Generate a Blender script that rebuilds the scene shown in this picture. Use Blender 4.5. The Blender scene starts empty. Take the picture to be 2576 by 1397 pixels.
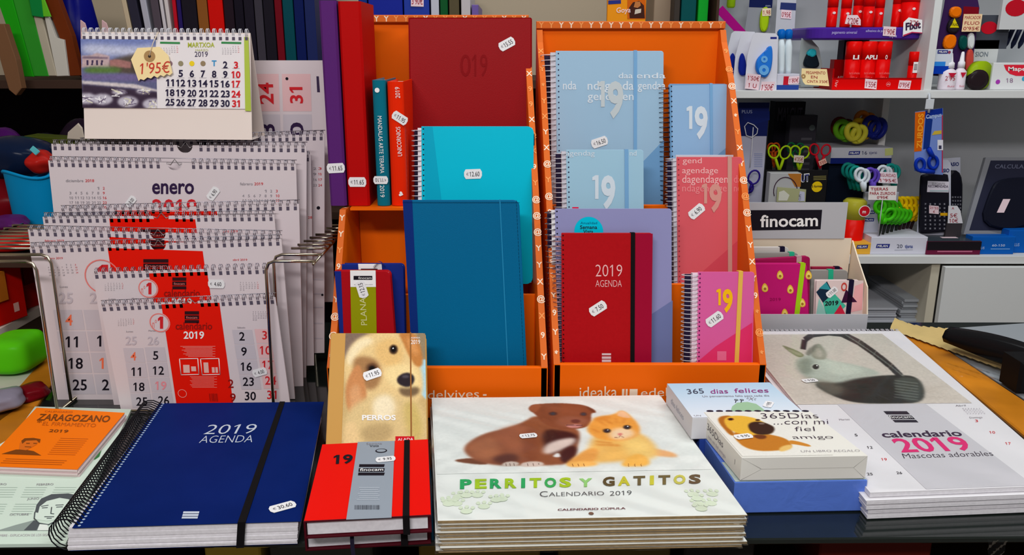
import bpy, math, random
import numpy as np
from mathutils import Vector, Matrix

# ---------------------------------------------------------------- camera, world, lights, exposure
SC = bpy.context.scene
COL = SC.collection
IW, IH = 2576, 1397
FPX = 2100.0
PITCH = math.radians(15.4)
CAM = Vector((0.0, 0.0, 0.48))          # counter top is z = 0, the camera looks along +Y

cd = bpy.data.cameras.new('camera'); cam = bpy.data.objects.new('camera', cd); COL.objects.link(cam)
cd.sensor_width = 36.0; cd.lens = 36.0 * FPX / IW; cd.clip_start = 0.02
cam.location = CAM; cam.rotation_euler = (math.pi / 2 - PITCH, 0, 0)
SC.camera = cam

wd = bpy.data.worlds.new('world'); SC.world = wd; wd.use_nodes = True
bgn = wd.node_tree.nodes['Background']
bgn.inputs[0].default_value = (0.93, 0.95, 1.0, 1); bgn.inputs[1].default_value = 0.17

def area(name, loc, size, energy, color, target):
    l = bpy.data.lights.new(name, 'AREA'); l.shape = 'RECTANGLE'; l.size, l.size_y = size
    l.energy = energy; l.color = color
    o = bpy.data.objects.new(name, l); COL.objects.link(o); o.location = loc
    d = Vector(target) - Vector(loc); o.rotation_euler = d.to_track_quat('-Z', 'Y').to_euler()
    return o
area('tube_or_fill_light', (0.75, 0.30, 1.75), (1.3, 0.16), 9.5, (0.92, 1.0, 0.99), (0.45, 0.95, 0.0))
area('tube_or_fill_light', (-0.35, -0.75, 1.55), (1.3, 0.2), 28.5, (1.0, 0.95, 0.94), (-0.1, 1.1, 0.1))  # fill lamp added behind the camera to brighten upright faces
area('tube_or_fill_light', (0.6, 1.35, 1.9), (1.6, 0.16), 16, (0.92, 0.97, 1.0), (0.7, 2.0, 0.1))

SC.view_settings.view_transform = 'Standard'
SC.view_settings.look = 'None'
SC.view_settings.gamma = 1.0
SC.view_settings.use_curve_mapping = False
SC.view_settings.exposure = 0.0

# ---------------------------------------------------------------- geometry helpers
_R = Matrix.Rotation(math.pi / 2 - PITCH, 3, 'X')
def ray(px, py):
    return (_R @ Vector(((px - IW / 2) / FPX, -(py - IH / 2) / FPX, -1.0))).normalized()
def hit(p, plane):
    p0, n = plane
    d = ray(*p); t = (p0 - CAM).dot(n) / d.dot(n)
    return CAM + d * t
def PZ(z): return (Vector((0, 0, z)), Vector((0, 0, 1)))
def PY(Y): return (Vector((0, Y, 0)), Vector((0, -1, 0)))
def PL(Y, z, lean):                       # plane that stands on (Y, z) and leans back by lean degrees
    a = math.radians(lean)
    return (Vector((0, Y, z)), Vector((0, -math.cos(a), math.sin(a))))
def PYAW(x, Y, yaw):                      # upright plane turned about z
    a = math.radians(yaw)
    return (Vector((x, Y, 0)), Vector((math.sin(a), -math.cos(a), 0)))

class Fr:
    """a flat frame: origin at the lower left corner, u to the right, v up, n towards the viewer"""
    def __init__(s, o, u, v, w=1, h=1, plane=None):
        s.o = Vector(o); s.u = Vector(u).normalized(); s.v = Vector(v).normalized()
        s.n = s.u.cross(s.v).normalized(); s.w = w; s.h = h
        s.su = s.u; s.sv = s.v
    def P(s, x, y, z=0.0): return s.o + s.u * x + s.v * y + s.n * z
    def px(s, px, py):                    # photo pixel -> local coordinates on the face
        q = hit((px, py), (s.o, s.n)) - s.o
        a, b, c = s.u.dot(s.u), s.u.dot(s.v), s.v.dot(s.v)
        d, e = q.dot(s.u), q.dot(s.v)
        D = a * c - b * b
        return ((d * c - e * b) / D, (e * a - d * b) / D)
    def up(s, z, dx=0, dy=0):
        f = Fr(s.P(dx, dy, z), s.u, s.v, s.w, s.h); return f
def frp(plane, BL, BR, TL):
    a, b, c = hit(BL, plane), hit(BR, plane), hit(TL, plane)
    return Fr(a, b - a, c - a, (b - a).length, (c - a).length)

# ---------------------------------------------------------------- materials
def s2l(c): return c / 12.92 if c <= 0.04045 else ((c + 0.055) / 1.055) ** 2.4
def lin(rgb): return tuple(s2l(x / 255.0) for x in rgb)
_M = {}
def mat(name, rgb, rough=0.5, spec=0.07, metal=0.0, noise=0.0, nscale=60, bump=0.0, bscale=400, coat=0.0, emit=0):
    if name in _M: return _M[name]
    m = bpy.data.materials.new(name); m.use_nodes = True; _M[name] = m
    nt = m.node_tree; b = nt.nodes['Principled BSDF']
    c = lin(rgb)
    b.inputs['Base Color'].default_value = (*c, 1)
    b.inputs['Roughness'].default_value = rough
    b.inputs['Specular IOR Level'].default_value = spec
    b.inputs['Metallic'].default_value = metal
    b.inputs['Coat Weight'].default_value = coat
    b.inputs['Coat Roughness'].default_value = 0.08
    tc = None
    if noise or bump:
        tc = nt.nodes.new('ShaderNodeTexCoord')
    if noise:
        n = nt.nodes.new('ShaderNodeTexNoise'); n.inputs['Scale'].default_value = nscale; n.inputs['Detail'].default_value = 4
        nt.links.new(tc.outputs['Object'], n.inputs['Vector'])
        r = nt.nodes.new('ShaderNodeValToRGB')
        r.color_ramp.elements[0].position = 0.3; r.color_ramp.elements[1].position = 0.7
        r.color_ramp.elements[0].color = (*[x * (1 - noise) for x in c], 1)
        r.color_ramp.elements[1].color = (*[min(1, x * (1 + noise) + noise * 0.01) for x in c], 1)
        nt.links.new(n.outputs['Fac'], r.inputs['Fac']); nt.links.new(r.outputs['Color'], b.inputs['Base Color'])
    if bump:
        n = nt.nodes.new('ShaderNodeTexNoise'); n.inputs['Scale'].default_value = bscale; n.inputs['Detail'].default_value = 3
        nt.links.new(tc.outputs['Object'], n.inputs['Vector'])
        bp = nt.nodes.new('ShaderNodeBump'); bp.inputs['Strength'].default_value = bump; bp.inputs['Distance'].default_value = 0.001
        nt.links.new(n.outputs['Fac'], bp.inputs['Height']); nt.links.new(bp.outputs['Normal'], b.inputs['Normal'])
    return m
def C(r, g, b, rough=0.45, **k):          # plain printed / plastic colour by value
    return mat('paint_%d_%d_%d_%d' % (r, g, b, int(rough * 100)), (r, g, b), rough, **k)

def film_mat(name, strength=0.12, bump=0.5, scale=28, tint=(1, 1, 1)):
    if name in _M: return _M[name]
    m = bpy.data.materials.new(name); m.use_nodes = True; _M[name] = m
    nt = m.node_tree; nt.nodes.clear()
    out = nt.nodes.new('ShaderNodeOutputMaterial'); mix = nt.nodes.new('ShaderNodeMixShader')
    tr = nt.nodes.new('ShaderNodeBsdfTransparent'); gl = nt.nodes.new('ShaderNodeBsdfGlossy')
    tr.inputs[0].default_value = (*tint, 1)
    gl.inputs['Roughness'].default_value = 0.12
    tc = nt.nodes.new('ShaderNodeTexCoord'); n = nt.nodes.new('ShaderNodeTexNoise')
    n.inputs['Scale'].default_value = scale; n.inputs['Detail'].default_value = 5; n.inputs['Distortion'].default_value = 1.2
    bp = nt.nodes.new('ShaderNodeBump'); bp.inputs['Strength'].default_value = bump; bp.inputs['Distance'].default_value = 0.004
    nt.links.new(tc.outputs['Object'], n.inputs['Vector']); nt.links.new(n.outputs['Fac'], bp.inputs['Height'])
    nt.links.new(bp.outputs['Normal'], gl.inputs['Normal'])
    fr = nt.nodes.new('ShaderNodeFresnel'); fr.inputs['IOR'].default_value = 1.35
    nt.links.new(bp.outputs['Normal'], fr.inputs['Normal'])
    ad = nt.nodes.new('ShaderNodeMath'); ad.operation = 'MULTIPLY_ADD'; ad.inputs[1].default_value = 0.32; ad.inputs[2].default_value = strength * 0.08
    nt.links.new(fr.outputs[0], ad.inputs[0]); nt.links.new(ad.outputs[0], mix.inputs[0])
    nt.links.new(tr.outputs[0], mix.inputs[1]); nt.links.new(gl.outputs[0], mix.inputs[2])
    nt.links.new(mix.outputs[0], out.inputs[0])
    return m

def print_mat(name='printed_picture', rough=0.35):
    if name in _M: return _M[name]
    m = bpy.data.materials.new(name); m.use_nodes = True; _M[name] = m
    nt = m.node_tree; b = nt.nodes['Principled BSDF']; b.inputs['Roughness'].default_value = rough; b.inputs['Specular IOR Level'].default_value = 0.07
    a = nt.nodes.new('ShaderNodeAttribute'); a.attribute_name = 'ink'
    nt.links.new(a.outputs['Color'], b.inputs['Base Color'])
    return m

# ---------------------------------------------------------------- text outlines
_TX = {}; _ADV = {}
def glyphs_raw1(bold):
    cu = bpy.data.curves.new('t', 'FONT'); cu.body = '1'; cu.offset = bold
    ob = bpy.data.objects.new('t', cu); COL.objects.link(ob)
    ev = ob.evaluated_get(bpy.context.evaluated_depsgraph_get()); me = ev.to_mesh(); q = [(p.co.x, p.co.y) for p in me.vertices]
    ev.to_mesh_clear(); bpy.data.objects.remove(ob); bpy.data.curves.remove(cu)
    return min(p[0] for p in q), max(p[0] for p in q), max(p[1] for p in q)
def glyphs(s, bold=0.0, space=1.0):
    k = (s, bold, space)
    if k in _TX: return _TX[k]
    cu = bpy.data.curves.new('t', 'FONT'); cu.body = s; cu.resolution_u = 3; cu.offset = bold; cu.space_character = space
    cu.fill_mode = 'FRONT' if hasattr(cu, 'fill_mode') else cu.fill_mode
    ob = bpy.data.objects.new('t', cu); COL.objects.link(ob)
    dg = bpy.context.evaluated_depsgraph_get(); ev = ob.evaluated_get(dg); me = ev.to_mesh()
    v = [(p.co.x, p.co.y) for p in me.vertices]; f = [tuple(p.vertices) for p in me.polygons]
    ev.to_mesh_clear(); bpy.data.objects.remove(ob); bpy.data.curves.remove(cu)
    if v and '1' in s:                     # give the bar-like figure one its flag
        def ext(t):
            cu = bpy.data.curves.new('t', 'FONT'); cu.body = t; cu.offset = bold; cu.space_character = space
            ob = bpy.data.objects.new('t', cu); COL.objects.link(ob); bpy.context.view_layer.update()
            x = max(p[0] for p in ob.bound_box); y = max(p[1] for p in ob.bound_box); bpy.data.objects.remove(ob); bpy.data.curves.remove(cu); return x, y
        if 'dot' not in _ADV: _ADV['dot'] = {}
        kd = (bold, space)
        if kd not in _ADV['dot']: _ADV['dot'][kd] = (ext('.')[0], glyphs_raw1(bold))
        dx, (bx0, bx1, by1) = _ADV['dot'][kd]
        for i, ch in enumerate(s):
            if ch != '1': continue
            o = (ext(s[:i] + '.')[0] - dx) if i else 0.0
            w = bx1 - bx0; b = len(v)
            v += [(o + bx0 + 0.01, by1), (o + bx0 - 0.13, by1 - 0.12), (o + bx0 - 0.13, by1 - 0.12 - w * 0.9), (o + bx0 + 0.01, by1 - w * 1.0)]
            f.append((b, b + 1, b + 2, b + 3))
    if v:
        x0 = min(p[0] for p in v); x1 = max(p[0] for p in v); y1 = max(p[1] for p in v); y0 = min(p[1] for p in v)
    else: x0 = x1 = y0 = y1 = 0
    _TX[k] = (v, f, x0, x1, y0, y1); return _TX[k]

# ---------------------------------------------------------------- mesh builder (one mesh = one part)
class MB:
    def __init__(s): s.v = []; s.f = []; s.m = []; s.sm = []; s.mats = []; s.col = {}
    def mi(s, m):
        if m not in s.mats: s.mats.append(m)
        return s.mats.index(m)
    def add(s, vs, fs, m, smooth=False):
        b = len(s.v); s.v += [tuple(p) for p in vs]; k = s.mi(m)
        for f in fs: s.f.append(tuple(b + i for i in f)); s.m.append(k); s.sm.append(smooth)
        return b
    def poly(s, fr, pts, m, z=0.0003):
        s.add([fr.P(x, y, z) for x, y in pts], [tuple(range(len(pts)))], m)
    def polypx(s, fr, pts, m, z=0.0003):
        q = [fr.px(*p) for p in pts]
        if sum(q[i][0] * q[(i + 1) % len(q)][1] - q[(i + 1) % len(q)][0] * q[i][1] for i in range(len(q))) < 0: q.reverse()
        s.poly(fr, q, m, z)
    def rect(s, fr, x0, y0, x1, y1, m, z=0.0003): s.poly(fr, [(x0, y0), (x1, y0), (x1, y1), (x0, y1)], m, z)
    def disc(s, fr, cx, cy, r, m, z=0.0003, n=24, ry=None):
        s.poly(fr, [(cx + r * math.cos(2 * math.pi * i / n), cy + (ry or r) * math.sin(2 * math.pi * i / n)) for i in range(n)], m, z)
    def ring2d(s, fr, cx, cy, r0, r1, m, z=0.0003, n=28, ry=1.0):
        vs = []
        for i in range(n):
            a = 2 * math.pi * i / n
            vs += [fr.P(cx + r0 * math.cos(a), cy + ry * r0 * math.sin(a), z), fr.P(cx + r1 * math.cos(a), cy + ry * r1 * math.sin(a), z)]
        s.add(vs, [(2 * i, 2 * i + 1, (2 * i + 3) % (2 * n), (2 * i + 2) % (2 * n)) for i in range(n)], m)
    def prism(s, fr, pts, z0, z1, m, b=0.0, smooth=False, mside=None):
        n = len(pts)
        if b:
            cx = (min(p[0] for p in pts) + max(p[0] for p in pts)) / 2; cy = (min(p[1] for p in pts) + max(p[1] for p in pts)) / 2
            ins = [(x - math.copysign(min(b, abs(x - cx)), x - cx), y - math.copysign(min(b, abs(y - cy)), y - cy)) for x, y in pts]
            rings = [(ins, z0), (pts, z0 + b), (pts, z1 - b), (ins, z1)]
        else: rings = [(pts, z0), (pts, z1)]
        vs = []; fs = []
        for q, z in rings: vs += [fr.P(x, y, z) for x, y in q]
        side = []
        for r in range(len(rings) - 1):
            for i in range(n):
                j = (i + 1) % n; side.append((r * n + i, r * n + j, (r + 1) * n + j, (r + 1) * n + i))
        top = [tuple((len(rings) - 1) * n + i for i in range(n)), tuple(n - 1 - i for i in range(n))]
        if mside: bb = s.add(vs, top, m); k = s.mi(mside); [(s.f.append(tuple(bb + i for i in f)), s.m.append(k), s.sm.append(smooth)) for f in side]
        else: s.add(vs, side + top, m, smooth)
    def box(s, fr, x0, y0, x1, y1, z0, z1, m, b=0.0, mside=None):
        s.prism(fr, [(x0, y0), (x1, y0), (x1, y1), (x0, y1)], z0, z1, m, b, mside=mside)
    def abox(s, a, b, m, bev=0.0):       # axis aligned box from corner a to corner b
        f = Fr((a[0], a[1], a[2]), (1, 0, 0), (0, 0, 1)); dy = b[1] - a[1]
        s.box(f, 0, 0, b[0] - a[0], b[2] - a[2], -dy, 0, m, bev)
    def tube(s, pts, r, m, n=6, closed=False, cap=True):
        pts = [Vector(p) for p in pts]; N = len(pts); vs = []; up = None
        for i, p in enumerate(pts):
            a = pts[(i - 1) % N] if (closed or i) else p; c = pts[(i + 1) % N] if (closed or i < N - 1) else p
            t = (c - a).normalized()
            if up is None: up = t.orthogonal().normalized()
            up = (up - t * up.dot(t))
            up = up.normalized() if up.length > 1e-6 else t.orthogonal().normalized()
            w = t.cross(up); rr = r[i] if isinstance(r, (list, tuple)) else r
            vs += [p + up * (rr * math.cos(2 * math.pi * k / n)) + w * (rr * math.sin(2 * math.pi * k / n)) for k in range(n)]
        fs = []
        for i in range(N if closed else N - 1):
            for k in range(n):
                k2 = (k + 1) % n; j = (i + 1) % N
                fs.append((i * n + k, i * n + k2, j * n + k2, j * n + k))
        if cap and not closed: fs += [tuple(range(n - 1, -1, -1)), tuple((N - 1) * n + k for k in range(n))]
        s.add(vs, fs, m, True)
    def lathe(s, c, axis, prof, m, n=20, side=None, smooth=True):   # prof: (radius, height) along axis
        ax = Vector(axis).normalized(); u = ax.orthogonal().normalized(); w = ax.cross(u); vs = []; fs = []
        for r, h in prof:
            for k in range(n):
                a = 2 * math.pi * k / n
                vs.append(Vector(c) + ax * h + u * (r * math.cos(a)) + w * (r * math.sin(a)))
        for i in range(len(prof) - 1):
            for k in range(n):
                k2 = (k + 1) % n; fs.append((i * n + k, i * n + k2, (i + 1) * n + k2, (i + 1) * n + k))
        fs += [tuple(range(n - 1, -1, -1)), tuple((len(prof) - 1) * n + k for k in range(n))]
        s.add(vs, fs, m, smooth)
    def text(s, fr, t, x, y, h, m, z=0.0005, bold=0.0, align='c', w=None, rot=0.0, space=1.0, cap=0.72):
        v, f, x0, x1, y0, y1 = glyphs(t, bold, space)
        if not f: return
        k = h / cap; kx = k if w is None else w / max(1e-6, x1 - x0)
        off = {'l': x0, 'c': (x0 + x1) / 2, 'r': x1}[align]
        ca, sa = math.cos(math.radians(rot)), math.sin(math.radians(rot)); vs = []
        for a, b in v:
            a = (a - off) * kx; b = b * k
            vs.append(fr.P(x + a * ca - b * sa, y + a * sa + b * ca, z))
        s.add(vs, f, m)
    def textpx(s, fr, t, A, B, Cc, m, z=0.0005, bold=0.0, space=1.0):
        """baseline from pixel A to pixel B, ink top of the left end at pixel Cc"""
        v, f, x0, x1, y0, y1 = glyphs(t, bold, space)
        if not f: return
        a, b, c = [Vector(fr.px(*p)) for p in (A, B, Cc)]
        U = (b - a) / (x1 - x0); V = (c - a) / y1
        s.add([fr.P(*(a + U * (p - x0) + V * q), z) for p, q in v], f, m)
    def grid(s, fr, x0, y0, x1, y1, img, m, z=0.0004, zf=None):
        ny, nx = img.shape[:2]; vs = []
        for j in range(ny):
            for i in range(nx):
                x = x0 + (x1 - x0) * i / (nx - 1); y = y0 + (y1 - y0) * j / (ny - 1)
                vs.append(fr.P(x, y, z + (zf(x, y) if zf else 0)))
        b = s.add(vs, [(j * nx + i, j * nx + i + 1, (j + 1) * nx + i + 1, (j + 1) * nx + i) for j in range(ny - 1) for i in range(nx - 1)], m, True)
        s.col[b] = img.reshape(-1, 3)
    def sheet(s, f, nu, nv, m, smooth=True):   # parametric surface f(u, v) -> point
        vs = [f(i / nu, j / nv) for j in range(nv + 1) for i in range(nu + 1)]
        s.add(vs, [(j * (nu + 1) + i, j * (nu + 1) + i + 1, (j + 1) * (nu + 1) + i + 1, (j + 1) * (nu + 1) + i) for j in range(nv) for i in range(nu)], m, smooth)
    def centre_base(s):
        xs = [p[0] for p in s.v]; ys = [p[1] for p in s.v]; zs = [p[2] for p in s.v]
        return Vector(((min(xs) + max(xs)) / 2, (min(ys) + max(ys)) / 2, min(zs)))
    def build(s, name, loc):
        me = bpy.data.meshes.new(name)
        me.from_pydata([(p[0] - loc[0], p[1] - loc[1], p[2] - loc[2]) for p in s.v], [], s.f)
        for m in s.mats: me.materials.append(m)
        me.polygons.foreach_set('material_index', s.m); me.polygons.foreach_set('use_smooth', s.sm)
        if s.col:
            at = me.attributes.new('ink', 'FLOAT_COLOR', 'POINT'); a = np.ones((len(s.v), 4), dtype=np.float32)
            for b, c in s.col.items(): a[b:b + len(c), :3] = c
            at.data.foreach_set('color', a.ravel())
        me.update()
        o = bpy.data.objects.new(name, me); COL.objects.link(o); return o

def rrect(x0, y0, x1, y1, r, corners='abcd', n=5):    # a=lower left b=lower right c=upper right d=upper left
    out = []
    for k, (cx, cy, a0, px, py) in zip('abcd', ((x0 + r, y0 + r, 180, x0, y0), (x1 - r, y0 + r, 270, x1, y0), (x1 - r, y1 - r, 0, x1, y1), (x0 + r, y1 - r, 90, x0, y1))):
        if k in corners:
            out += [(cx + r * math.cos(math.radians(a0 + 90 * i / n)), cy + r * math.sin(math.radians(a0 + 90 * i / n))) for i in range(n + 1)]
        else: out.append((px, py))
    return out

# ---------------------------------------------------------------- things
class Thing:
    """a top-level Empty at the base of the thing; parts are meshes under it"""
    def __init__(s, name, label, cat, loc=None, group=None):
        s.name, s.label, s.cat, s.group = name, label, cat, group
        s.loc = Vector(loc) if loc is not None else None; s.e = None; s.parts = []
    def root(s, mb=None):
        if s.e is None:
            if s.loc is None: s.loc = mb.centre_base()
            s.e = bpy.data.objects.new(s.name, None); COL.objects.link(s.e); s.e.location = s.loc
            s.e.empty_display_size = 0.01
            tag(s.e, s.label, s.cat, s.group)
        return s.e
    def part(s, name, mb, parent=None, label=None):
        e = s.root(mb); o = mb.build(name, s.loc)
        o.parent = parent or e
        if label: o['label'] = label
        s.parts.append(o); return o
def tag(o, label, cat, group=None):
    o['label'] = label; o['category'] = cat
    if group: o['group'] = group
    return o
def solo(name, mb, label, cat, group=None, loc=None):     # a thing that is one mesh
    l = Vector(loc) if loc is not None else mb.centre_base()
    o = mb.build(name, l); o.location = l
    return tag(o, label, cat, group)
def struct(name, mb):
    l = mb.centre_base(); o = mb.build(name, l); o.location = l; o['kind'] = 'structure'; return o
def copy_thing(e, delta, label, group=None, rz=0.0):
    c = e.copy(); COL.objects.link(c); c.location = e.location + Vector(delta); c.rotation_euler.z += rz
    c['label'] = label
    if group: c['group'] = group
    for ch in list(e.children):
        d = ch.copy(); COL.objects.link(d); d.parent = c
        for g in list(ch.children):
            h = g.copy(); COL.objects.link(h); h.parent = d
    return c

# ---------------------------------------------------------------- printed pictures (ink colours on a fine grid)
class Pic:
    def __init__(s, fr, x0, y0, x1, y1, nx, base=(255, 255, 255)):
        s.fr = fr; s.b = (x0, y0, x1, y1); s.nx = nx; s.ny = max(8, int(nx * (y1 - y0) / (x1 - x0)))
        gx, gy = np.meshgrid(np.linspace(x0, x1, s.nx), np.linspace(y0, y1, s.ny)); s.X, s.Y = gx, gy
        s.a = np.ones((s.ny, s.nx, 3)) * np.array(base) / 255.0
        s.cell = (x1 - x0) / (nx - 1)
    def mask(s, pts):
        m = np.zeros(s.X.shape, bool); n = len(pts)
        for i in range(n):
            xa, ya = pts[i]; xb, yb = pts[(i + 1) % n]
            if ya == yb: continue
            c = ((ya > s.Y) != (yb > s.Y)) & (s.X < (xb - xa) * (s.Y - ya) / (yb - ya) + xa); m ^= c
        return m.astype(float)
    def blur(s, m, r):
        k = int(round(r))
        for _ in range(2):
            if k < 1: break
            for ax in (0, 1):
                p = np.pad(m, [(k + 1, k) if a == ax else (0, 0) for a in (0, 1)], mode='edge'); cs = np.cumsum(p, axis=ax)
                n = m.shape[ax]; i0 = np.arange(n); i1 = i0 + 2 * k + 1
                m = (np.take(cs, i1, axis=ax) - np.take(cs, i0, axis=ax)) / (2 * k + 1)
        return m
    def poly(s, pts, rgb, soft=0, alpha=1.0, clip=None, px=True):
        q = [s.fr.px(*p) for p in pts] if px else pts
        q = smooth_loop(q)
        m = s.blur(s.mask(q), soft) * alpha
        if clip is not None: m = m * clip
        s.a = s.a * (1 - m[..., None]) + m[..., None] * np.array(rgb) / 255.0
        return m
    def hard(s, pts, rgb, soft=0, alpha=1.0, px=True, clip=None):
        q = [s.fr.px(*p) for p in pts] if px else pts
        m = s.blur(s.mask(q), soft) * alpha
        if clip is not None: m = m * clip
        s.a = s.a * (1 - m[..., None]) + m[..., None] * np.array(rgb) / 255.0
        return m
    def ell(s, c, rx, ry, rgb, soft=1, alpha=1.0, rot=0, clip=None):
        a = math.radians(rot); pts = []
        for i in range(28):
            t = 2 * math.pi * i / 28; x, y = rx * math.cos(t), ry * math.sin(t)
            pts.append((c[0] + x * math.cos(a) - y * math.sin(a), c[1] + x * math.sin(a) + y * math.cos(a)))
        return s.hard(pts, rgb, soft, alpha, clip=clip)
    def line(s, pts, wpx, rgb, soft=0, alpha=1.0):
        for (ax, ay), (bx, by) in zip(pts[:-1], pts[1:]):
            L = math.hypot(bx - ax, by - ay) or 1; nx, ny = -(by - ay) / L * wpx / 2, (bx - ax) / L * wpx / 2
            s.hard([(ax + nx, ay + ny), (bx + nx, by + ny), (bx - nx, by - ny), (ax - nx, ay - ny)], rgb, soft, alpha)
    def grain(s, amp, seed=1, stretch=(1, 1), rad=0):
        r = np.random.RandomState(seed).rand(*s.X.shape)
        if rad: r = s.blur(r, rad); r = (r - r.mean()) / (r.std() + 1e-6) * 0.29 + 0.5
        s.a = np.clip(s.a * (1 + (r[..., None] - 0.5) * amp), 0, 1)
    def vgrad(s, top, bot, alpha=1.0):
        t = ((s.Y - s.b[1]) / (s.b[3] - s.b[1]))[..., None]
        s.a = s.a * (1 - alpha) + alpha * (np.array(bot) / 255 * (1 - t) + np.array(top) / 255 * t)
    def put(s, mb, z=0.0004, m=None, zf=None):
        a = np.clip(s.a, 0, 1); l = np.where(a <= 0.04045, a / 12.92, ((a + 0.055) / 1.055) ** 2.4)
        mb.grid(s.fr, s.b[0], s.b[1], s.b[2], s.b[3], l, m or print_mat(), z, zf)
def smooth_loop(q, it=2):
    for _ in range(it):
        r = []
        for i in range(len(q)):
            a, b = q[i], q[(i + 1) % len(q)]
            r += [(a[0] * .75 + b[0] * .25, a[1] * .75 + b[1] * .25), (a[0] * .25 + b[0] * .75, a[1] * .25 + b[1] * .75)]
        q = r
    return q

# ---------------------------------------------------------------- shared materials and small builders
paper = mat('white_paper', (226, 222, 224), 0.7)
pages_m = mat('page_edges', (232, 230, 235), 0.8, noise=0.06, nscale=250)
ink = mat('black_ink', (28, 24, 34), 0.6)
ink_grey = mat('grey_ink', (150, 145, 152), 0.7)
ink_pale = mat('pale_ink', (190, 184, 190), 0.7)
ink_red = mat('red_ink', (214, 40, 48), 0.6)
white_ink = mat('white_ink', (245, 245, 245), 0.6)
stick_m = mat('sticker_paper', (238, 238, 240), 0.6)
steel = mat('steel_wire', (190, 188, 190), 0.25, metal=1.0)
dark_wire = mat('dark_wire', (70, 66, 80), 0.3, metal=0.9)
white_wire = mat('white_coated_wire', (215, 215, 222), 0.35)
black_band = mat('black_elastic', (20, 18, 20), 0.8)
pink_tag = mat('pale_pink_label', (240, 214, 222), 0.7)
red_pen = mat('red_pen', (168, 26, 48), 0.7)
film = film_mat('clear_film', 0.10, 0.35, 30)

def sticker(th, fr, c, ang, t, size=0.0245, parent=None, name='price_sticker', z=0.0006, flip=False):
    """the little notched price label; c is its photo pixel, ang its turn in degrees"""
    x, y = fr.px(*c); f = fr.up(z)
    a = math.radians(ang); u = f.u * math.cos(a) + f.v * math.sin(a); v = f.v * math.cos(a) - f.u * math.sin(a)
    g = Fr(f.P(x, y), u, v); w, h = size / 2, size * 0.27
    mb = MB(); k = w * 0.82
    mb.prism(g, [(-k, -h), (k, -h), (w, -h * 0.4), (w, h * 0.4), (k, h), (-k, h), (-w, h * 0.4), (-w, -h * 0.4)], 0, 0.0003, stick_m)
    r = 180 if flip else 0; sg = -1 if flip else 1
    mb.text(g, '€', -w * 0.62 * sg, -h * 0.3 * sg, h * 0.6, ink_grey, z=0.0005, rot=r)
    mb.text(g, t, w * 0.18 * sg, -h * 0.5 * sg, h * 1.0, ink, z=0.0005, w=w * (0.22 * len(t)), rot=r)
    host = [p for p in th.parts if p.name.split('.')[0] in ('cover', 'sheet', 'box', 'paper_sleeve', 'card_band')]
    return th.part(name, mb, parent or (host[-1] if host else None))

def handnote(th, fr, A, B, Cc, lines, m=None, pen=None, name='price_label', t=0.0006, z=0.001, parent=None):
    """hand written card: pixel corners lower left, lower right, upper left"""
    a, b, c = fr.px(*A), fr.px(*B), fr.px(*Cc)
    o = fr.P(*a, z); g = Fr(o, fr.P(*b, z) - o, fr.P(*c, z) - o, 1, 1)
    w = (fr.P(*b) - fr.P(*a)).length; h = (fr.P(*c) - fr.P(*a)).length
    mb = MB(); mb.box(g, 0, 0, w, h, 0, t, m or pink_tag)
    n = len(lines)
    for i, s in enumerate(lines):
        mb.text(g, s, w * 0.5, h * (1 - (i + 0.85) / n * 0.94 - 0.02), h / n * 0.58, pen or red_pen, z=t + 0.0004, w=w * min(0.86, 0.2 * len(s)))
    return th.part(name, mb, parent) if th else mb

def ring_row(mb, fr, p, q, n, r, m, wire=0.0006, skip=(), zc=0.0, out=0.35, twin=0.0, seg=10, slant=0.0, squash=1.0):
    """wire loops along the edge from local p to q; each loop circles the edge in the plane across it"""
    p, q = Vector(p), Vector(q); d = (q - p); L = d.length; d /= L; nrm = Vector((-d.y, d.x))
    for i in range(n):
        t = (i + 0.5) / n
        if any(a < t < b for a, b in skip): continue
        for k in ((-1, 1) if twin else (0,)):
            c = p + d * (t * L + k * twin)
            pts = []
            for j in range(seg):
                a = 2 * math.pi * j / seg
                off = c + nrm * (r * (math.cos(a) + out)) + d * (slant * math.sin(a))
                pts.append(fr.P(off.x, off.y, zc + r * squash * math.sin(a)))
            mb.tube(pts, wire, m, 4, closed=True)
    if skip:                                # the wire runs on behind the sheets
        e = nrm * (r * (out - 0.9)); a, b = p + e, q + e
        mb.tube([fr.P(a.x, a.y, zc - r * squash * 0.44), fr.P(b.x, b.y, zc - r * squash * 0.44)], wire, m, 4)
# ================================================================ the counter
CX0, CX1 = -0.56, 0.60
def edgeY(x): return 0.7365 + (x + 0.56) * 0.012
th = Thing('shop_counter', 'glass topped shop counter with wooden side rails holding all the diaries and calendars', 'counter', (0, 1.05, -0.85))
glass_m = mat('dark_counter_glass', (26, 32, 30), 0.08, 0.6)
mb = MB()
f = Fr((0, 0, -0.008), (1, 0, 0), (0, 1, 0))
mb.prism(f, [(-0.84, edgeY(-0.84)), (0.98, edgeY(0.98)), (0.98, 1.44), (-0.84, 1.44)], 0, 0.0072, glass_m, 0.0015)
th.part('glass_top', mb)
wood = mat('orange_varnished_wood', (196, 122, 28), 0.35, noise=0.28, nscale=9)
mb = MB()
def rail(A, B, C2, D, z0=-0.03, z1=0.004):
    q = [hit(p, PZ(0.004)) for p in (A, B, C2, D)]
    g = Fr((0, 0, 0), (1, 0, 0), (0, 1, 0)); mb.prism(g, [(p.x, p.y) for p in q], z0, z1, wood, 0.002)
rail((-160, 1215), (35, 1100), (190, 880), (110, 900)); th.part('side_rail', mb)
mb = MB(); rail((2264, 836), (2830, 1300), (2930, 1240), (2306, 829)); th.part('side_rail', mb)
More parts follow.
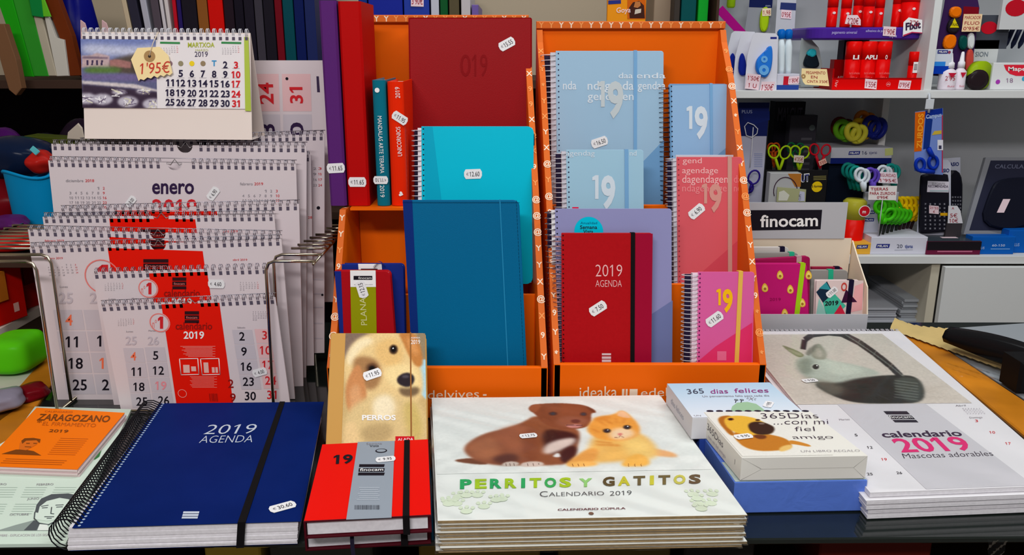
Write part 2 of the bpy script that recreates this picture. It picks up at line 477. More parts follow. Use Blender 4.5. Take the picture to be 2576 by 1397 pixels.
mb = MB(); q = [hit(p, PZ(0.001)) for p in ((2310, 832), (2940, 1238), (3300, 1150), (2600, 812))]; mb.prism(Fr((0, 0, 0), (1, 0, 0), (0, 1, 0)), [(p.x, p.y) for p in q], -0.0006, 0.001, mat('grey_blue_ledge', (150, 156, 162), 0.4)); th.part('side_ledge', mb)
mb = MB(); gl2 = mat('counter_front_pane', (36, 38, 34), 0.1)
dkwood = mat('dark_case_interior', (52, 34, 22), 0.6)
mb.abox((-0.84, 0.765, -0.80), (0.98, 1.40, -0.79), dkwood); mb.abox((-0.84, 1.39, -0.79), (0.98, 1.40, -0.02), dkwood)
mb.abox((-0.84, 0.765, -0.79), (-0.83, 1.39, -0.02), dkwood); mb.abox((0.97, 0.765, -0.79), (0.98, 1.39, -0.02), dkwood)
mb.abox((-0.83, 0.768, -0.09), (0.97, 1.38, -0.083), dkwood)
th.part('case_body', mb)
mb = MB(); mb.abox((-0.84, 0.752, -0.85), (0.98, 0.764, -0.80), dkwood)
th.part('plinth', mb)

# a few boxes seen in the glass case under the counter edge
def casebox(x0, x1, rgb, label, txt=None):
    mb = MB(); mb.abox((x0, 0.785, -0.0825), (x1, 0.93, -0.020), C(*rgb), 0.002)
    g = Fr((x0, 0.785, -0.0825), (1, 0, 0), (0, 0, 1))
    if txt: mb.text(g, txt, (x1 - x0) / 2, 0.022, 0.012, white_ink)
    solo('boxed_goods', mb, label, 'box', 'boxes in the glass case under the counter')
for a in ((-0.33, -0.27, (190, 160, 60), 'yellow box in the glass case below the blue spiral agenda'),
          (-0.26, -0.15, (70, 70, 60), 'grey box in the glass case below the red elastic agenda'),
          (-0.10, 0.03, (120, 96, 40), 'mustard box in the glass case under the puppy calendars, left of two'),
          (0.05, 0.17, (96, 80, 40), 'brown box in the glass case under the puppy calendars, right of two'),
          (0.185, 0.26, (46, 42, 40), 'black box reading 3D in the glass case under the blue gift book', '3D KATILUA'),
          (0.33, 0.45, (90, 26, 18), 'dark red box in the glass case at the far right below the pet calendars')):
    casebox(*a)

# ================================================================ the two orange display stands
org = mat('orange_card', (242, 104, 8), 0.42, noise=0.03, nscale=6)
org_edge = mat('orange_edge_card', (222, 108, 42), 0.5)
mark_m = mat('pale_print_mark', (250, 226, 200), 0.6); mark2 = mat('peach_print_mark', (246, 160, 92), 0.6)
def hx(px, py, Y): return hit((px, py), PY(Y)).x
def hz(px, py, Y): return hit((px, py), PY(Y)).z
YL, YB = 1.03, 1.30
def marks_along(mb, P, Q, wdir, n, seed, size):
    """little Y, star and spiral marks printed along a strip from P to Q"""
    rnd = random.Random(seed); d = Q - P; L = d.length
    g = Fr(P, d, wdir, L, 1)
    for i in range(n):
        m = rnd.choice((mark_m, mark_m, mark2, mark2)); t = rnd.choice('YYYX*@')
        mb.text(g, 'Y' if seed > 50 else t, L * (i + 0.5) / n, -size * 0.5, size, m, z=0.0006, bold=0.03, rot=0 if seed > 50 else -90 * rnd.choice((1, 1, 0)))
def display(name, label, lip, back, prof_l, prof_r, seed):
    th = Thing(name, label, 'display stand')
    (lx0, lx1, ly), (bx0, bx1, by) = lip, back
    xf0, xf1 = hx(lx0, ly, YL), hx(lx1, ly, YL); xb0, xb1 = hx(bx0, by, YB), hx(bx1, by, YB)
    zl, zb = hz((lx0 + lx1) / 2, ly, YL), hz((bx0 + bx1) / 2, by, YB)
    T = 0.0085
    mb = MB()                                                     # front lip with the printed publisher line
    f = Fr((xf0, YL, 0), (1, 0, 0), (0, 0, 1)); mb.box(f, 0, 0.0002, xf1 - xf0, zl, -0.008, 0, org, 0.0012)
    th.lip = (f, mb, xf0, xf1, zl)
    def side(prof, x_front, x_back, sgn, sd):
        mb = MB(); prof = prof(zl, zb)
        top = prof; base = [(YL, 0.0003), (YB, 0.0003)]
        loop = top + [(YB, 0.0003), (YL, 0.0003)]
        def X(Y): return x_front + (x_back - x_front) * (Y - YL) / (YB - YL)
        o = [Vector((X(Y), Y, z)) for Y, z in loop]; i = [p + Vector((sgn * T, 0, 0)) for p in o]
        n = len(o); mb.add(o, [tuple(range(n))], org); mb.add(i, [tuple(range(n))], org)
        for k in range(n):
            j = (k + 1) % n; mb.add([o[k], o[j], i[j], i[k]], [(0, 1, 2, 3)], org_edge if k < len(top) - 1 else org)
        for k in range(len(top) - 1):
            a, b = o[k], o[k + 1]
            if sgn < 0: A, B, w = i[k], i[k + 1], Vector((1, 0, 0))
            else: A, B, w = a, b, Vector((1, 0, 0))
            nn = int((B - A).length / 0.022)
            if nn > 0:
                rnd = random.Random(sd + k); d = (B - A)
                g = Fr(A, w, d, T, d.length)
                for q in range(nn):
                    t = rnd.choice(('Y', 'Y', 'X', '*', '@', '9')); m = rnd.choice((mark_m, mark_m, mark2))
                    yy = d.length * (q + 0.5) / nn
                    mb.text(g, t, T * 0.5, yy - 0.004, 0.008, m, z=0.0005, bold=0.02, rot=0)
        return th.part('side_panel', mb) if th.e else mb
    mb_back = MB()
    fb = Fr((xb0, YB, 0), (1, 0, 0), (0, 0, 1)); W = xb1 - xb0
    mb_back.box(fb, 0, 0.0003, W, zb, -0.006, 0, org)
    fs = Fr((xb0, YB - 0.008, zb - 0.0105), (1, 0, 0), (0, 0, 1))
    mb_back.box(fs, 0, 0, W, 0.0105, -0.008, 0, org_edge, 0.001)
    n = int(W / 0.0145); rnd = random.Random(seed)
    for k in range(n):
        mb_back.text(fs, 'Y', W * (k + 0.5) / n, 0.0014, 0.0078, rnd.choice((mark_m, mark_m, mark2, mark2)), z=0.0005, bold=0.03, w=0.0075)
    th.loc = Vector(((xf0 + xf1) / 2, YL, 0))
    th.part('back_panel', mb_back)
    for prof, a, b, sg, sd in ((prof_l, xf0, xb0, 1, seed), (prof_r, xf1, xb1, -1, seed + 9)): side(prof, a, b, sg, sd)
    def X0(Y): return xf0 + (xb0 - xf0) * (Y - YL) / (YB - YL) + T
    def X1(Y): return xf1 + (xb1 - xf1) * (Y - YL) / (YB - YL) - T
    th.X0, th.X1, th.dims = X0, X1, (xf0, xf1, xb0, xb1, zl, zb)
    return th
def slope(zl, zb):
    return [(YL, zl), (YL + 0.03, zl + 0.05), (YL + 0.12, zl + 0.215), (YL + 0.21, zl + 0.36), (YB - 0.018, zb - 0.03), (YB - 0.009, zb - 0.012), (YB, zb - 0.012)]
DECK = 0.2688
def notched(zl, zb):
    return [(YL, zl), (YL + 0.03, zl + 0.05), (1.128, DECK - 0.003), (1.252, DECK - 0.003), (1.29, zb - 0.02), (YB, zb - 0.012)]
def step(th, Y, z, x0=None, x1=None, base=0.0003):
    mb = MB(); a = th.X0(Y) if x0 is None else x0; b = th.X1(Y) if x1 is None else x1
    f = Fr((a, Y, base), (1, 0, 0), (0, 0, 1)); mb.box(f, 0, 0, b - a, z - base, -0.005, 0, org, 0.001); th.part('step_panel', mb)

dl = display('display_stand', 'left orange card display stand with the tall spines and blue leather agenda', (822, 1378, 925), (912, 1330, 38), notched, slope, 61)
dr = display('display_stand', 'right orange card display stand full of spiral agendas', (1393, 1928, 917), (1349, 1823, 54), slope, slope, 83)
DX = hx(1024, 515, 1.14)
step(dl, 1.11, 0.150); step(dl, 1.19, 0.262, x0=DX + 0.006)
step(dr, 1.11, 0.165); step(dr, 1.19, 0.261)
mb = MB(); f = Fr((dl.X0(1.2), 1.128, DECK - 0.004), (1, 0, 0), (0, 1, 0)); mb.box(f, 0, 0, DX - dl.X0(1.2), 0.124, 0, 0.0035, org)
mb.box(f, DX - dl.X0(1.2) - 0.004, 0.06, DX - dl.X0(1.2), 0.124, -0.264, 0, org); mb.box(f, 0, 0.066, DX - dl.X0(1.2) - 0.004, 0.072, -0.264, 0, org)
dl.part('shelf_deck', mb)
for th in (dl, dr):
    f, mb, a, b, zl = th.lip
    if th is dl:
        mb.textpx(f, 'edelvives', (1056, 1004), (1205, 1001), (1056, 983), mark_m, bold=0.0); mb.rect(f, *f.px(1215, 996), *f.px(1224, 992), mark_m)
    else:
        mb.textpx(f, 'ideaka', (1458, 1002), (1552, 999), (1458, 974), mark_m); mb.textpx(f, 'edelvives', (1612, 999), (1762, 993), (1612, 978), mark_m)
        for x in (1564, 1583):
            mb.rect(f, *f.px(x, 1003), *f.px(x + 15 + (6 if x > 1570 else 0), 979), mark_m)
        mb.rect(f, *f.px(1570, 1003), *f.px(1574, 979), org, z=0.0006)
    th.part('front_lip', mb)

# ---------------------------------------------------------------- tall spines on the deck
def spine_box(name, label, cat, BL, BR, TLy, cover, rounded, depth=0.105, Y=1.14, group=None, zb=DECK + 0.0002):
    a, b = hit(BL, PY(Y)), hit(BR, PY(Y)); zt = hit((BL[0], TLy), PY(Y)).z
    w = b.x - a.x; o = Vector((a.x, Y, zb)); f = Fr(o, (1, 0, 0), (0, 1, 0)); th = Thing(name, label, cat, o + Vector((w / 2, depth / 2, 0)), group)
    h = zt - zb
    if rounded: arc = [(w / 2 - w / 2 * math.cos(math.pi * k / 10), w * 0.34 * (1 - math.sin(math.pi * k / 10))) for k in range(11)]
    else: arc = [(0, 0.003), (0.003, 0), (w - 0.003, 0), (w, 0.003)]
    inn = [(w - 0.002, depth), (w - 0.002, 0.014), (0.002, 0.014), (0.002, depth)]
    mb = MB(); pts = arc + [(w, depth)] + inn + [(0, depth)]
    # front arc then the two boards (an open U seen from above)
    n = len(pts); vs = [f.P(x, y, 0) for x, y in pts] + [f.P(x, y, h) for x, y in pts]
    mb.add(vs, [(k, (k + 1) % n, n + (k + 1) % n, n + k) for k in range(n)] + [tuple(range(n))[::-1], tuple(range(n, 2 * n))], cover, False)
    fs = Fr((a.x, Y, zb), (1, 0, 0), (0, 0, 1), w, h)
    th.fs = fs; th.mb = mb; th.w = w; th.h = h
    pm = MB(); pm.box(f, 0.0024, 0.0145, w - 0.0024, depth - 0.003, 0.003, h - 0.003, pages_m); th.pm = pm
    return th
pur = mat('purple_cloth', (90, 38, 114), 0.6, bump=0.1); redc = mat('red_cloth', (186, 8, 8), 0.55, bump=0.1)
teal = mat('teal_gloss', (14, 112, 134), 0.3); rorange = mat('red_orange_gloss', (238, 42, 6), 0.35)
t1 = spine_box('agenda_book', 'tall purple clothbound agenda standing spine out on the left display', 'book', (831, 514), (872, 514), 1, pur, False)
t2 = spine_box('agenda_book', 'tall red clothbound agenda standing spine out beside the purple one', 'book', (876, 514), (930, 514), 3, redc, False)
t3 = spine_box('agenda_book', 'teal round spined agenda on art therapy mandalas', 'book', (948, 514), (981, 514), 202, teal, True)
t4 = spine_box('agenda_book', 'orange red round spined agenda titled unicorns with white heart', 'book', (984, 514), (1024, 514), 206, rorange, True)
def spt(t, y, dx=0.5): return (0, 0)
for t in (t1, t2): t.part('cover', t.mb); t.part('pages', t.pm)
t3.mb.textpx(t3.fs, 'MANDALAS ARTE TERAPIA', (950, 292), (957, 436), (960.5, 292), white_ink, z=0.0012); t3.mb.textpx(t3.fs, '2019', (956, 466), (957, 496), (967, 466), white_ink, z=0.0012)
t3.mb.disc(t3.fs, *t3.fs.px(949, 227), 0.0032, white_ink, z=0.0012)
t4.mb.textpx(t4.fs, 'UNICORNIOS', (1012, 393), (1007, 319), (1001, 393), white_ink, z=0.0012); t4.mb.textpx(t4.fs, '2019', (1007, 247), (1005, 219), (995.5, 247), white_ink, z=0.0012)
def heart(mb, fr, cx, cy, r, m, z=0.0012, rot=0):
    pts = []
    for k in range(24):
        t = 2 * math.pi * k / 24; x = 16 * math.sin(t) ** 3; y = 13 * math.cos(t) - 5 * math.cos(2 * t) - 2 * math.cos(3 * t) - math.cos(4 * t)
        a = math.radians(rot); pts.append((cx + r / 16 * (x * math.cos(a) - y * math.sin(a)), cy + r / 16 * (x * math.sin(a) + y * math.cos(a))))
    mb.poly(fr, pts[::-1], m, z)
heart(t4.mb, t4.fs, *t4.fs.px(1009, 488), 0.0034, white_ink, rot=70)
for t in (t3, t4): t.part('cover', t.mb); t.part('pages', t.pm)
sticker(t1, t1.fs, (845, 423), 3, '11.65'); sticker(t2, t2.fs, (899, 458), 0, '11.65')
sticker(t3, t3.fs, (958, 453), 0, '11.10', size=0.02, flip=True, z=0.001); sticker(t4, t4.fs, (1006, 297), -33, '11.95', size=0.022, z=0.001)

# ---------------------------------------------------------------- flat bound agendas
def hardbook(name, label, plane, BL, BR, TL, t, cover, corners='bc', r=0.006, group=None, spine=None, page_in=0.003, cat='agenda', bev=0.0008):
    fr = frp(plane, BL, BR, TL); th = Thing(name, label, cat, group=group); w, h = fr.w, fr.h
    mb = MB(); pts = rrect(0, 0, w, h, r, corners)
    mb.prism(fr, pts, -0.0024, 0, cover, bev); mb.prism(fr, pts, -t, -t + 0.0024, cover, bev)
    mb.prism(Fr(fr.P(0, 0, -t), -fr.n * -1, fr.v) if False else fr, [(0, 0), (0.0025, 0), (0.0025, h), (0, h)], -t + 0.001, -0.001, spine or cover, 0)
    pg = MB(); pg.box(fr, 0.0026, page_in, w - page_in, h - page_in, -t + 0.0025, -0.0025, pages_m)
    th.fr, th.mb, th.pg, th.t = fr, mb, pg, t
    th.loc = (fr.P(w / 2, 0, -t / 2))
    return th
def band(th, fr, x, w, m, t, h=None, name='elastic_band', x2=None, top=True, z=0.0006):
    h = fr.h if h is None else h; x2 = x if x2 is None else x2; mb = MB()
    mb.prism(fr, [(x2, -0.0006), (x2 + w, -0.0006), (x + w, h + 0.0006), (x, h + 0.0006)], 0.0001, z, m)
    if top:
        mb.box(fr, x, h + 0.0001, x + w, h + 0.0008, -t, 0.0006, m)
        mb.box(fr, x2, -0.0008, x2 + w, -0.0001, -t, 0.0006, m)
    return th.part(name, mb)
T1, T2, T3 = PL(1.045, 0.006, 10), PL(1.127, 0.085, 10), PL(1.208, 0.175, 9)
dred = mat('dark_red_leatherette', (148, 8, 16), 0.42, bump=0.15, bscale=900)
b = hardbook('leather_agenda', 'large dark red leather look agenda at the top of the left display', T3, (1035, 560), (1338, 560), (1027, 44), 0.022, dred, 'bcd', 0.003, bev=0.002)
b.mb.textpx(b.fr, '0', (1158, 192), (1184, 192), (1158, 137), mat('blind_stamp', (134, 6, 14), 0.55)); b.mb.textpx(b.fr, '19', (1188, 192), (1226, 192), (1188, 137), mat('blind_stamp', (134, 6, 14), 0.55))
b.part('cover', b.mb); b.part('pages', b.pg); sticker(b, b.fr, (1275, 111), 28, '15.55')

blu = mat('petrol_leatherette', (0, 100, 146), 0.42, bump=0.15, bscale=900); navy = mat('navy_leatherette', (10, 44, 118), 0.45, bump=0.1)
b = hardbook('leather_agenda', 'large petrol blue stitched agenda with thin elastic in front of the turquoise notebook', T1, (1045, 1050), (1331, 1050), (1013, 503), 0.022, blu, 'bc', 0.008)
b.mb.polypx(b.fr, [(1013, 503.5), (1037, 503.5), (1062, 1050), (1045, 1050)], navy, 0.0003)
st = mat('stitch_thread', (0, 60, 92), 0.7)
n = 60
for k in range(n):
    t = (k + 0.5) / n; L = 0.0018
    b.mb.rect(b.fr, b.fr.w - 0.0042, b.fr.h * t - L, b.fr.w - 0.0036, b.fr.h * t + L, st)
    b.mb.rect(b.fr, b.fr.w * t - L, b.fr.h - 0.0042, b.fr.w * t + L, b.fr.h - 0.0036, st)
b.part('cover', b.mb); b.part('pages', b.pg)
band(b, b.fr, b.fr.px(1256, 503)[0], 0.0016, mat('blue_elastic', (30, 130, 176), 0.5), 0.022, top=False)

tq = mat('turquoise_plastic', (0, 192, 220), 0.35)
def spiral_book(name, label, plane, BL, BR, TL, t, cover, nr, rr, wire, wr=0.0007, r=0.004, group=None, back=None, hole=None, out=0.72, page_in=0.002, cat='agenda', slant=0.0, corners='bc', inner=None, strip=False):
    fr = frp(plane, BL, BR, TL); th = Thing(name, label, cat, group=group); w, h = fr.w, fr.h
    mb = MB(); mb.prism(fr, rrect(0, 0, w, h, r, corners), -0.001, 0, cover, 0.0003)
    hx_ = rr * (1 - out) * 0.9
    for i in range(nr):
        mb.disc(fr, hx_ + 0.0006, h * (i + 0.5) / nr, 0.0011, hole or ink, z=0.0003, n=8)
    bk = MB(); bk.prism(fr, rrect(-rr * 1.35 if strip else 0.001, 0.001, w + 0.0015, h - (0.004 if strip else 0), r, corners), -t, -t + 0.001, mat('plum_ring_shade_back', (40, 30, 58), 0.5) if strip else (back or cover), 0.0002)  # with strip, the jutting dark plum back paints the shade inside the rings
    pg = MB(); pg.box(fr, -rr * 0.62 if strip else 0.002, page_in, w - page_in, h - page_in, -t + 0.0012, -0.0012, inner or pages_m)
    rg = MB(); ring_row(rg, fr, (0, 0.002), (0, h - 0.002), nr, rr, wire, wr, zc=-t / 2, out=out, slant=slant, seg=12)
    th.loc = fr.P(w / 2, 0, -t / 2); th.fr, th.mb = fr, mb
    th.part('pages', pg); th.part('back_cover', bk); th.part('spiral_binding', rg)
    return th
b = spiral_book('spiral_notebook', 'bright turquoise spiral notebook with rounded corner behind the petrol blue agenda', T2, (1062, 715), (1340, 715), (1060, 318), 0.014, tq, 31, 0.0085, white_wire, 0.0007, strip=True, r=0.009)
b.mb.polypx(b.fr, [(1066, 319), (1088, 319), (1112, 515), (1130, 714), (1074, 714)], mat('turquoise_cast_shadow', (0, 172, 204), 0.35), 0.0002)  # darker slanted band: a cast shadow painted onto the cover
b.part('cover', b.mb); sticker(b, b.fr, (1190, 438), 2, '12.60', size=0.025)

# the small planners at the lower left of the left display
lime = mat('lime_card_band', (150, 152, 6), 0.5); dnavy = mat('dark_blue_cover', (24, 44, 130), 0.45, bump=0.1)
b = hardbook('pocket_planner', 'dark blue pocket planner with white header card behind the red planner', PL(1.068, 0.006, 8), (856, 985), (1022, 985), (846, 665), 0.016, dnavy, 'bc', 0.006)
b.mb.polypx(b.fr, [(901, 664), (960, 664), (962, 690), (903, 690)], white_ink, 0.0005); b.mb.polypx(b.fr, [(908, 676), (950, 676), (950, 680), (908, 680)], ink, 0.0008)
b.part('cover', b.mb); b.part('pages', b.pg)
lp = MB(); g = b.fr; x, y = g.px(955, 668); lp.sheet(lambda u, v: g.P(x - 0.008 + 0.016 * u, y - 0.002 + 0.008 * math.sin(u * 3.0) , 0.002 + 0.006 * v), 8, 2, navy); b.part('ribbon_loop', lp)
b = hardbook('pocket_planner', 'red and blue pocket planner with lime card band in the left display', PL(1.046, 0.006, 8), (866, 980), (1003, 980), (841, 682), 0.016, mat('planner_red', (172, 14, 26), 0.42, bump=0.1), 'bc', 0.006)
b.mb.polypx(b.fr, [(841.5, 682.5), (858, 682.5), (870, 979), (866, 979)], dnavy, 0.0003)
b.part('cover', b.mb); b.part('pages', b.pg)
mb = MB(); f = b.fr
mb.prism(f, [f.px(*p) for p in ((887, 981), (950, 981), (945, 680), (881, 680))], 0.0003, 0.0009, lime)
mb.polypx(f, [(882, 722), (946, 722), (945.2, 680.3), (881.3, 680.3)], white_ink, 0.0012); mb.polypx(f, [(890, 704), (937, 704), (937, 694), (890, 694)], ink, 0.0015)
mb.textpx(f, 'finocam', (902, 702), (935, 702), (902, 696), white_ink, z=0.0018); mb.textpx(f, 'www.finocam.com', (891, 717), (938, 717), (891, 714), ink_grey, z=0.0015)
mb.textpx(f, 'PLANAR', (924, 818), (919, 735), (909, 818), mat('pale_lime_print', (214, 214, 150), 0.5), z=0.0013)
b.part('card_band', mb); sticker(b, f, (911, 728), 103, '12.15', size=0.0235, z=0.0016)

# ================================================================ right display agendas
lb = mat('light_blue_cover', (158, 192, 218), 0.42); lb2 = mat('light_blue_print', (112, 160, 204), 0.42); lbe = mat('light_blue_elastic', (120, 170, 214), 0.5)
pale = mat('pale_blue_print', (214, 226, 236), 0.5); beige = mat('beige_numeral', (196, 206, 210), 0.5)
def words(mb, fr, y0, rows, x0, x1, h, m1, m2, seed, z=0.0005):
    rnd = random.Random(seed); t = 'agendagendagendagenda'
    for k in range(rows):
        y = y0 - k * h * 1.75; a = rnd.randint(0, 4); s = t[a:a + 12 + rnd.randint(0, 3)]
        mb.text(fr, s, x0 + rnd.uniform(0, 0.004), y, h, m1 if k in (1, 2) else m2, z=z, align='l', w=(x1 - x0) * 0.9)
def nineteen(mb, fr, BLp, TRp, m, z=0.0006, bold=0.035):
    X = lambda t: BLp[0] + (TRp[0] - BLp[0]) * t
    Y = lambda t: TRp[1] + (BLp[1] - TRp[1]) * t
    mb.polypx(fr, [(X(0.12), Y(0.74)), (X(0.27), Y(0.74)), (X(0.27), Y(0.0)), (X(0.14), Y(0.0)), (X(0.0), Y(0.06)), (X(0.0), Y(0.16)), (X(0.12), Y(0.15))], m, z)
    mb.textpx(fr, '9', (BLp[0] + (TRp[0] - BLp[0]) * 0.38, BLp[1]), (TRp[0], BLp[1]), (BLp[0] + (TRp[0] - BLp[0]) * 0.38, TRp[1]), m, z + 0.0001, bold)
lgrey = mat('inner_white_card', (206, 202, 212), 0.6)
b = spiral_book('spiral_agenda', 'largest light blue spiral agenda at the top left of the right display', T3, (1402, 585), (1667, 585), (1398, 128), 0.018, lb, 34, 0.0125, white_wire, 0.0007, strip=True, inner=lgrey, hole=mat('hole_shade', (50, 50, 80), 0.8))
f = b.fr
for s, A, B, Ct in (('enda', (1600, 197), (1674, 197), (1600, 183)), ('gendaa', (1604, 225), (1674, 225), (1604, 205)), ('nda', (1416, 225), (1450, 225), (1416, 204)),
                    ('ndagenda', (1478, 226), (1594, 226), (1478, 204)), ('gendagen', (1478, 252), (1594, 252), (1478, 232)), ('daa', (1556, 197), (1592, 197), (1556, 183))):
    b.mb.textpx(f, s, A, B, Ct, pale, z=0.0006, bold=0.01)
nineteen(b.mb, f, (1504, 292), (1568, 204), beige, z=0.0008)
b.mb.polypx(f, [(1602, 423), (1670, 352), (1667, 584), (1500, 584)], lb2, 0.0003)
b.part('cover', b.mb); band(b, f, f.px(1594, 128)[0], 0.0048, lbe, 0.018, z=0.0013); sticker(b, f, (1508, 358), 18, '16.50', z=0.0008)

b = spiral_book('spiral_agenda', 'medium light blue spiral agenda at the top right of the right display', PL(1.204, 0.175, 9), (1689, 585), (1832, 585), (1684, 211), 0.014, lb2, 30, 0.009, dark_wire, 0.0006, inner=lgrey)
f = b.fr
b.mb.polypx(f, [(1690, 215), (1843, 212), (1838, 362), (1770, 420), (1692, 500)], mat('sky_cover', (146, 184, 222), 0.42), 0.0002)
nineteen(b.mb, f, (1727, 345), (1780, 267), pale)
b.part('cover', b.mb); band(b, f, f.px(1785, 215)[0], 0.004, lbe, 0.014, z=0.0013)

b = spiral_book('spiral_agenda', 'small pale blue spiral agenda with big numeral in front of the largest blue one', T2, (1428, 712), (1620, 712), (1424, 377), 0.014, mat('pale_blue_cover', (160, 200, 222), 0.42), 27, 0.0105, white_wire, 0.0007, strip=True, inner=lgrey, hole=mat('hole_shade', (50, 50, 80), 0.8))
f = b.fr; b.mb.textpx(f, 'agendag', (1424, 392), (1496, 392), (1424, 379), pale, z=0.0006); b.mb.textpx(f, 'nd', (1584, 392), (1601, 392), (1584, 379), pale, z=0.0006)
nineteen(b.mb, f, (1490, 522), (1548, 441), pale)
b.part('cover', b.mb); band(b, f, f.px(1571, 380)[0], 0.0052, lbe, 0.014, z=0.0013)

b = spiral_book('spiral_agenda', 'grey white spiral agenda edge showing behind the coral pink one', PL(1.150, 0.085, 10), (1696, 722), (1850, 722), (1700, 390), 0.008, lgrey, 26, 0.008, white_wire, 0.0006)
b.part('cover', b.mb)
co = mat('coral_cover', (222, 92, 102), 0.42); co2 = mat('coral_print', (240, 140, 145), 0.5)
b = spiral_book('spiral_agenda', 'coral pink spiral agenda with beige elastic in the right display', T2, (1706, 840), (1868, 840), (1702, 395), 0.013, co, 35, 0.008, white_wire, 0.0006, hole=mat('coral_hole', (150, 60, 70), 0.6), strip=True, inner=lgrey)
f = b.fr
for s, A, B, Ct, m in (('gend', (1717, 411), (1765, 411), (1717, 397), 0), ('agendage', (1716, 436), (1806, 436), (1716, 421), 0), ('dagendagen', (1716, 460), (1831, 460), (1716, 441), 0), ('ndagendage', (1716, 482), (1828, 482), (1716, 464), 1), ('dag', (1846, 460), (1873, 460), (1846, 441), 1), ('nda', (1846, 482), (1872, 482), (1846, 464), 1)):
    b.mb.textpx(f, s, A, B, Ct, co2 if m else mat('pale_coral_print', (248, 190, 190), 0.5), z=0.0005)
nineteen(b.mb, f, (1765, 530), (1815, 462), mat('sand_numeral', (216, 150, 140), 0.5), z=0.0008)
b.mb.polypx(f, [(1868, 595), (1868, 839), (1706, 839), (1707, 716), (1760, 690)], mat('coral_lower', (212, 74, 90), 0.42), 0.0002)
b.part('cover', b.mb); band(b, f, f.px(1830, 400)[0], 0.0058, mat('beige_elastic', (206, 152, 140), 0.7), 0.013, z=0.0013); sticker(b, f, (1752, 532), 40, '6.90', z=0.0008)

lav = mat('lavender_cover', (146, 146, 192), 0.42)
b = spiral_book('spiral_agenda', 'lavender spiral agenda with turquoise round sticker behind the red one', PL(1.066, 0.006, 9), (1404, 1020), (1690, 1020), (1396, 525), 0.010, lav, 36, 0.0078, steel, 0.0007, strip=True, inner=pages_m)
f = b.fr
c = f.px(1481, 582); b.mb.disc(f, c[0], c[1], 0.0195, tq, z=0.0006, n=36)
b.mb.textpx(f, 'Anualidad', (1460, 564), (1502, 564), (1460, 558), mat('teal_print', (0, 110, 140), 0.6), z=0.001); b.mb.textpx(f, 'Semana', (1459, 576), (1502, 576), (1459, 567), ink, z=0.001, bold=0.01); b.mb.textpx(f, 'Vista', (1467, 587), (1492, 587), (1467, 578), ink, z=0.001, bold=0.01)
b.mb.polypx(f, [(1692, 756), (1690, 1019), (1520, 1019), (1640, 790)], mat('slate_print', (112, 122, 170), 0.42), 0.0003)
b.part('cover', b.mb); mbt = MB(); mbt.box(f, f.px(1440, 525)[0], f.h, f.px(1456, 525)[0], f.h + 0.002, -0.004, -0.003, C(220, 40, 80)); b.part('marker_tab', mbt)

rd = mat('bright_red_cover', (178, 16, 24), 0.42, noise=0.04, nscale=300); rd2 = mat('crimson_cover', (160, 12, 50), 0.42)
b = spiral_book('spiral_agenda', 'red spiral agenda with black elastic and thin 2019 lettering in the right display', PL(1.046, 0.006, 9), (1414, 1010), (1638, 1010), (1412, 587), 0.011, rd, 36, 0.0068, mat('rose_wire', (196, 150, 150), 0.3, metal=0.8), 0.0006, hole=mat('red_hole', (60, 8, 14), 0.7))
f = b.fr; pk = mat('pale_pink_print', (240, 190, 190), 0.5)
b.mb.polypx(f, [(1599, 588), (1642, 588), (1637, 1009), (1593, 1009)], rd2, 0.0002)
b.mb.textpx(f, '2019', (1498, 696), (1565, 696), (1498, 666), pk, bold=-0.012); b.mb.textpx(f, 'AGENDA', (1498, 722), (1564, 722), (1498, 705), pk, bold=-0.012)
for y0, y1 in ((889, 894), (897, 903), (905, 911)): b.mb.polypx(f, [(1514, y1), (1537, y1), (1537, y0), (1514, y0)], C(225, 200, 205), 0.0005)
b.part('cover', b.mb); band(b, f, f.px(1587, 590)[0], 0.0056, black_band, 0.011, z=0.0012); sticker(b, f, (1504, 776), 33, '7.50', z=0.0008)

pkm = mat('orchid_pink_cover', (222, 96, 160), 0.42); pk2 = mat('hot_pink_print', (226, 52, 108), 0.42); yel = mat('yellow_print', (252, 190, 20), 0.5)
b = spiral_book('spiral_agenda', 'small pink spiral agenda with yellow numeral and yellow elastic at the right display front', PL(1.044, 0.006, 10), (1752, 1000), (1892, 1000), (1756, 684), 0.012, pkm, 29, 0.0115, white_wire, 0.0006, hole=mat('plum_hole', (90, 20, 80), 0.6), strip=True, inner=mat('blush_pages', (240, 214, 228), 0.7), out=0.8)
f = b.fr
b.mb.polypx(f, [(1892, 812), (1890, 999), (1753, 999), (1755, 910), (1800, 872)], pk2, 0.0003)
nineteen(b.mb, f, (1802, 783), (1843, 727), yel)
b.mb.polypx(f, [(1804, 907), (1827, 907), (1827, 884), (1804, 884)], C(232, 110, 150), 0.0006)
b.part('cover', b.mb); band(b, f, f.px(1858, 690)[0], 0.0058, mat('yellow_elastic', (232, 184, 80), 0.6), 0.012, x2=f.px(1843, 1000)[0], z=0.0012); sticker(b, f, (1797, 803), 36, '11.60', z=0.0008)

# ================================================================ in front of the displays
def lie(z): return PZ(z)
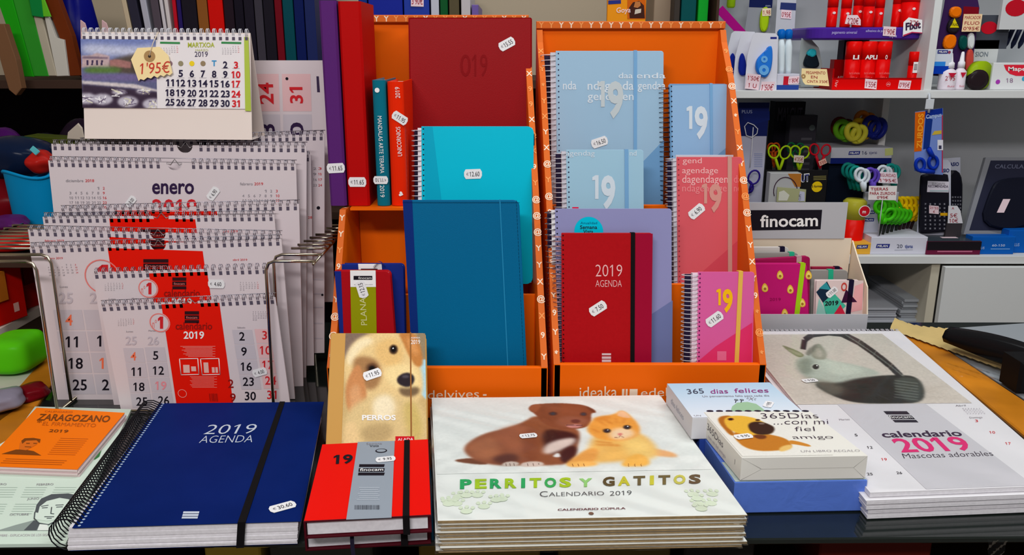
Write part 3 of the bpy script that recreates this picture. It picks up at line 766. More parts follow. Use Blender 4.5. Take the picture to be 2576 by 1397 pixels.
# big blue spiral agenda
ZT = 0.0285
bl = mat('royal_blue_cover', (5, 31, 98), 0.5, 0.02, noise=0.1, nscale=14)
q = [hit(p, PZ(ZT)) for p in ((181, 1328), (757, 1311), (400, 1015), (815, 1011))]
fr = Fr(q[0], q[1] - q[0], q[2] - q[0], (q[1] - q[0]).length, (q[2] - q[0]).length)
th = Thing('spiral_agenda', 'large royal blue spiral agenda lying open side right at the front left of the counter', 'agenda', group=None); th.loc = fr.P(fr.w / 2, 0, -ZT + 0.0003)
th.label = 'large royal blue spiral agenda lying flat at the front left of the counter'
t = ZT - 0.0006; f = fr
top = [(p.x, p.y) for p in (q[0], q[1], q[3], q[2])]; g = Fr((0, 0, 0), (1, 0, 0), (0, 1, 0))
mb = MB(); mb.prism(g, top, ZT - 0.0012, ZT, bl, 0.0004); f = Fr((q[0]), q[1] - q[0], q[2] - q[0], fr.w, fr.h)
# square holes along the spiral edge
d = (q[2] - q[0]); L = d.length; nh = 52
ge = Fr(q[0], g.u, d, 1, L)
for k in range(nh): mb.disc(ge, 0.0062, L * (k + 0.5) / nh, 0.0016, C(170, 190, 215), z=0.0004, n=6)
silv = mat('silver_print', (196, 206, 222), 0.4)
mb.textpx(f, '2019', (511, 1094), (638, 1092), (526, 1070), silv, bold=-0.008); mb.textpx(f, 'AGENDA', (500, 1116), (634, 1114), (509, 1098), silv, bold=-0.012)
for y0, y1 in ((1288, 1293), (1294.5, 1300), (1301.5, 1306)):
    def xx(x, y): return x - (y - 1287) * 0.27
    mb.polypx(f, [(xx(462, y1), y1), (xx(502, y1), y1), (xx(502, y0), y0), (xx(462, y0), y0)], silv, 0.0004)
th.part('cover', mb)
mb = MB(); low = [(top[0][0] - 0.004, top[0][1] + 0.002), (top[1][0] - 0.003, top[1][1] + 0.002), (top[2][0] - 0.002, top[2][1] - 0.002), (top[3][0] + 0.002, top[3][1] - 0.002)]
nlay = 12
for k in range(nlay):                                  # page block in thin layers so that the edges read as paper
    z0 = 0.0014 + (ZT - 0.0028) * k / nlay; z1 = 0.0014 + (ZT - 0.0028) * (k + 1) / nlay; rnd = random.Random(k); dx = rnd.uniform(-0.0006, 0.0006)
    mb.prism(g, [(x + dx * 0.4 - 0.005 * (1 - k / nlay) * (1 if i in (0, 3) else 0.6), y + (dx if i < 2 else -dx)) for i, (x, y) in enumerate(low)], z0, z1, pages_m)
th.part('pages', mb)
mb = MB(); mb.prism(g, [(x - 0.003, y + 0.001) for x, y in low], 0.0004, 0.0013, bl); th.part('back_cover', mb)
mb = MB(); ring_row(mb, Fr(q[0], g.u, d, 1, L), (0, 0.002), (0, L - 0.002), nh, 0.0172, mat('black_wire', (24, 24, 30), 0.3), 0.00075, zc=-0.0108, out=0.52, seg=14)
th.part('spiral_binding', mb)
mb = MB(); e = [hit(p, PZ(ZT)) for p in ((598, 1317), (618, 1316), (717, 1012), (704, 1012))]
mb.prism(g, [(p.x, p.y) for p in e], ZT + 0.0001, ZT + 0.0009, black_band)
mb.add([(e[0].x, e[0].y - 0.0004, ZT + 0.0009), (e[1].x, e[1].y - 0.0004, ZT + 0.0009), (e[1].x - 0.004, e[1].y - 0.0002, 0.0006), (e[0].x - 0.004, e[0].y - 0.0002, 0.0006)], [(3, 2, 1, 0)], black_band)
th.part('elastic_band', mb); sticker(th, f, (711, 1277), 27, '30.60', size=0.0265)

# two red elastic agendas
ZR = 0.0425
def red_agenda(label, ztop, t, corn, top_one):
    q = [hit(p, PZ(ztop)) for p in corn]; pts = [(p.x, p.y) for p in (q[0], q[1], q[3], q[2])]
    th = Thing('elastic_agenda', label, 'agenda', group=None); th.loc = Vector(((pts[0][0] + pts[1][0]) / 2, (pts[0][1] + pts[2][1]) / 2, ztop - t))
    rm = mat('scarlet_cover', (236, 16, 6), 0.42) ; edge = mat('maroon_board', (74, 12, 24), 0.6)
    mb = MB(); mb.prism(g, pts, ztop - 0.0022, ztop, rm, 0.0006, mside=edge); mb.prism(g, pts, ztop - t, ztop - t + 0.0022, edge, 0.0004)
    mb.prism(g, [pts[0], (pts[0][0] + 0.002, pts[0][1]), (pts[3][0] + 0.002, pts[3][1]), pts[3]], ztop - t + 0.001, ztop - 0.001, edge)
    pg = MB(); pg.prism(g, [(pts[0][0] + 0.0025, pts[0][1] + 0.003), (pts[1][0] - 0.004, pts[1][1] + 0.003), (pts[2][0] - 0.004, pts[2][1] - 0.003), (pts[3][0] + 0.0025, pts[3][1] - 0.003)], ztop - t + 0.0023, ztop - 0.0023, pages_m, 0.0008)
    f = Fr(q[0], q[1] - q[0], q[2] - q[0], (q[1] - q[0]).length, (q[2] - q[0]).length); th.fr = f
    if top_one:
        mb.textpx(f, '19', (838, 1168), (887, 1166), (840, 1146), ink, bold=0.03)
    th.part('cover', mb); th.part('pages', pg)
    eb = MB(); w0 = hit((1013, 1300), PZ(ztop)); w1 = hit((1030, 1300), PZ(ztop)); n0 = hit((1017, 1109), PZ(ztop)); n1 = hit((1031, 1109), PZ(ztop))
    y0 = pts[0][1] + (pts[1][1] - pts[0][1]) * 0.8
    if top_one: eb.prism(g, [(w0.x, y0 - 0.0004), (w1.x, y0 - 0.0004), (n1.x, n1.y), (n0.x, n0.y)], ztop + 0.0001, ztop + 0.001, black_band)
    eb.abox((w0.x, y0 - 0.0012, ztop - t - 0.0002), (w1.x, y0 - 0.0003, ztop + (0.001 if top_one else -0.0005)), black_band)
    th.part('elastic_band', eb); return th, f, q
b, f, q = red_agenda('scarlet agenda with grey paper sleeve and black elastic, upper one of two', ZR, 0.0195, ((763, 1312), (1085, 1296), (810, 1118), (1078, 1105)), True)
mb = MB(); gs = mat('grey_sleeve', (150, 160, 172), 0.5)
e = [hit(p, PZ(ZR + 0.0004)) for p in ((871, 1308), (985, 1303), (993, 1110), (900, 1113))]
mb.prism(g, [(p.x, p.y) for p in e], ZR + 0.0002, ZR + 0.0007, gs); fs = Fr((0, 0, ZR + 0.0007), (1, 0, 0), (0, 1, 0))
for y0, y1 in ((1169, 1176), (1179, 1188), (1190, 1197)):
    mb.polypx(fs, [(904 - (y1 - 1169) * 0.12, y1), (966, y1), (968, y0), (904 - (y0 - 1169) * 0.12, y0)], ink)
mb.textpx(fs, 'finocam', (905, 1187), (964, 1186), (906, 1180), white_ink, z=0.0006, bold=0.01)
mb.textpx(fs, 'Semana', (922, 1120), (961, 1119), (922, 1115), ink_grey); mb.textpx(fs, 'Vista', (930, 1126), (953, 1125), (930, 1121), ink)
c = fs.px(959, 1135); mb.disc(fs, c[0], c[1], 0.0066, ink, n=20, ry=0.005); mb.disc(fs, c[0], c[1], 0.0052, gs, z=0.0005, n=20, ry=0.0034)
for k in range(7): mb.textpx(fs, 'lorem ipsum dolor sit amet'[k:18 + k * 1], (905 - k, 1228 + k * 5), (955 + k % 3, 1227.5 + k * 5), (905 - k, 1225.5 + k * 5), mat('pale_sleeve_print', (186, 194, 204), 0.6)) if False else mb.polypx(fs, [(903 - k + (k % 3) * 3, 1229 + k * 5), (955 - (k % 2) * 4, 1229 + k * 5), (955 - (k % 2) * 4, 1227 + k * 5), (903 - k + (k % 3) * 3, 1227 + k * 5)], mat('pale_sleeve_print', (178, 187, 198), 0.6))
rnd = random.Random(4); x = 892.0
while x < 956:
    w = rnd.choice((0.8, 1.2, 2.2)); mb.polypx(fs, [(x, 1283), (x + w, 1283), (x + w, 1272), (x, 1272)], mat('barcode_ink', (70, 74, 84), 0.6)); x += w + rnd.choice((0.9, 1.4, 2.0))
b.part('paper_sleeve', mb); sticker(b, fs, (970, 1157), 12, '9.95', size=0.0215)
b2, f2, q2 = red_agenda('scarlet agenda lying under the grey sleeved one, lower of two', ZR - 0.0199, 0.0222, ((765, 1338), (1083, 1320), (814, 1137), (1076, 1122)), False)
mb = MB(); a = hit((888, 1334), PZ(0.02))
mb.sheet(lambda u, v: Vector((a.x - 0.0015 + 0.004 * u + 0.004 * v * v, q2[0].y - 0.0006 - 0.006 * math.sin(v * 1.5) - 0.003 * v, 0.0225 - 0.034 * v)), 2, 10, mat('ribbon_black', (30, 26, 44), 0.6)); b2.part('ribbon_marker', mb)

# dog agenda propped on the lip of the left display
A0 = hit((820, 1150), PZ(0.0006)); pl = (Vector((0, 0.893, 0.002)), Vector((0, -0.125, 0.125)).normalized())
yy = 1.013; zz = 0.122
pl = (Vector((0, 0.893, 0.004)), Vector((0, -(zz - 0.004), (yy - 0.893))).normalized())
b = hardbook('dog_agenda', 'agenda with a golden retriever puppy photo cover and gold spine propped upright', pl, (818, 1142), (1076, 1142), (832, 838), 0.014, mat('gold_gloss', (206, 156, 84), 0.22, coat=0.4), 'bc', 0.004)
f = b.fr
x0 = f.px(864, 990)[0]; P = Pic(f, x0, 0.0006, f.w - 0.0008, f.h - 0.0008, 230, (206, 176, 120))
P.hard([(1046, 838), (1075, 838), (1075, 930), (1046, 930)], (150, 132, 104), 4); P.hard([(866, 838), (930, 838), (900, 880), (866, 905)], (132, 110, 96), 6)
P.hard([(1050, 905), (1077, 905), (1077, 1010), (1056, 990)], (170, 214, 232), 2)
P.poly([(866, 905), (896, 850), (960, 836), (1020, 840), (1054, 900), (1066, 960), (1062, 1000), (1030, 1030), (960, 1040), (890, 1000), (866, 960)], (234, 202, 142), 5)
P.poly([(868, 900), (890, 862), (925, 845), (945, 860), (905, 880), (880, 930)], (250, 232, 190), 6, 0.9)
P.poly([(1000, 836), (1048, 838), (1060, 880), (1066, 920), (1048, 926), (1030, 900), (1012, 860)], (196, 128, 66), 3); P.poly([(1018, 850), (1044, 850), (1056, 900), (1036, 890)], (222, 154, 92), 5, 0.8)
P.poly([(950, 860), (1000, 846), (1020, 890), (1000, 930), (960, 920), (940, 890)], (232, 188, 118), 7, 0.8)
P.poly([(884, 905), (912, 895), (950, 905), (962, 940), (952, 975), (925, 985), (898, 960)], (146, 98, 60), 6, 0.75)
P.poly([(890, 925), (905, 915), (918, 960), (925, 1010), (915, 1040), (900, 1055), (878, 1045), (868, 1000), (872, 960)], (206, 140, 88), 3); P.poly([(876, 985), (900, 960), (912, 1000), (905, 1040), (888, 1045)], (228, 172, 122), 5, 0.7)
P.ell((990, 880), 11, 12, (70, 48, 34), 2); P.ell((990, 879), 6.5, 8, (22, 16, 16), 1); P.ell((989, 877), 1.6, 1.6, (250, 250, 250), 0)
P.ell((936, 928), 15, 14, (84, 54, 38), 4, 0.9); P.ell((936, 929), 8, 8, (24, 18, 20), 2)
P.poly([(964, 925), (1010, 915), (1046, 925), (1058, 960), (1050, 985), (1010, 985), (975, 965)], (248, 222, 160), 6, 0.8)
P.poly([(1000, 948), (1020, 937), (1040, 942), (1044, 960), (1030, 976), (1010, 972), (998, 962)], (46, 38, 44), 2); P.ell((1020, 948), 9, 4, (96, 90, 100), 2, 0.7)
P.poly([(1000, 975), (1024, 978), (1050, 972), (1058, 985), (1040, 1000), (1010, 998)], (92, 70, 52), 4, 0.8)
P.poly([(905, 1010), (950, 985), (1010, 1000), (1070, 1020), (1077, 1145), (866, 1145), (866, 1040)], (224, 196, 140), 7)
P.poly([(940, 1000), (985, 990), (1000, 1040), (960, 1060), (935, 1040)], (248, 234, 200), 7, 0.9)
P.poly([(866, 1060), (900, 1060), (905, 1145), (866, 1145)], (240, 206, 150), 6, 0.8); P.poly([(900, 1075), (990, 1060), (985, 1110), (920, 1120)], (176, 150, 104), 8, 0.7)
P.poly([(1010, 1010), (1050, 1010), (1070, 1100), (1030, 1120)], (200, 176, 96), 8, 0.7)
P.grain(0.05, 3, rad=1); P.put(b.mb, 0.0004)
b.mb.textpx(f, 'PERROS', (911, 1058), (996, 1058), (911, 1045), white_ink, z=0.001, bold=0.03); b.mb.textpx(f, '2019', (1034, 867), (1057, 867), (1034, 856), white_ink, z=0.001); b.mb.textpx(f, 'AGENDA', (1034, 853), (1057, 853), (1034, 849), white_ink, z=0.001)
b.part('cover', b.mb); b.part('pages', b.pg)
band(b, f, f.px(1031, 838)[0], 0.0018, mat('brown_elastic', (150, 98, 50), 0.5), 0.014, x2=f.px(1033, 1142)[0])
sticker(b, f, (937, 943), 20, '11.95', size=0.0228, z=0.001)
mb = MB(); mb.prism(f, [f.px(*p) for p in ((996, 1130), (1044, 1130), (1042, 1099), (995, 1099))], 0.0008, 0.0012, C(206, 20, 34)); mb.textpx(f, 'ALADA', (1001, 1111), (1040, 1110), (1001, 1104), white_ink, z=0.0015)
b.part('red_label', mb)
# ================================================================ puppy and kitten calendars
PN = 9; ZP = 0.0372; TP = ZP / PN
def puppy_cover():
    q = [hit(p, PZ(ZP)) for p in ((1101, 1311), (1880, 1296), (1086, 1001), (1663, 998))]
    return q
q = puppy_cover(); g = Fr((0, 0, 0), (1, 0, 0), (0, 1, 0)); pts = [(p.x, p.y) for p in (q[0], q[1], q[3], q[2])]
white_cov = mat('white_gloss_cover', (232, 236, 232), 0.4); kraft = mat('kraft_board_edge', (176, 150, 108), 0.75, noise=0.15, nscale=200)
f = Fr(q[0], q[1] - q[0], q[2] - q[0], (q[1] - q[0]).length, (q[2] - q[0]).length)
def puppy_base(th, ztop):
    mb = MB(); mb.prism(g, pts, ztop - 0.0012, ztop, white_cov, mside=kraft); return mb
film2 = film_mat('shrink_wrap', 0.12, 0.3, 16)
first = Thing('puppy_calendar', 'white wall calendar with a brown puppy and ginger kitten, topmost of the shrink wrapped stack', 'calendar', (0.1, 0.86, ZP - TP), 'shrink wrapped puppy and kitten calendars')
mb = puppy_base(first, ZP)
fz = Fr(q[0], q[1] - q[0], q[2] - q[0]); P = Pic(fz, 0.0015, fz.px(1400, 1189)[1], min(fz.px(1663, 998)[0], f.w) - 0.0015, f.h - 0.003, 340, (232, 236, 232))
# ---- brown puppy
P.poly([(1140, 1158), (1200, 1152), (1230, 1166), (1220, 1172), (1150, 1164)], (120, 72, 48), 1)
P.poly([(1166, 1138), (1172, 1118), (1215, 1092), (1270, 1080), (1320, 1062), (1345, 1045), (1400, 1060), (1455, 1080), (1460, 1100), (1440, 1170), (1370, 1172), (1300, 1172), (1240, 1172), (1195, 1160)], (150, 88, 58), 2)
P.poly([(1172, 1136), (1190, 1110), (1240, 1098), (1260, 1120), (1250, 1160), (1205, 1160)], (176, 112, 76), 5, 0.8)
P.poly([(1240, 1088), (1310, 1066), (1340, 1090), (1330, 1140), (1290, 1150)], (166, 98, 66), 6, 0.8)
P.poly([(1235, 1150), (1300, 1140), (1310, 1165), (1250, 1172)], (84, 48, 40), 4, 0.8)
P.poly([(1310, 1090), (1345, 1075), (1360, 1110), (1352, 1165), (1318, 1168)], (140, 78, 52), 4, 0.9)
P.poly([(1362, 1080), (1420, 1085), (1455, 1095), (1448, 1120), (1400, 1145), (1370, 1140)], (66, 36, 34), 3)
P.poly([(1368, 1122), (1400, 1108), (1450, 1100), (1446, 1118), (1400, 1140), (1366, 1146)], (226, 206, 196), 3)
P.poly([(1405, 1140), (1440, 1120), (1454, 1130), (1440, 1166), (1412, 1166)], (70, 38, 36), 2); P.poly([(1388, 1150), (1404, 1138), (1412, 1150), (1402, 1152)], (236, 236, 236), 1)
P.poly([(1262, 1168), (1278, 1162), (1304, 1163), (1306, 1172), (1280, 1175), (1264, 1174)], (206, 190, 178), 1); P.poly([(1308, 1168), (1330, 1162), (1360, 1162), (1372, 1170), (1350, 1176), (1312, 1176)], (216, 196, 184), 1)
for x in (1272, 1282, 1292, 1326, 1340, 1354): P.line([(x, 1167), (x + 2, 1174)], 1.5, (120, 90, 80), 0)
P.poly([(1329, 1030), (1336, 1019), (1362, 1017), (1400, 1015), (1440, 1017), (1470, 1020), (1496, 1032), (1500, 1040), (1486, 1040), (1488, 1062), (1478, 1076), (1440, 1082), (1400, 1080), (1364, 1066), (1346, 1042), (1334, 1036)], (140, 78, 52), 1)
P.poly([(1330, 1031), (1338, 1020), (1362, 1018), (1356, 1030), (1346, 1040)], (158, 92, 62), 1); P.poly([(1470, 1021), (1494, 1032), (1499, 1040), (1488, 1038)], (112, 62, 42), 1)
P.poly([(1366, 1024), (1440, 1020), (1470, 1030), (1468, 1046), (1380, 1050)], (152, 86, 58), 5, 0.8)
P.poly([(1396, 1056), (1430, 1046), (1478, 1052), (1480, 1068), (1450, 1076), (1410, 1074)], (162, 100, 76), 4, 0.8)
P.ell((1391, 1042), 11, 5, (96, 58, 48), 1); P.ell((1391, 1042), 6, 3.4, (60, 66, 74), 1); P.ell((1468, 1043), 9, 5, (96, 58, 48), 1); P.ell((1468, 1043), 5, 3.2, (60, 66, 74), 1)
P.ell((1448, 1061), 12, 5, (112, 60, 52), 1); P.poly([(1420, 1070), (1450, 1068), (1468, 1070), (1456, 1078), (1432, 1078)], (206, 140, 132), 1); P.line([(1424, 1071), (1466, 1071)], 1.5, (70, 36, 34), 0)
# ---- ginger kitten
P.poly([(1640, 1128), (1690, 1138), (1706, 1148), (1700, 1152), (1660, 1150), (1636, 1144)], (232, 176, 120), 2)
P.poly([(1494, 1090), (1560, 1082), (1610, 1090), (1640, 1110), (1660, 1150), (1600, 1160), (1520, 1165), (1470, 1168), (1476, 1140)], (244, 192, 104), 4)
P.poly([(1560, 1095), (1612, 1096), (1650, 1130), (1640, 1158), (1580, 1156)], (248, 214, 130), 6, 0.8)
P.poly([(1424, 1166), (1440, 1154), (1480, 1128), (1508, 1130), (1500, 1160), (1470, 1174), (1432, 1176)], (238, 168, 84), 2)
P.poly([(1562, 1168), (1580, 1150), (1610, 1140), (1636, 1158), (1632, 1174), (1590, 1176), (1566, 1175)], (248, 188, 88), 2)
P.poly([(1424, 1168), (1440, 1162), (1500, 1162), (1506, 1172), (1470, 1176), (1430, 1176)], (250, 190, 100), 2)
for x in (1440, 1454, 1468, 1580, 1596, 1612): P.line([(x, 1168), (x + 2, 1175)], 1.8, (150, 88, 40), 0)
P.poly([(1486, 1062), (1500, 1050), (1546, 1044), (1562, 1032), (1578, 1040), (1590, 1052), (1606, 1066), (1612, 1088), (1596, 1104), (1560, 1112), (1510, 1108), (1480, 1092), (1476, 1076)], (244, 168, 74), 2)
P.poly([(1548, 1046), (1564, 1032), (1580, 1044), (1588, 1054), (1570, 1052)], (246, 196, 150), 1); P.poly([(1490, 1060), (1500, 1050), (1540, 1046), (1530, 1058)], (226, 140, 54), 3, 0.8)
P.poly([(1530, 1086), (1560, 1076), (1590, 1080), (1600, 1096), (1570, 1108), (1535, 1106)], (250, 224, 190), 4, 0.9)
for a, bq in (((1520, 1056), (1540, 1068)), ((1506, 1060), (1524, 1072)), ((1548, 1052), (1552, 1066)), ((1572, 1054), (1566, 1066)), ((1490, 1080), (1508, 1090)), ((1500, 1112), (1540, 1116)), ((1500, 1120), (1560, 1122))):
    P.line([a, bq], 3, (214, 122, 44), 2, 0.7)
P.ell((1526, 1085), 10, 5.5, (120, 80, 40), 1); P.ell((1527, 1085), 7.5, 4.6, (40, 48, 58), 1); P.ell((1578, 1076), 10, 5.5, (120, 80, 40), 1); P.ell((1577, 1076), 7.5, 4.6, (40, 48, 58), 1)
for c in ((1529, 1083), (1579, 1074)): P.ell(c, 1.6, 1.2, (250, 250, 250), 0)
P.poly([(1552, 1092), (1566, 1090), (1564, 1097), (1558, 1098)], (226, 130, 120), 1); P.line([(1560, 1098), (1556, 1102), (1546, 1102)], 1.2, (150, 90, 70), 0); P.line([(1560, 1098), (1570, 1102)], 1.2, (150, 90, 70), 0)
P.grain(0.02, 5, rad=1)
P.put(mb, 0.0004)
cols = [(52, 168, 96), (166, 200, 40), (52, 168, 96), (166, 200, 40), (52, 168, 96), (166, 200, 40), (62, 176, 92), (176, 204, 46)]
fp = Fr((0, 0, ZP), (1, 0, 0), (0, 1, 0))
def letters(s, A, B, h, cols):
    n = len(s); W = [1.0 if ch not in 'IY' else (0.55 if ch == 'I' else 1.0) for ch in s]; tot = sum(W) + 0.26 * (n - 1); x = 0
    for k, ch in enumerate(s):
        a = x / tot; b_ = (x + W[k]) / tot; x += W[k] + 0.26
        pa = (A[0] + (B[0] - A[0]) * a, A[1] + (B[1] - A[1]) * a); pb = (A[0] + (B[0] - A[0]) * b_, A[1] + (B[1] - A[1]) * b_)
        if ch != ' ':
            if ch == 'I': pa = (pa[0] + (pb[0] - pa[0]) * 0.2, pa[1]); pb = (pb[0] - 3, pb[1])
            mb.textpx(fp, ch, pa, pb, (pa[0] + 0.02 * h, pa[1] - h), C(*cols[k % len(cols)]), z=0.0008, bold=0.045)
letters('PERRITOS', (1157, 1231), (1437, 1226), 23, cols); letters('Y', (1456, 1226), (1490, 1225), 20, [(150, 206, 120)])
letters('GATITOS', (1516, 1224), (1763, 1217), 22, [(96, 82, 50), (206, 200, 60), (110, 96, 60), (206, 200, 60), (120, 104, 60), (206, 200, 90), (104, 86, 60)])
mb.textpx(fp, 'C', (1358, 1252), (1378, 1252), (1358, 1238), C(70, 72, 74), z=0.0008, bold=-0.012); mb.textpx(fp, 'ALENDARIO', (1381, 1251), (1520, 1248), (1381, 1241), C(70, 72, 74), z=0.0008, bold=-0.012); mb.textpx(fp, '2019', (1534, 1249), (1589, 1247), (1534, 1238), C(70, 72, 74), z=0.0008, bold=-0.012)
mb.textpx(fp, 'CALENDARIO CÚPULA', (1403, 1287), (1574, 1283), (1403, 1281), C(110, 60, 66), z=0.0008, bold=0.02)
c = fp.px(1487, 1294); mb.disc(fp, c[0], c[1], 0.0026, C(120, 88, 70), z=0.0008, n=14)
rnd = random.Random(8)                                            # pale paw prints in the lower corners
for k in range(16):
    x = rnd.choice((rnd.uniform(1120, 1270), rnd.uniform(1690, 1830))); y = rnd.uniform(1238, 1300); c = fp.px(x, y); m = C(216, 228, 204); zq = 0.0003 + k * 0.00004
    mb.disc(fp, c[0], c[1], 0.006, m, z=zq, n=14, ry=0.005)
    for dx in (-0.006, 0, 0.006): mb.disc(fp, c[0] + dx, c[1] + 0.008 - abs(dx) * 0.3, 0.0022, m, z=zq + 0.00002 + (0.00001 if dx else 0), n=10, ry=0.003)
first.part('cover', mb)
def page_block(z0, z1, seed):
    b = MB(); r = random.Random(seed); e = r.uniform(-0.0016, 0.0016)
    b.prism(g, [(x + (0.0012 if i in (0, 3) else -0.0012) + e, y + (0.001 if i < 2 else -0.001)) for i, (x, y) in enumerate(pts)], z0, z1, kraft, 0.0004); return b
first.part('page_block', page_block(ZP - TP + 0.0003, ZP - 0.0013, 1)); sticker(first, fp, (1329, 1099), 12, '12.75', size=0.021, z=0.0012)
def wrap(th, zt, zb, seed):
    b = MB(); r = random.Random(seed); cx = sum(p[0] for p in pts) / 4; cy = sum(p[1] for p in pts) / 4
    o = [(cx + (x - cx) * 1.006, cy + (y - cy) * 1.006) for x, y in pts]; n = 16
    ring = []
    for k in range(4):
        a, c = o[k], o[(k + 1) % 4]; ring += [(a[0] + (c[0] - a[0]) * i / n, a[1] + (c[1] - a[1]) * i / n) for i in range(n)]
    N = len(ring); vs = [(x, y, zt - 0.0004) for x, y in ring] + [(x + r.uniform(-1, 1) * 0.0012, y + r.uniform(-1, 1) * 0.0012, (zt + zb) / 2) for x, y in ring] + [(x, y, zb) for x, y in ring]
    b.add(vs, [(i, (i + 1) % N, N + (i + 1) % N, N + i) for i in range(N)] + [(N + i, N + (i + 1) % N, 2 * N + (i + 1) % N, 2 * N + i) for i in range(N)], film2, True)
    return b
w = wrap(first, ZP, ZP - TP + 0.0002, 3)
P4 = [Vector((*p, 0)) for p in pts]
def topf(u, v):
    a = P4[0].lerp(P4[1], u); c = P4[3].lerp(P4[2], u); p = a.lerp(c, v); return Vector((p.x, p.y, ZP + 0.0019 + 0.0005 * math.sin(u * 37 + 9 * math.sin(v * 8)) + 0.0004 * math.sin(v * 41 + u * 30)))
w.sheet(topf, 60, 44, film2); first.part('shrink_wrap', w)
low = Thing('puppy_calendar', 'x', 'calendar', (0.1, 0.86, ZP - 2 * TP), 'shrink wrapped puppy and kitten calendars')
zt = ZP - TP
mb = MB(); mb.prism(g, pts, zt - 0.0012, zt - 0.0003, white_cov, mside=mat('grey_board_edge', (150, 138, 116), 0.7)); low.part('cover', mb); low.part('page_block', page_block(zt - TP + 0.0003, zt - 0.0013, 2)); low.part('shrink_wrap', wrap(low, zt - 0.0002, zt - TP + 0.0002, 5))
ords = ['second', 'third', 'fourth', 'fifth', 'sixth', 'seventh', 'eighth', 'bottom']
rnd = random.Random(12)
for k in range(PN - 1):
    lab = 'puppy calendar showing its kraft board edge, %s from the top of its stack' % ords[k] if k < PN - 2 else 'shrink wrapped puppy calendar at the very bottom of the puppy stack'
    if k == 0: low.e['label'] = lab; continue
    copy_thing(low.e, (rnd.uniform(-0.003, 0.002), rnd.uniform(-0.0012, 0.0012), -k * TP), lab, rz=rnd.uniform(-0.004, 0.004))

# ================================================================ gift books on the right of the puppies
def gift_box(name, label, ztop, t, corn, m, group=None, cat='book'):
    q = [hit(p, PZ(ztop)) for p in corn]; pts = [(p.x, p.y) for p in (q[0], q[1], q[3], q[2])]
    th = Thing(name, label, cat, (sum(p[0] for p in pts) / 4, sum(p[1] for p in pts) / 4, ztop - t), group)
    mb = MB(); mb.prism(g, pts, ztop - t, ztop, m, 0.0008); th.q, th.pts, th.mb = q, pts, mb
    th.f = Fr((0, 0, ztop), (1, 0, 0), (0, 1, 0)); th.ztop = ztop
    th.left = Fr((pts[3][0], pts[3][1], ztop - t), Vector((pts[0][0] - pts[3][0], pts[0][1] - pts[3][1], 0)), (0, 0, 1))
    th.front = Fr((pts[0][0], pts[0][1], ztop - t), Vector((pts[1][0] - pts[0][0], pts[1][1] - pts[0][1], 0)), (0, 0, 1))
    th.front.w = math.dist(pts[0], pts[1]); th.left.w = math.dist(pts[0], pts[3])
    return th
wbox = mat('white_card_box', (232, 230, 222), 0.45); bluecard = mat('cornflower_card', (100, 138, 232), 0.4)
HB = 0.0375
cov_m = mat('pale_landscape_print', (190, 206, 204), 0.4)
b = gift_box('gift_book', 'thick cornflower blue boxed book at the bottom under the white dog book', HB, HB - 0.0006, ((1848, 1214), (2182, 1208), (1760, 1085), (2038, 1080)), bluecard)
b.mb.polypx(b.f, [(1850, 1213), (2180, 1207), (2130, 1160), (1815, 1164)], cov_m, 0.0003)
b.part('box', b.mb)
w = MB(); o = 0.0006; L = [(b.pts[0][0] - o, b.pts[0][1] - o), (b.pts[1][0] + o, b.pts[1][1] - o), (b.pts[2][0] + o, b.pts[2][1] + o), (b.pts[3][0] - o, b.pts[3][1] + o)]
w.prism(g, L, 0.001, HB + 0.0006, film); b.part('shrink_wrap', w)
# upper white box with the dog
ZW = HB + 0.0285
b = gift_box('gift_book', 'white boxed gift book with a big nosed brown dog on its lid', ZW, 0.0275, ((1866, 1151), (2183, 1146), (1768, 1037), (2040, 1035)), wbox)
f = b.f
fz = Fr(b.q[0], b.q[1] - b.q[0], b.q[2] - b.q[0]); P = Pic(fz, 0.0012, 0.0012, fz.px(2046, 1100)[0], (b.q[2] - b.q[0]).length - 0.0012, 220, (232, 230, 222))
P.poly([(1838, 1088), (1880, 1086), (1960, 1098), (1990, 1112), (1992, 1130), (1950, 1136), (1900, 1136), (1862, 1122)], (196, 122, 38), 2); P.poly([(1960, 1126), (1990, 1118), (1994, 1130), (1960, 1140)], (232, 190, 110), 2)
P.poly([(1984, 1108), (2010, 1112), (2042, 1122), (2036, 1126), (2005, 1120), (1985, 1118)], (206, 134, 48), 1)
P.poly([(1804, 1058), (1812, 1048), (1840, 1046), (1850, 1060), (1838, 1080), (1850, 1096), (1838, 1098), (1820, 1080)], (176, 104, 30), 2)
P.poly([(1822, 1052), (1850, 1046), (1890, 1050), (1920, 1062), (1944, 1080), (1940, 1094), (1900, 1098), (1862, 1094), (1834, 1082), (1822, 1066)], (232, 180, 60), 2)
P.poly([(1880, 1066), (1910, 1060), (1944, 1072), (1950, 1082), (1940, 1094), (1908, 1096), (1886, 1086)], (58, 36, 26), 2); P.poly([(1890, 1094), (1930, 1096), (1926, 1106), (1904, 1106)], (110, 56, 26), 2)
P.ell((1838, 1056), 8, 3.4, (120, 66, 24), 1); P.ell((1838, 1056), 4.5, 2.6, (40, 24, 18), 0); P.ell((1906, 1058), 6, 2.4, (70, 40, 20), 1); P.ell((1916, 1067), 8, 2.2, (150, 130, 120), 1, 0.7)
P.grain(0.02, 6, rad=1); P.put(b.mb, 0.0004)
for s, A, B, Ct in (('365Días', (1916, 1055), (2060, 1054), (1912, 1042)), ('...con mi', (1946, 1070), (2084, 1069), (1946, 1058)), ('fiel', (2000, 1087), (2050, 1086), (1998, 1076)), ('amigo', (1996, 1106), (2098, 1105), (1990, 1098))):
    b.mb.textpx(f, s, A, B, Ct, C(62, 50, 66), z=0.0009, bold=-0.012)
b.mb.textpx(f, 'UN LIBRO REGALO', (2016, 1140), (2164, 1138), (2014, 1135), ink_grey, z=0.0009, bold=-0.014)
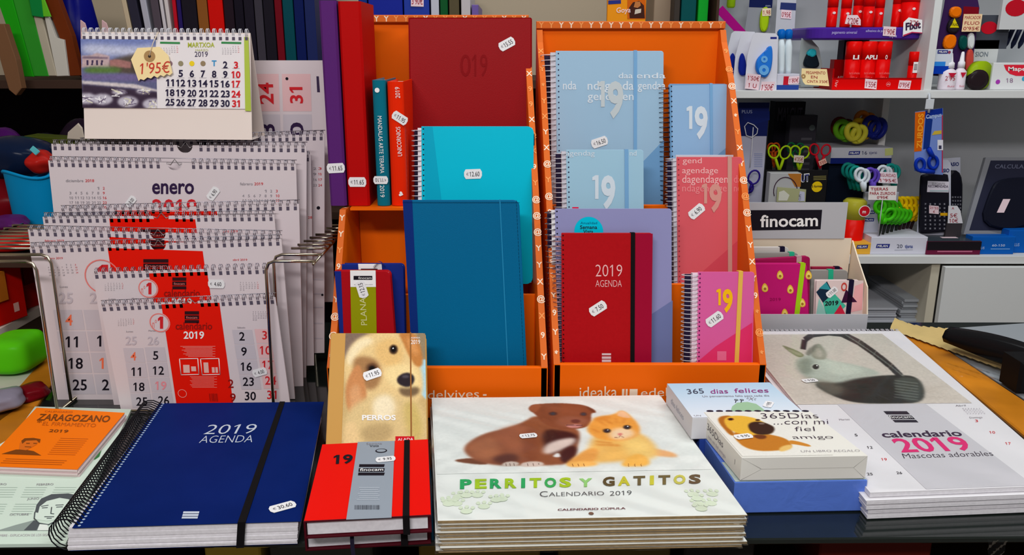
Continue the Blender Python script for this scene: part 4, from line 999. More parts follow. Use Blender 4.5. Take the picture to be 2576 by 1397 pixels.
fl = b.left; x0 = fl.w * 0.13
b.mb.text(fl, '365Días', fl.w * 0.36, 0.0135, 0.0085, C(90, 84, 92), w=fl.w * 0.42, bold=-0.01); b.mb.text(fl, 'con mi fiel amigo', fl.w * 0.42, 0.0055, 0.0042, ink_pale, w=fl.w * 0.46)
b.mb.rect(fl, fl.w * 0.86, 0.011, fl.w * 0.865, 0.017, ink)
ff = b.front
crease = C(196, 194, 188)
b.mb.rect(ff, ff.w * 0.16, 0.0135, ff.w * 0.90, 0.0139, crease)
for x0_, x1_, y0_, y1_ in ((0.005, 0.16, 0.0265, 0.0138), (0.005, 0.16, 0.001, 0.0135), (0.995, 0.90, 0.0265, 0.0138), (0.995, 0.90, 0.001, 0.0135)):
    b.mb.tube([ff.P(ff.w * x0_, y0_, 0.0001), ff.P(ff.w * x1_, y1_, 0.0001)], 0.00022, crease, 4)
b.part('box', b.mb); sticker(b, f, (1870, 1101), 14, '9.95', size=0.021, z=0.0012)
# 365 happy days book behind it and the dark blue one below
ZF = 0.0655
b = gift_box('gift_book', 'dark blue boxed book carrying the pale blue happy days book', 0.0375, 0.0369, ((1760, 1106), (2022, 1103), (1702, 1012), (1925, 1008)), mat('deep_blue_card', (44, 72, 156), 0.4)); b.part('box', b.mb)
b = gift_box('gift_book', 'pale blue gift book about 365 happy days with a green hill, behind the dog book', ZF, 0.0275, ((1742, 1052), (2030, 1046), (1678, 966), (1936, 963)), mat('grey_white_card', (214, 214, 218), 0.45))
f = b.f
P = Pic(f, min(p[0] for p in b.pts) , b.pts[0][1], max(p[0] for p in b.pts), b.pts[3][1], 160, (214, 226, 238)); 
# the lid is a slanted quad, so the print is laid as bands instead of one rectangle
bands = 24
for k in range(bands):
    a0, a1 = k / bands, (k + 1) / bands; c0 = (176, 208, 232); c1 = (226, 232, 242); cc = tuple(int(c1[i] + (c0[i] - c1[i]) * (k / bands)) for i in range(3))
    L0, L1, R0, R1 = [Vector((*b.pts[i], 0)) for i in (0, 3, 1, 2)]
    p = [L0.lerp(L1, a0), R0.lerp(R1, a0), R0.lerp(R1, a1), L0.lerp(L1, a1)]; b.mb.poly(f, [(v.x, v.y) for v in p], C(*cc), 0.0003)
for s, A, B, Ct, m in (('365', (1730, 993), (1772, 991), (1726, 981), C(70, 78, 96)), ('dias', (1788, 992), (1832, 991), (1786, 981), C(150, 60, 130)), ('felices', (1848, 990), (1934, 989), (1846, 979), C(150, 60, 130))): b.mb.textpx(f, s, A, B, Ct, m, z=0.0008, bold=0.0)
b.mb.textpx(f, 'Un pensamiento feliz para cada día', (1768, 1001), (1936, 999), (1766, 996.5), ink_grey, z=0.0008)
gr = C(158, 196, 160); b.mb.polypx(f, [(1838, 1036), (1842, 1024), (1854, 1015), (1880, 1013), (1902, 1018), (1916, 1028), (1926, 1036)], gr, 0.0008)
for x in (1852, 1866):
    c = f.px(x, 1008); b.mb.ring2d(f, c[0], c[1], 0.0016, 0.0024, ink, z=0.0009, n=12); b.mb.polypx(f, [(x - 3, 1015), (x - 1, 1015), (x + 1, 1008), (x - 1, 1008)], ink, 0.0009)
c = f.px(1890, 1005); b.mb.disc(f, c[0], c[1], 0.0018, ink_grey, z=0.0009, n=12)
for k in range(8):
    a = k * math.pi / 4; b.mb.tube([f.P(c[0] + 0.0036 * math.cos(a), c[1] + 0.0036 * math.sin(a), 0.0008), f.P(c[0] + 0.006 * math.cos(a), c[1] + 0.006 * math.sin(a), 0.0008)], 0.0003, ink_grey, 4)
for k in range(11): c = f.px(1786 + k * 24, 1036); b.mb.disc(f, c[0], c[1], 0.0042, C(50, 46, 62), z=0.0009, n=14, ry=0.0026)
b.mb.textpx(f, 'UN', (1747, 1049), (1764, 1049), (1745, 1046), ink_grey, z=0.0009)
fl = b.left; b.mb.text(fl, 'días felices', fl.w * 0.45, 0.010, 0.008, C(150, 158, 176), w=fl.w * 0.5, bold=-0.01)
b.part('box', b.mb); sticker(b, f, (1933, 1020), 60, '9.95', size=0.019, z=0.0012)

# ================================================================ pet calendars on the right
ZC = 0.030; NC = 5; TC = ZC / NC
qc = [hit(p, PZ(ZC)) for p in ((2189, 1240), (2706, 1220), (1852, 834), (2262, 833))]; cp = [(p.x, p.y) for p in (qc[0], qc[1], qc[3], qc[2])]
fc = Fr((0, 0, ZC), (1, 0, 0), (0, 1, 0))
cal_white = mat('calendar_white', (230, 228, 232), 0.45)
th = Thing('pet_calendar', 'large wall calendar with a rabbit in a basket, topmost of the right stack', 'calendar', (sum(p[0] for p in cp) / 4, sum(p[1] for p in cp) / 4, ZC - TC), 'finished pet calendars in the right hand stack')
th.group = 'pet calendars in the right hand stack'
mb = MB(); mb.prism(g, cp, ZC - 0.001, ZC, cal_white)
cgrey = C(206, 204, 210); mb.polypx(fc, [(2105, 1017), (2325, 1014), (2600, 1222), (2330, 1232)], cgrey, 0.0003)
E = hit((1940, 1017), PZ(ZC)); A = [hit(p, PZ(ZC)) for p in ((2003, 1019), (2445, 1015), (1862, 843), (2272, 842))]
fq = Fr((A[0].x, A[0].y, ZC), A[1] - A[0], A[2] - A[0]); 
fq = Fr(A[0], A[1] - A[0], A[2] - A[0]); wq, hq = (A[1] - A[0]).length, (A[2] - A[0]).length
P = Pic(fq, 0, 0, wq, hq, 300, (206, 198, 186)); P.vgrad((200, 198, 188), (214, 204, 194), 0.7)
for k in range(9): P.line([(1960 + k * 30, 985 + (k % 3) * 12), (2200 + k * 30, 960 + (k % 4) * 14)], 7, (190, 180, 168), 5, 0.35)
ins = [(2040, 965), (2090, 958), (2180, 948), (2260, 944), (2306, 948), (2326, 978), (2322, 1014), (2250, 1017), (2150, 1016), (2090, 996)]
P.poly(ins, (46, 48, 44), 2); P.poly([(2240, 950), (2308, 950), (2326, 980), (2316, 1014), (2270, 1010)], (92, 100, 92), 4, 0.6)
for k in range(7): P.line([(2250, 958 + k * 7), (2310, 966 + k * 7)], 1.6, (150, 158, 150), 1, 0.6)
for pts_, wd, cc in (([(2020, 880), (2024, 856), (2044, 843), (2084, 838), (2124, 842)], 14, (52, 48, 50)), ([(2120, 842), (2160, 862), (2200, 890), (2240, 922), (2266, 948)], 15, (50, 50, 48))):
    for a_, b_ in zip(pts_[:-1], pts_[1:]): P.line([a_, b_], wd, cc, 1)
for k in range(16):
    t = k / 15; x = 2130 + 136 * t; y = 847 + 98 * t * (0.85 + 0.15 * t); P.line([(x - 4, y - 4), (x + 8, y + 3)], 2.2, (132, 140, 130), 1, 0.8)
body = [(2004, 904), (2030, 892), (2060, 894), (2088, 908), (2140, 916), (2196, 930), (2222, 944), (2150, 954), (2110, 966), (2060, 962), (2020, 948), (2004, 926)]
P.poly(body, (180, 190, 178), 4); P.poly([(2060, 900), (2100, 910), (2180, 930), (2150, 944), (2090, 948)], (202, 212, 198), 7, 0.8); P.poly([(2004, 908), (2040, 898), (2050, 930), (2030, 948), (2008, 934)], (120, 132, 118), 6, 0.7)
P.poly([(1966, 870), (1972, 870), (2010, 885), (2026, 896), (2010, 902), (1985, 886)], (128, 136, 104), 1); P.poly([(1972, 876), (2012, 888), (2020, 896), (2006, 896)], (166, 168, 140), 2, 0.8)
P.poly([(2040, 902), (2042, 880), (2058, 862), (2072, 876), (2082, 894), (2074, 908)], (150, 152, 136), 2); P.poly([(2050, 896), (2056, 872), (2070, 888), (2070, 902)], (190, 184, 170), 3, 0.8); P.poly([(2024, 886), (2058, 862), (2050, 880), (2034, 900)], (100, 104, 92), 2, 0.7)
P.ell((2052, 924), 11, 8, (206, 214, 200), 2, 0.9); P.ell((2052, 924), 8, 6.4, (30, 28, 30), 1); P.ell((2055, 921), 1.8, 1.5, (240, 240, 240), 0)
P.poly([(2010, 942), (2040, 952), (2110, 964), (2130, 990), (2090, 1000), (2050, 970)], (128, 126, 112), 7, 0.6)
P.grain(0.05, 7, rad=1); P.put(mb, 0.0004)
for y0, y1 in ((1036, 1044), (1047, 1056), (1058, 1064)): mb.polypx(fc, [(2222 + (y1 - 1036) * 1.05, y1), (2281 + (y1 - 1036) * 1.05, y1), (2281 + (y0 - 1036) * 1.05, y0), (2222 + (y0 - 1036) * 1.05, y0)], C(44, 40, 52), 0.0006)
mb.textpx(fc, 'finocam', (2240, 1055), (2296, 1054), (2234, 1048), white_ink, z=0.0009)
mb.textpx(fc, 'calendario', (2222, 1102), (2423, 1098), (2212, 1087), C(62, 46, 70), z=0.0006, bold=0.02)
mb.textpx(fc, '2019', (2268, 1139), (2452, 1133), (2238, 1105), C(226, 50, 120), z=0.0006, bold=0.02)
mb.textpx(fc, 'Mascotas adorables', (2274, 1155), (2500, 1148), (2268, 1143), C(66, 58, 70), z=0.0006, bold=-0.01)
for s, x, y, m in (('5', 2151, 1099, ink), ('12', 2182, 1130, ink), ('19', 2218, 1160, ink_red), ('25', 2182, 1197, ink), ('26', 2256, 1194, ink), ('3', 2454, 1063, ink_red), ('10', 2490, 1092, ink_red), ('17', 2530, 1120, ink_red)):
    mb.textpx(fc, s, (x, y), (x + 7 * len(s), y), (x - 2, y - 6), m, z=0.0006)
for s, A_, B_ in (('Martes', (2112, 1059), (2138, 1058)), ('Domingo', (2440, 1054), (2472, 1053)), ('Abril', (2404, 1024), (2430, 1023))): mb.textpx(fc, s, A_, B_, (A_[0] - 2, A_[1] - 4), ink_grey, z=0.0006)
for r_ in range(4):
    for c_ in range(7): mb.textpx(fc, str(r_ * 7 + c_ + 1), (2420 + c_ * 7 + r_ * 4, 1031 + r_ * 4), (2424 + c_ * 7 + r_ * 4, 1031 + r_ * 4), (2420 + c_ * 7 + r_ * 4, 1028 + r_ * 4), ink_pale, z=0.0006)
th.part('cover', mb)
mb = MB(); mb.prism(g, cp, ZC - TC + 0.0003, ZC - 0.0011, pages_m, 0.0004); th.part('pages', mb)
mb = MB(); Lc = (qc[3] - qc[2]); fw = Fr(qc[2], Lc, Vector((0, 1, 0))); 
ring_row(mb, fw, (0, 0), (Lc.length, 0), 34, 0.0045, white_wire, 0.0006, zc=-0.002, out=0.3, twin=0.0012, skip=((0.46, 0.56),)); th.part('wire_binding', mb)
mb = MB(); PP = [Vector((*p, 0)) for p in cp]
def topc(u, v):
    a = PP[0].lerp(PP[1], u); c = PP[3].lerp(PP[2], u); p = a.lerp(c, v); return Vector((p.x, p.y, ZC + 0.0026 + 0.0008 * math.sin(u * 16 + 5 * math.sin(v * 6)) + 0.0006 * math.sin(v * 23 + u * 9)))
mb.sheet(topc, 50, 50, film_mat('loose_film', 0.14, 0.45, 12)); th.part('shrink_wrap', mb)
sticker(th, fc, (2037, 960), 14, '9.50', size=0.0225, z=0.0014)
for k in range(1, NC):
    z1 = ZC - k * TC; t2 = Thing('pet_calendar', ('white pet calendar showing only edges, %s from the top of its stack' % ords[k - 1]) if k < NC - 1 else 'white pet calendar at the very bottom of the right hand stack', 'calendar', (th.loc[0], th.loc[1], z1 - TC), th.group)
    r = random.Random(30 + k); dx, dy = r.uniform(-0.006, 0.001), r.uniform(-0.006, -0.001); pc = [(x + dx, y + dy) for x, y in cp]
    mb = MB(); mb.prism(g, pc, z1 - 0.0013, z1 - 0.0003, cal_white); t2.part('cover', mb)
    mb = MB(); mb.prism(g, [(x + (0.001 if i in (0, 3) else -0.001), y) for i, (x, y) in enumerate(pc)], z1 - TC + 0.0005, z1 - 0.0014, pages_m, 0.0004); t2.part('pages', mb)

# ================================================================ left front: orange almanac and white sheets
ZO = 0.0145
qo = [hit(p, PZ(ZO)) for p in ((-45, 1172), (195, 1181), (92, 1026), (314, 1039))]; po = [(p.x, p.y) for p in (qo[0], qo[1], qo[3], qo[2])]
th = Thing('almanac_booklet', 'orange paper almanac booklet with dark lettering at the left edge', 'booklet', (sum(p[0] for p in po) / 4, sum(p[1] for p in po) / 4, 0.0042))
oc = mat('orange_paper', (252, 122, 12), 0.55); f = Fr((0, 0, ZO), (1, 0, 0), (0, 1, 0)); mb = MB(); mb.prism(g, po, ZO - 0.0006, ZO, oc)
br = C(126, 66, 20); br2 = C(196, 96, 20)
mb.textpx(f, 'ZARAGOZANO', (92, 1058), (274, 1063), (101, 1042), br, bold=0.02); mb.textpx(f, 'EL FIRMAMENTO', (106, 1071), (240, 1076), (110, 1062), br2); mb.textpx(f, '2019', (122, 1088), (170, 1090), (126, 1081), br, bold=0.01)
mb.textpx(f, 'CALENDARIO', (112, 1038), (182, 1040), (114, 1034), br2)
mb.polypx(f, [(4, 1143), (104, 1147), (85, 1136), (62, 1132), (40, 1132), (20, 1138)], br)
mb.polypx(f, [(48, 1132), (66, 1134), (92, 1120), (100, 1108), (86, 1103), (62, 1104), (50, 1116)], C(226, 112, 30), 0.0004)
mb.polypx(f, [(54, 1110), (62, 1104), (84, 1103), (102, 1106), (100, 1116), (92, 1109), (66, 1110), (56, 1118)], br, 0.0005)
for x in (66, 84): mb.polypx(f, [(x, 1118), (x + 9, 1118), (x + 9, 1116), (x, 1116)], br, 0.0006)
mb.polypx(f, [(62, 1126), (78, 1127), (79, 1125.5), (63, 1124.5)], br, 0.0006)
for k in range(9): mb.polypx(f, [(152 - k * 4, 1104 + k * 5), (222 - k * 4, 1106 + k * 5), (222 - k * 4, 1105 + k * 5), (152 - k * 4, 1103 + k * 5)], br2, 0.0004)
for k in range(3): mb.polypx(f, [(14 - k * 6, 1156 + k * 5), (168 - k * 6, 1161 + k * 5), (168 - k * 6, 1159.5 + k * 5), (14 - k * 6, 1154.5 + k * 5)], br2, 0.0004)
mb.textpx(f, '*', (92, 1070), (104, 1070), (94, 1058), br)
th.part('cover', mb); mb = MB()
for k in range(4): r = random.Random(k); e = r.uniform(-0.001, 0.001); mb.prism(g, [(x + e, y + e) for x, y in po], 0.0043 + k * 0.00235, 0.0043 + (k + 1) * 0.00235 - 0.0002, C(226, 206, 206, 0.7))
th.part('pages', mb)
ZA = 0.004
qa = [hit(p, PZ(ZA)) for p in ((-240, 1372), (165, 1368), (-20, 1020), (330, 1030))]; pa = [(p.x, p.y) for p in (qa[0], qa[1], qa[3], qa[2])]
th = Thing('almanac_sheets', 'pale mint stack of wall almanacs printed with an engraved portrait', 'calendar', (sum(p[0] for p in pa) / 4, sum(p[1] for p in pa) / 4, 0.0))
mint = mat('mint_paper', (214, 232, 218), 0.6); f = Fr((0, 0, ZA), (1, 0, 0), (0, 1, 0)); mb = MB(); mb.prism(g, pa, ZA - 0.0006, ZA, mint)
for r_ in range(2):
    for cblk in range(3):
        for k in range(5): mb.polypx(f, [(-10 + cblk * 74 - r_ * 26 - k * 3, 1228 + r_ * 42 + k * 6), (44 + cblk * 74 - r_ * 26 - k * 3, 1228 + r_ * 42 + k * 6), (44 + cblk * 74 - r_ * 26 - k * 3, 1226.6 + r_ * 42 + k * 6), (-10 + cblk * 74 - r_ * 26 - k * 3, 1226.6 + r_ * 42 + k * 6)], C(186, 204, 192), 0.0003) if not (r_ == 1 and cblk == 2) else None
for s, A_, B_ in (('FEBRERO', (92, 1223), (134, 1222)), ('ENERO', (-18, 1222), (16, 1222)), ('JUNIO', (68, 1259), (98, 1258)), ('OCTUBRE', (24, 1299), (72, 1298))): mb.textpx(f, s, A_, B_, (A_[0] + 1, A_[1] - 5), ink_grey)
# engraved portrait: an anonymous man in a suit
dk = C(86, 92, 96); md = C(150, 164, 158)
mb.polypx(f, [(88, 1308), (90, 1280), (104, 1262), (130, 1252), (168, 1250), (176, 1262), (166, 1290), (150, 1308), (118, 1312)], C(222, 238, 226), 0.0004)
mb.polypx(f, [(88, 1290), (92, 1272), (104, 1256), (130, 1245), (172, 1243), (190, 1247), (176, 1258), (150, 1254), (118, 1262), (100, 1276), (96, 1292)], dk, 0.0006)
for a_, b_ in (((88, 1290), (86, 1306)), ((86, 1306), (98, 1318)), ((98, 1318), (122, 1322)), ((122, 1322), (142, 1312)), ((104, 1276), (122, 1273)), ((140, 1273), (160, 1272)), ((106, 1280), (120, 1279)), ((142, 1278), (158, 1277)), ((130, 1278), (128, 1294)), ((128, 1294), (136, 1295)), ((112, 1302), (136, 1302)), ((118, 1306), (130, 1306))):
    pa_, pb_ = f.px(*a_), f.px(*b_); mb.tube([f.P(*pa_, 0.0005), f.P(*pb_, 0.0005)], 0.0006, dk, 4)
mb.polypx(f, [(-6, 1336), (40, 1322), (86, 1310), (92, 1320), (120, 1330), (130, 1336)], md, 0.0004); mb.polypx(f, [(86, 1310), (100, 1320), (92, 1336), (60, 1336)], dk, 0.0005); mb.polypx(f, [(100, 1320), (120, 1322), (124, 1336), (94, 1336)], C(236, 244, 238), 0.0005)
mb.polypx(f, [(-60, 1337.4), (150, 1336.4), (150, 1335.6), (-60, 1336.6)], md, 0.0005)
mb.textpx(f, 'DICIEMBRE - EXPLICACION DE LOS SIGNOS', (-20, 1352), (134, 1350), (-19, 1346), ink_pale)
mb.polypx(f, [(232, 1150), (252, 1130), (256, 1132), (250, 1150), (238, 1158)], C(60, 130, 70), 0.0005)
th.part('top_sheet', mb); mb = MB(); mb.prism(g, pa, 0.0002, ZA - 0.0007, mat('mint_edges', (196, 214, 202), 0.7)); th.part('lower_sheets', mb)
# ================================================================ wire rack with wall calendars (left)
def px_cal(name, label, Y, BL, BR, TL, t=0.005, group='spiral bound wall calendars in the wire rack', rings=30, rr=0.0042, gap=(0.47, 0.55), paper_m=None, lean=0.0, hang=True, ringside=True, skip=()):
    fr = frp(PL(Y, 0.004, lean), BL, BR, TL); th = Thing(name, label, 'calendar', group=group); w, h = fr.w, fr.h
    th.fr = fr; th.loc = fr.P(w / 2, 0, -t / 2); mb = MB(); pm = paper_m or cal_paper
    # sheet with a thumb notch at the top edge
    c = w * (gap[0] + gap[1]) / 2; r = 0.011 if hang else 0
    notch = [(c + r * math.cos(a), h - 0.0003 + (-r * math.sin(a))) for a in [math.pi * k / 10 for k in range(11)]] if hang else []
    pts = [(0, 0), (w, 0), (w, h)] + notch + [(0, h)]
    # two halves so that the concave outline fills cleanly
    if hang:
        mb.prism(fr, [(0, 0), (c, 0), (c, h - r)] + notch[6:] + [(0, h)], -0.0012, 0, pm)
        mb.prism(fr, [(c, 0), (w, 0), (w, h)] + notch[:6][0:5] + [(c, h - r)], -0.0012, 0, pm)
    else: mb.prism(fr, [(0, 0), (w, 0), (w, h), (0, h)], -0.0012, 0, pm)
    th.mb = mb
    pg = MB(); pg.box(fr, 0.0008, 0.001, w - 0.0008, h - (0.013 if hang else 0.004), -t, -0.0013, pages_m); th.part('pages', pg)
    if rings:
        hm = mat('punched_hole', (92, 84, 100), 0.8)
        for k in range(rings):
            s = (k + 0.5) / rings
            if gap[0] < s < gap[1] and hang: continue
            mb.rect(fr, w * s - 0.0021, h - 0.0086, w * s + 0.0021, h - 0.0034, hm, z=0.0003)
        rg = MB(); ring_row(rg, fr, (w, h), (0, h), rings, rr, mat('zinc_wire', (176, 172, 182), 0.3, metal=0.9), 0.0006, zc=-t / 2, out=-0.3, twin=0.0011, skip=((1 - gap[1], 1 - gap[0]),) if hang else (), seg=10)
        th.part('wire_binding', rg)
        if hang:
            hg = MB(); q = [fr.P(w * gap[0] - 0.004, h - 0.001, -t / 2), fr.P(c - 0.013, h - 0.001, -t / 2), fr.P(c - 0.006, h - 0.004, -t / 2), fr.P(c, h + 0.004, -t / 2), fr.P(c + 0.006, h - 0.004, -t / 2), fr.P(c + 0.013, h - 0.001, -t / 2), fr.P(w * gap[1] + 0.004, h - 0.001, -t / 2)]
            hg.tube(q, 0.0008, steel, 5); th.part('hanger', hg)
    return th
cal_paper = mat('calendar_paper', (222, 210, 214), 0.55)
cal_cell = mat('calendar_cell_grey', (204, 196, 204), 0.6); cal_pinkc = mat('calendar_cell_pink', (232, 190, 192), 0.6)
band_red = mat('calendar_red', (238, 26, 10), 0.45); dred_ink = mat('dark_red_print', (150, 24, 20), 0.5); orange_num = mat('orange_number', (246, 120, 84), 0.6); pale_num = mat('pale_number', (200, 190, 198), 0.6)
pinkline = mat('pink_fine_print', (244, 140, 130), 0.6); logo_m = mat('dark_logo_print', (52, 22, 28), 0.55)
def num(th, s, c, hpx, m, bold=0.012, z=0.0006):
    q = glyphs(s, bold); w = hpx * min(0.66 * len(s), (q[3] - q[2]) / q[5] * 1.04); th.mb.textpx(th.fr, s, (c[0] - w / 2, c[1] + hpx / 2), (c[0] + w / 2, c[1] + hpx / 2), (c[0] - w / 2, c[1] - hpx / 2), m, z, bold)
def mini(th, x, y, w, h, m=None, red=True, dx=0.0, start=3, days=31, tilt=0.0):
    """mini month: seven columns of tiny numbers with the week rows below each other"""
    for d in range(days):
        k = d + start; r, c = k // 7, k % 7
        X = x + c * w / 7 + dx * r; Yp = y + r * h / 5.5 + tilt * c
        hh = h / 5.5 * 0.55; s = str(d + 1)
        th.mb.textpx(th.fr, s, (X, Yp), (X + hh * (0.7 if len(s) == 1 else 1.4), Yp), (X, Yp - hh), ink_red if (c == 6 and red) else (m or ink_grey), 0.0005)
def label_px(th, s, x, y, w, h, m, bold=0.0, tilt=0.0, z=0.0006): th.mb.textpx(th.fr, s, (x, y), (x + w, y + tilt), (x, y - h), m, z, bold)
def one_logo(th, cx, cy, rpx):
    c = th.fr.px(cx, cy); e = th.fr.px(cx + rpx, cy); r = abs(e[0] - c[0])
    th.mb.disc(th.fr, c[0], c[1], r, cal_paper, z=0.0005); th.mb.ring2d(th.fr, c[0], c[1], r * 0.86, r * 0.97, mat('pink_ring', (236, 130, 124), 0.6), z=0.0007)
    label_px(th, '1', cx - rpx * 0.16, cy + rpx * 0.5, rpx * 0.5, rpx * 1.1, ink_red, 0.05, z=0.0008); label_px(th, 'nº', cx - rpx * 0.7, cy + rpx * 0.5, rpx * 0.42, rpx * 0.8, mat('pink_ring', (236, 130, 124), 0.6), z=0.0008)
def fino(th, x0, y0, x1, y1):
    h = (y1 - y0)
    for a, b in ((0, 0.28), (0.34, 0.68), (0.74, 1)): th.mb.polypx(th.fr, [(x0, y0 + h * b), (x1, y0 + h * b), (x1, y0 + h * a), (x0, y0 + h * a)], logo_m, 0.0006)
    label_px(th, 'finocam', x0 + 4, y0 + h * 0.62, (x1 - x0) - 8, h * 0.2, mat('pink_ring', (236, 130, 124), 0.6), z=0.0009)
def cover_text(th, cx, y, w):
    label_px(th, 'calendario', cx - w / 2, y, w, w * 0.2, dred_ink, 0.015); label_px(th, '2019', cx - w * 0.28, y + w * 0.25, w * 0.56, w * 0.2, white_ink, 0.02)

# rack
th = Thing('wire_rack', 'chromed wire rack with side arms holding the wall calendars', 'rack', (-0.41, 1.14, 0.0002))
chrome = mat('chrome_wire', (176, 164, 146), 0.22, metal=1.0); ZK = 0.214
def rx(px, py, Y): return hit((px, py), PY(Y)).x
YF = 1.045
xr0 = rx(667, 655, YF); xr1 = -0.254; xl0 = rx(86, 640, YF); xl1 = xl0 - 0.16
for nm, xa, xb, px_b in (('front_frame', xr0, xr1, (687, 1014)), ('front_frame', xl0, xl1, (142, 1019))):
    mb = MB(); xb0 = rx(*px_b, YF); s = 1 if xb > xa else -1
    for dy in (0.0, 0.036):
        mb.tube([(xb0, YF + dy, 0.002), (xa, YF + dy, ZK - 0.012), (xa + s * 0.004, YF + dy, ZK - 0.003), (xa + s * 0.012, YF + dy, ZK), (xb, YF + dy, ZK)], 0.0021, chrome, 8)
    mb.tube([(xb0, YF, 0.002), (xb0, 1.29, 0.002), (xb0, 1.29, ZK)], 0.0021, chrome, 8)
    th.part(nm, mb)
    mb = MB()
    for k in range(1, 9):
        y = YF + 0.05 + k * 0.022; mb.tube([(xa + s * 0.03 * (k / 9) + s * 0.012, y, ZK), (xb, y, ZK)], 0.0019, chrome, 6)
    mb.tube([(xb - s * 0.002, YF - 0.004, ZK - 0.003), (xb - s * 0.002, YF + 0.25, ZK - 0.003)], 0.002, chrome, 6); th.part('side_arms', mb)
mb = MB()
for y in (1.05, 1.13, 1.21, 1.28): mb.tube([(rx(142, 1019, YF) , y, 0.0022), (rx(687, 1014, YF), y, 0.0022)], 0.0018, chrome, 6)
th.part('floor_wires', mb)

# C1: small red and white month calendar in front
c = px_cal('wall_calendar', 'smallest red banded month calendar at the very front of the wire rack', 1.058, (305, 1036), (730, 1018), (252, 768), rings=25)
c.mb.polypx(c.fr, [(406, 766), (552, 762), (588, 1024), (446, 1030)], band_red, 0.0003)
for x0, x1, ya, yb in ((300, 440, 876, 1024), (552, 700, 830, 1012)):
    for r_ in range(4):
        y = ya + r_ * 38
        for k in range(2):
            xx = (310 if x0 == 300 else 584) + k * (54 if x0 == 300 else 56) + r_ * 6
            c.mb.polypx(c.fr, [(xx + 6, y + 36 - k * 2), (xx + (56 if x0 == 300 or k == 0 else 44), y + 36 - k * 2), (xx + (50 if x0 == 300 or k == 0 else 38), y - k * 2), (xx, y - k * 2)], cal_pinkc if (x0 != 300 and k == 1) else cal_cell, 0.0003)
for s, p, m in (('25', (330, 857), pale_num), ('26', (386, 857), pale_num), ('4', (336, 896), orange_num), ('5', (392, 894), ink), ('11', (343, 935), ink), ('12', (399, 932), ink), ('18', (350, 973), ink), ('19', (405, 970), mat('rose_number', (240, 150, 160), 0.6)), ('25', (357, 1010), ink), ('26', (412, 1007), ink),
                ('2', (609, 846), ink), ('3', (666, 843), ink_red), ('9', (614, 884), ink), ('10', (668, 881), ink_red), ('16', (620, 922), ink), ('17', (674, 918), ink_red), ('23', (625, 960), ink), ('24', (681, 957), ink_red), ('30', (630, 996), ink), ('31', (684, 993), ink_red), ('9', (586, 1000), dred_ink), ('2', (581, 965), dred_ink)):
    num(c, s, p, 21, m)
one_logo(c, 402, 812, 26); fino(c, 465, 783, 501, 813); cover_text(c, 488, 829, 92)
for k in range(9): c.mb.polypx(c.fr, [(454 + k * 1.2 + (k % 3) * 5, 872 + k * 3.2), (542 - (k % 2) * 7, 872 + k * 3.2), (542 - (k % 2) * 7, 870.6 + k * 3.2), (454 + k * 1.2 + (k % 3) * 5, 870.6 + k * 3.2)], pinkline, 0.0005)
for k in range(9): c.mb.polypx(c.fr, [(478 + (k % 3) * 3, 948 + k * 3.4), (546 - (k % 2) * 7, 948 + k * 3.4), (546 - (k % 2) * 7, 946.8 + k * 3.4), (478 + (k % 3) * 3, 946.8 + k * 3.4)], pinkline, 0.0005)
for x in (452, 505):
    for a_, b_ in (((x, 903), (x + 46, 902)), ((x + 46, 902), (x + 49, 942)), ((x + 49, 942), (x + 4, 943)), ((x + 4, 943), (x, 903))):
        pa_, pb_ = c.fr.px(*a_), c.fr.px(*b_); c.mb.tube([c.fr.P(*pa_, 0.0006), c.fr.P(*pb_, 0.0006)], 0.0006, white_ink, 4)
for q_ in ([(462, 938), (478, 938), (477, 918), (461, 918)], [(482, 934), (494, 934), (493, 922), (481, 922)], [(514, 938), (526, 938), (524, 912), (512, 912)], [(534, 938), (541, 938), (540, 924), (533, 924)], [(543, 938), (549, 938), (548, 924), (542, 924)]): c.mb.polypx(c.fr, q_, mat('pale_icon', (240, 190, 180), 0.6), 0.0006)
rnd = random.Random(2); x = 526.0
while x < 548: w_ = rnd.choice((0.8, 1.4)); c.mb.polypx(c.fr, [(x + 2, 1010), (x + 2 + w_, 1010), (x + w_, 990), (x, 990)], dred_ink, 0.0006); x += w_ + rnd.choice((1.0, 1.8))
cc = c.fr.px(459, 990); c.mb.ring2d(c.fr, cc[0], cc[1], 0.0054, 0.006, mat('pale_icon', (240, 190, 180), 0.6), z=0.0006)
mini(c, 297, 804, 44, 22, start=1); mini(c, 636, 786, 44, 28, start=0, days=30); label_px(c, 'Lunes', 318, 836, 17, 4, ink_grey); label_px(c, 'Martes', 374, 834, 18, 4, ink_grey); label_px(c, 'Sábado', 597, 826, 20, 4, ink_grey)
c.part('sheet', c.mb); sticker(c, c.fr, (654, 936), 14, '4.00', size=0.02, z=0.0012)

# C2
c = px_cal('wall_calendar', 'small red banded month calendar directly behind the smallest one in the rack', 1.076, (287, 1022), (708, 1010), (233, 686), rings=24, hang=False)
c.mb.polypx(c.fr, [(375, 688), (521, 684), (560, 940), (412, 944)], band_red, 0.0003)
one_logo(c, 373, 726, 25); fino(c, 434, 698, 469, 728); cover_text(c, 458, 746, 90)
mini(c, 264, 714, 50, 24, start=1); mini(c, 604, 712, 50, 26, start=0, days=30)
label_px(c, 'Lunes', 274, 754, 17, 4, ink_grey); label_px(c, 'Martes', 332, 753, 18, 4, ink_grey); label_px(c, 'Sábado', 557, 748, 20, 4, ink_grey)
c.part('sheet', c.mb); sticker(c, c.fr, (545, 714), -3, '4.60', size=0.022, z=0.0012)

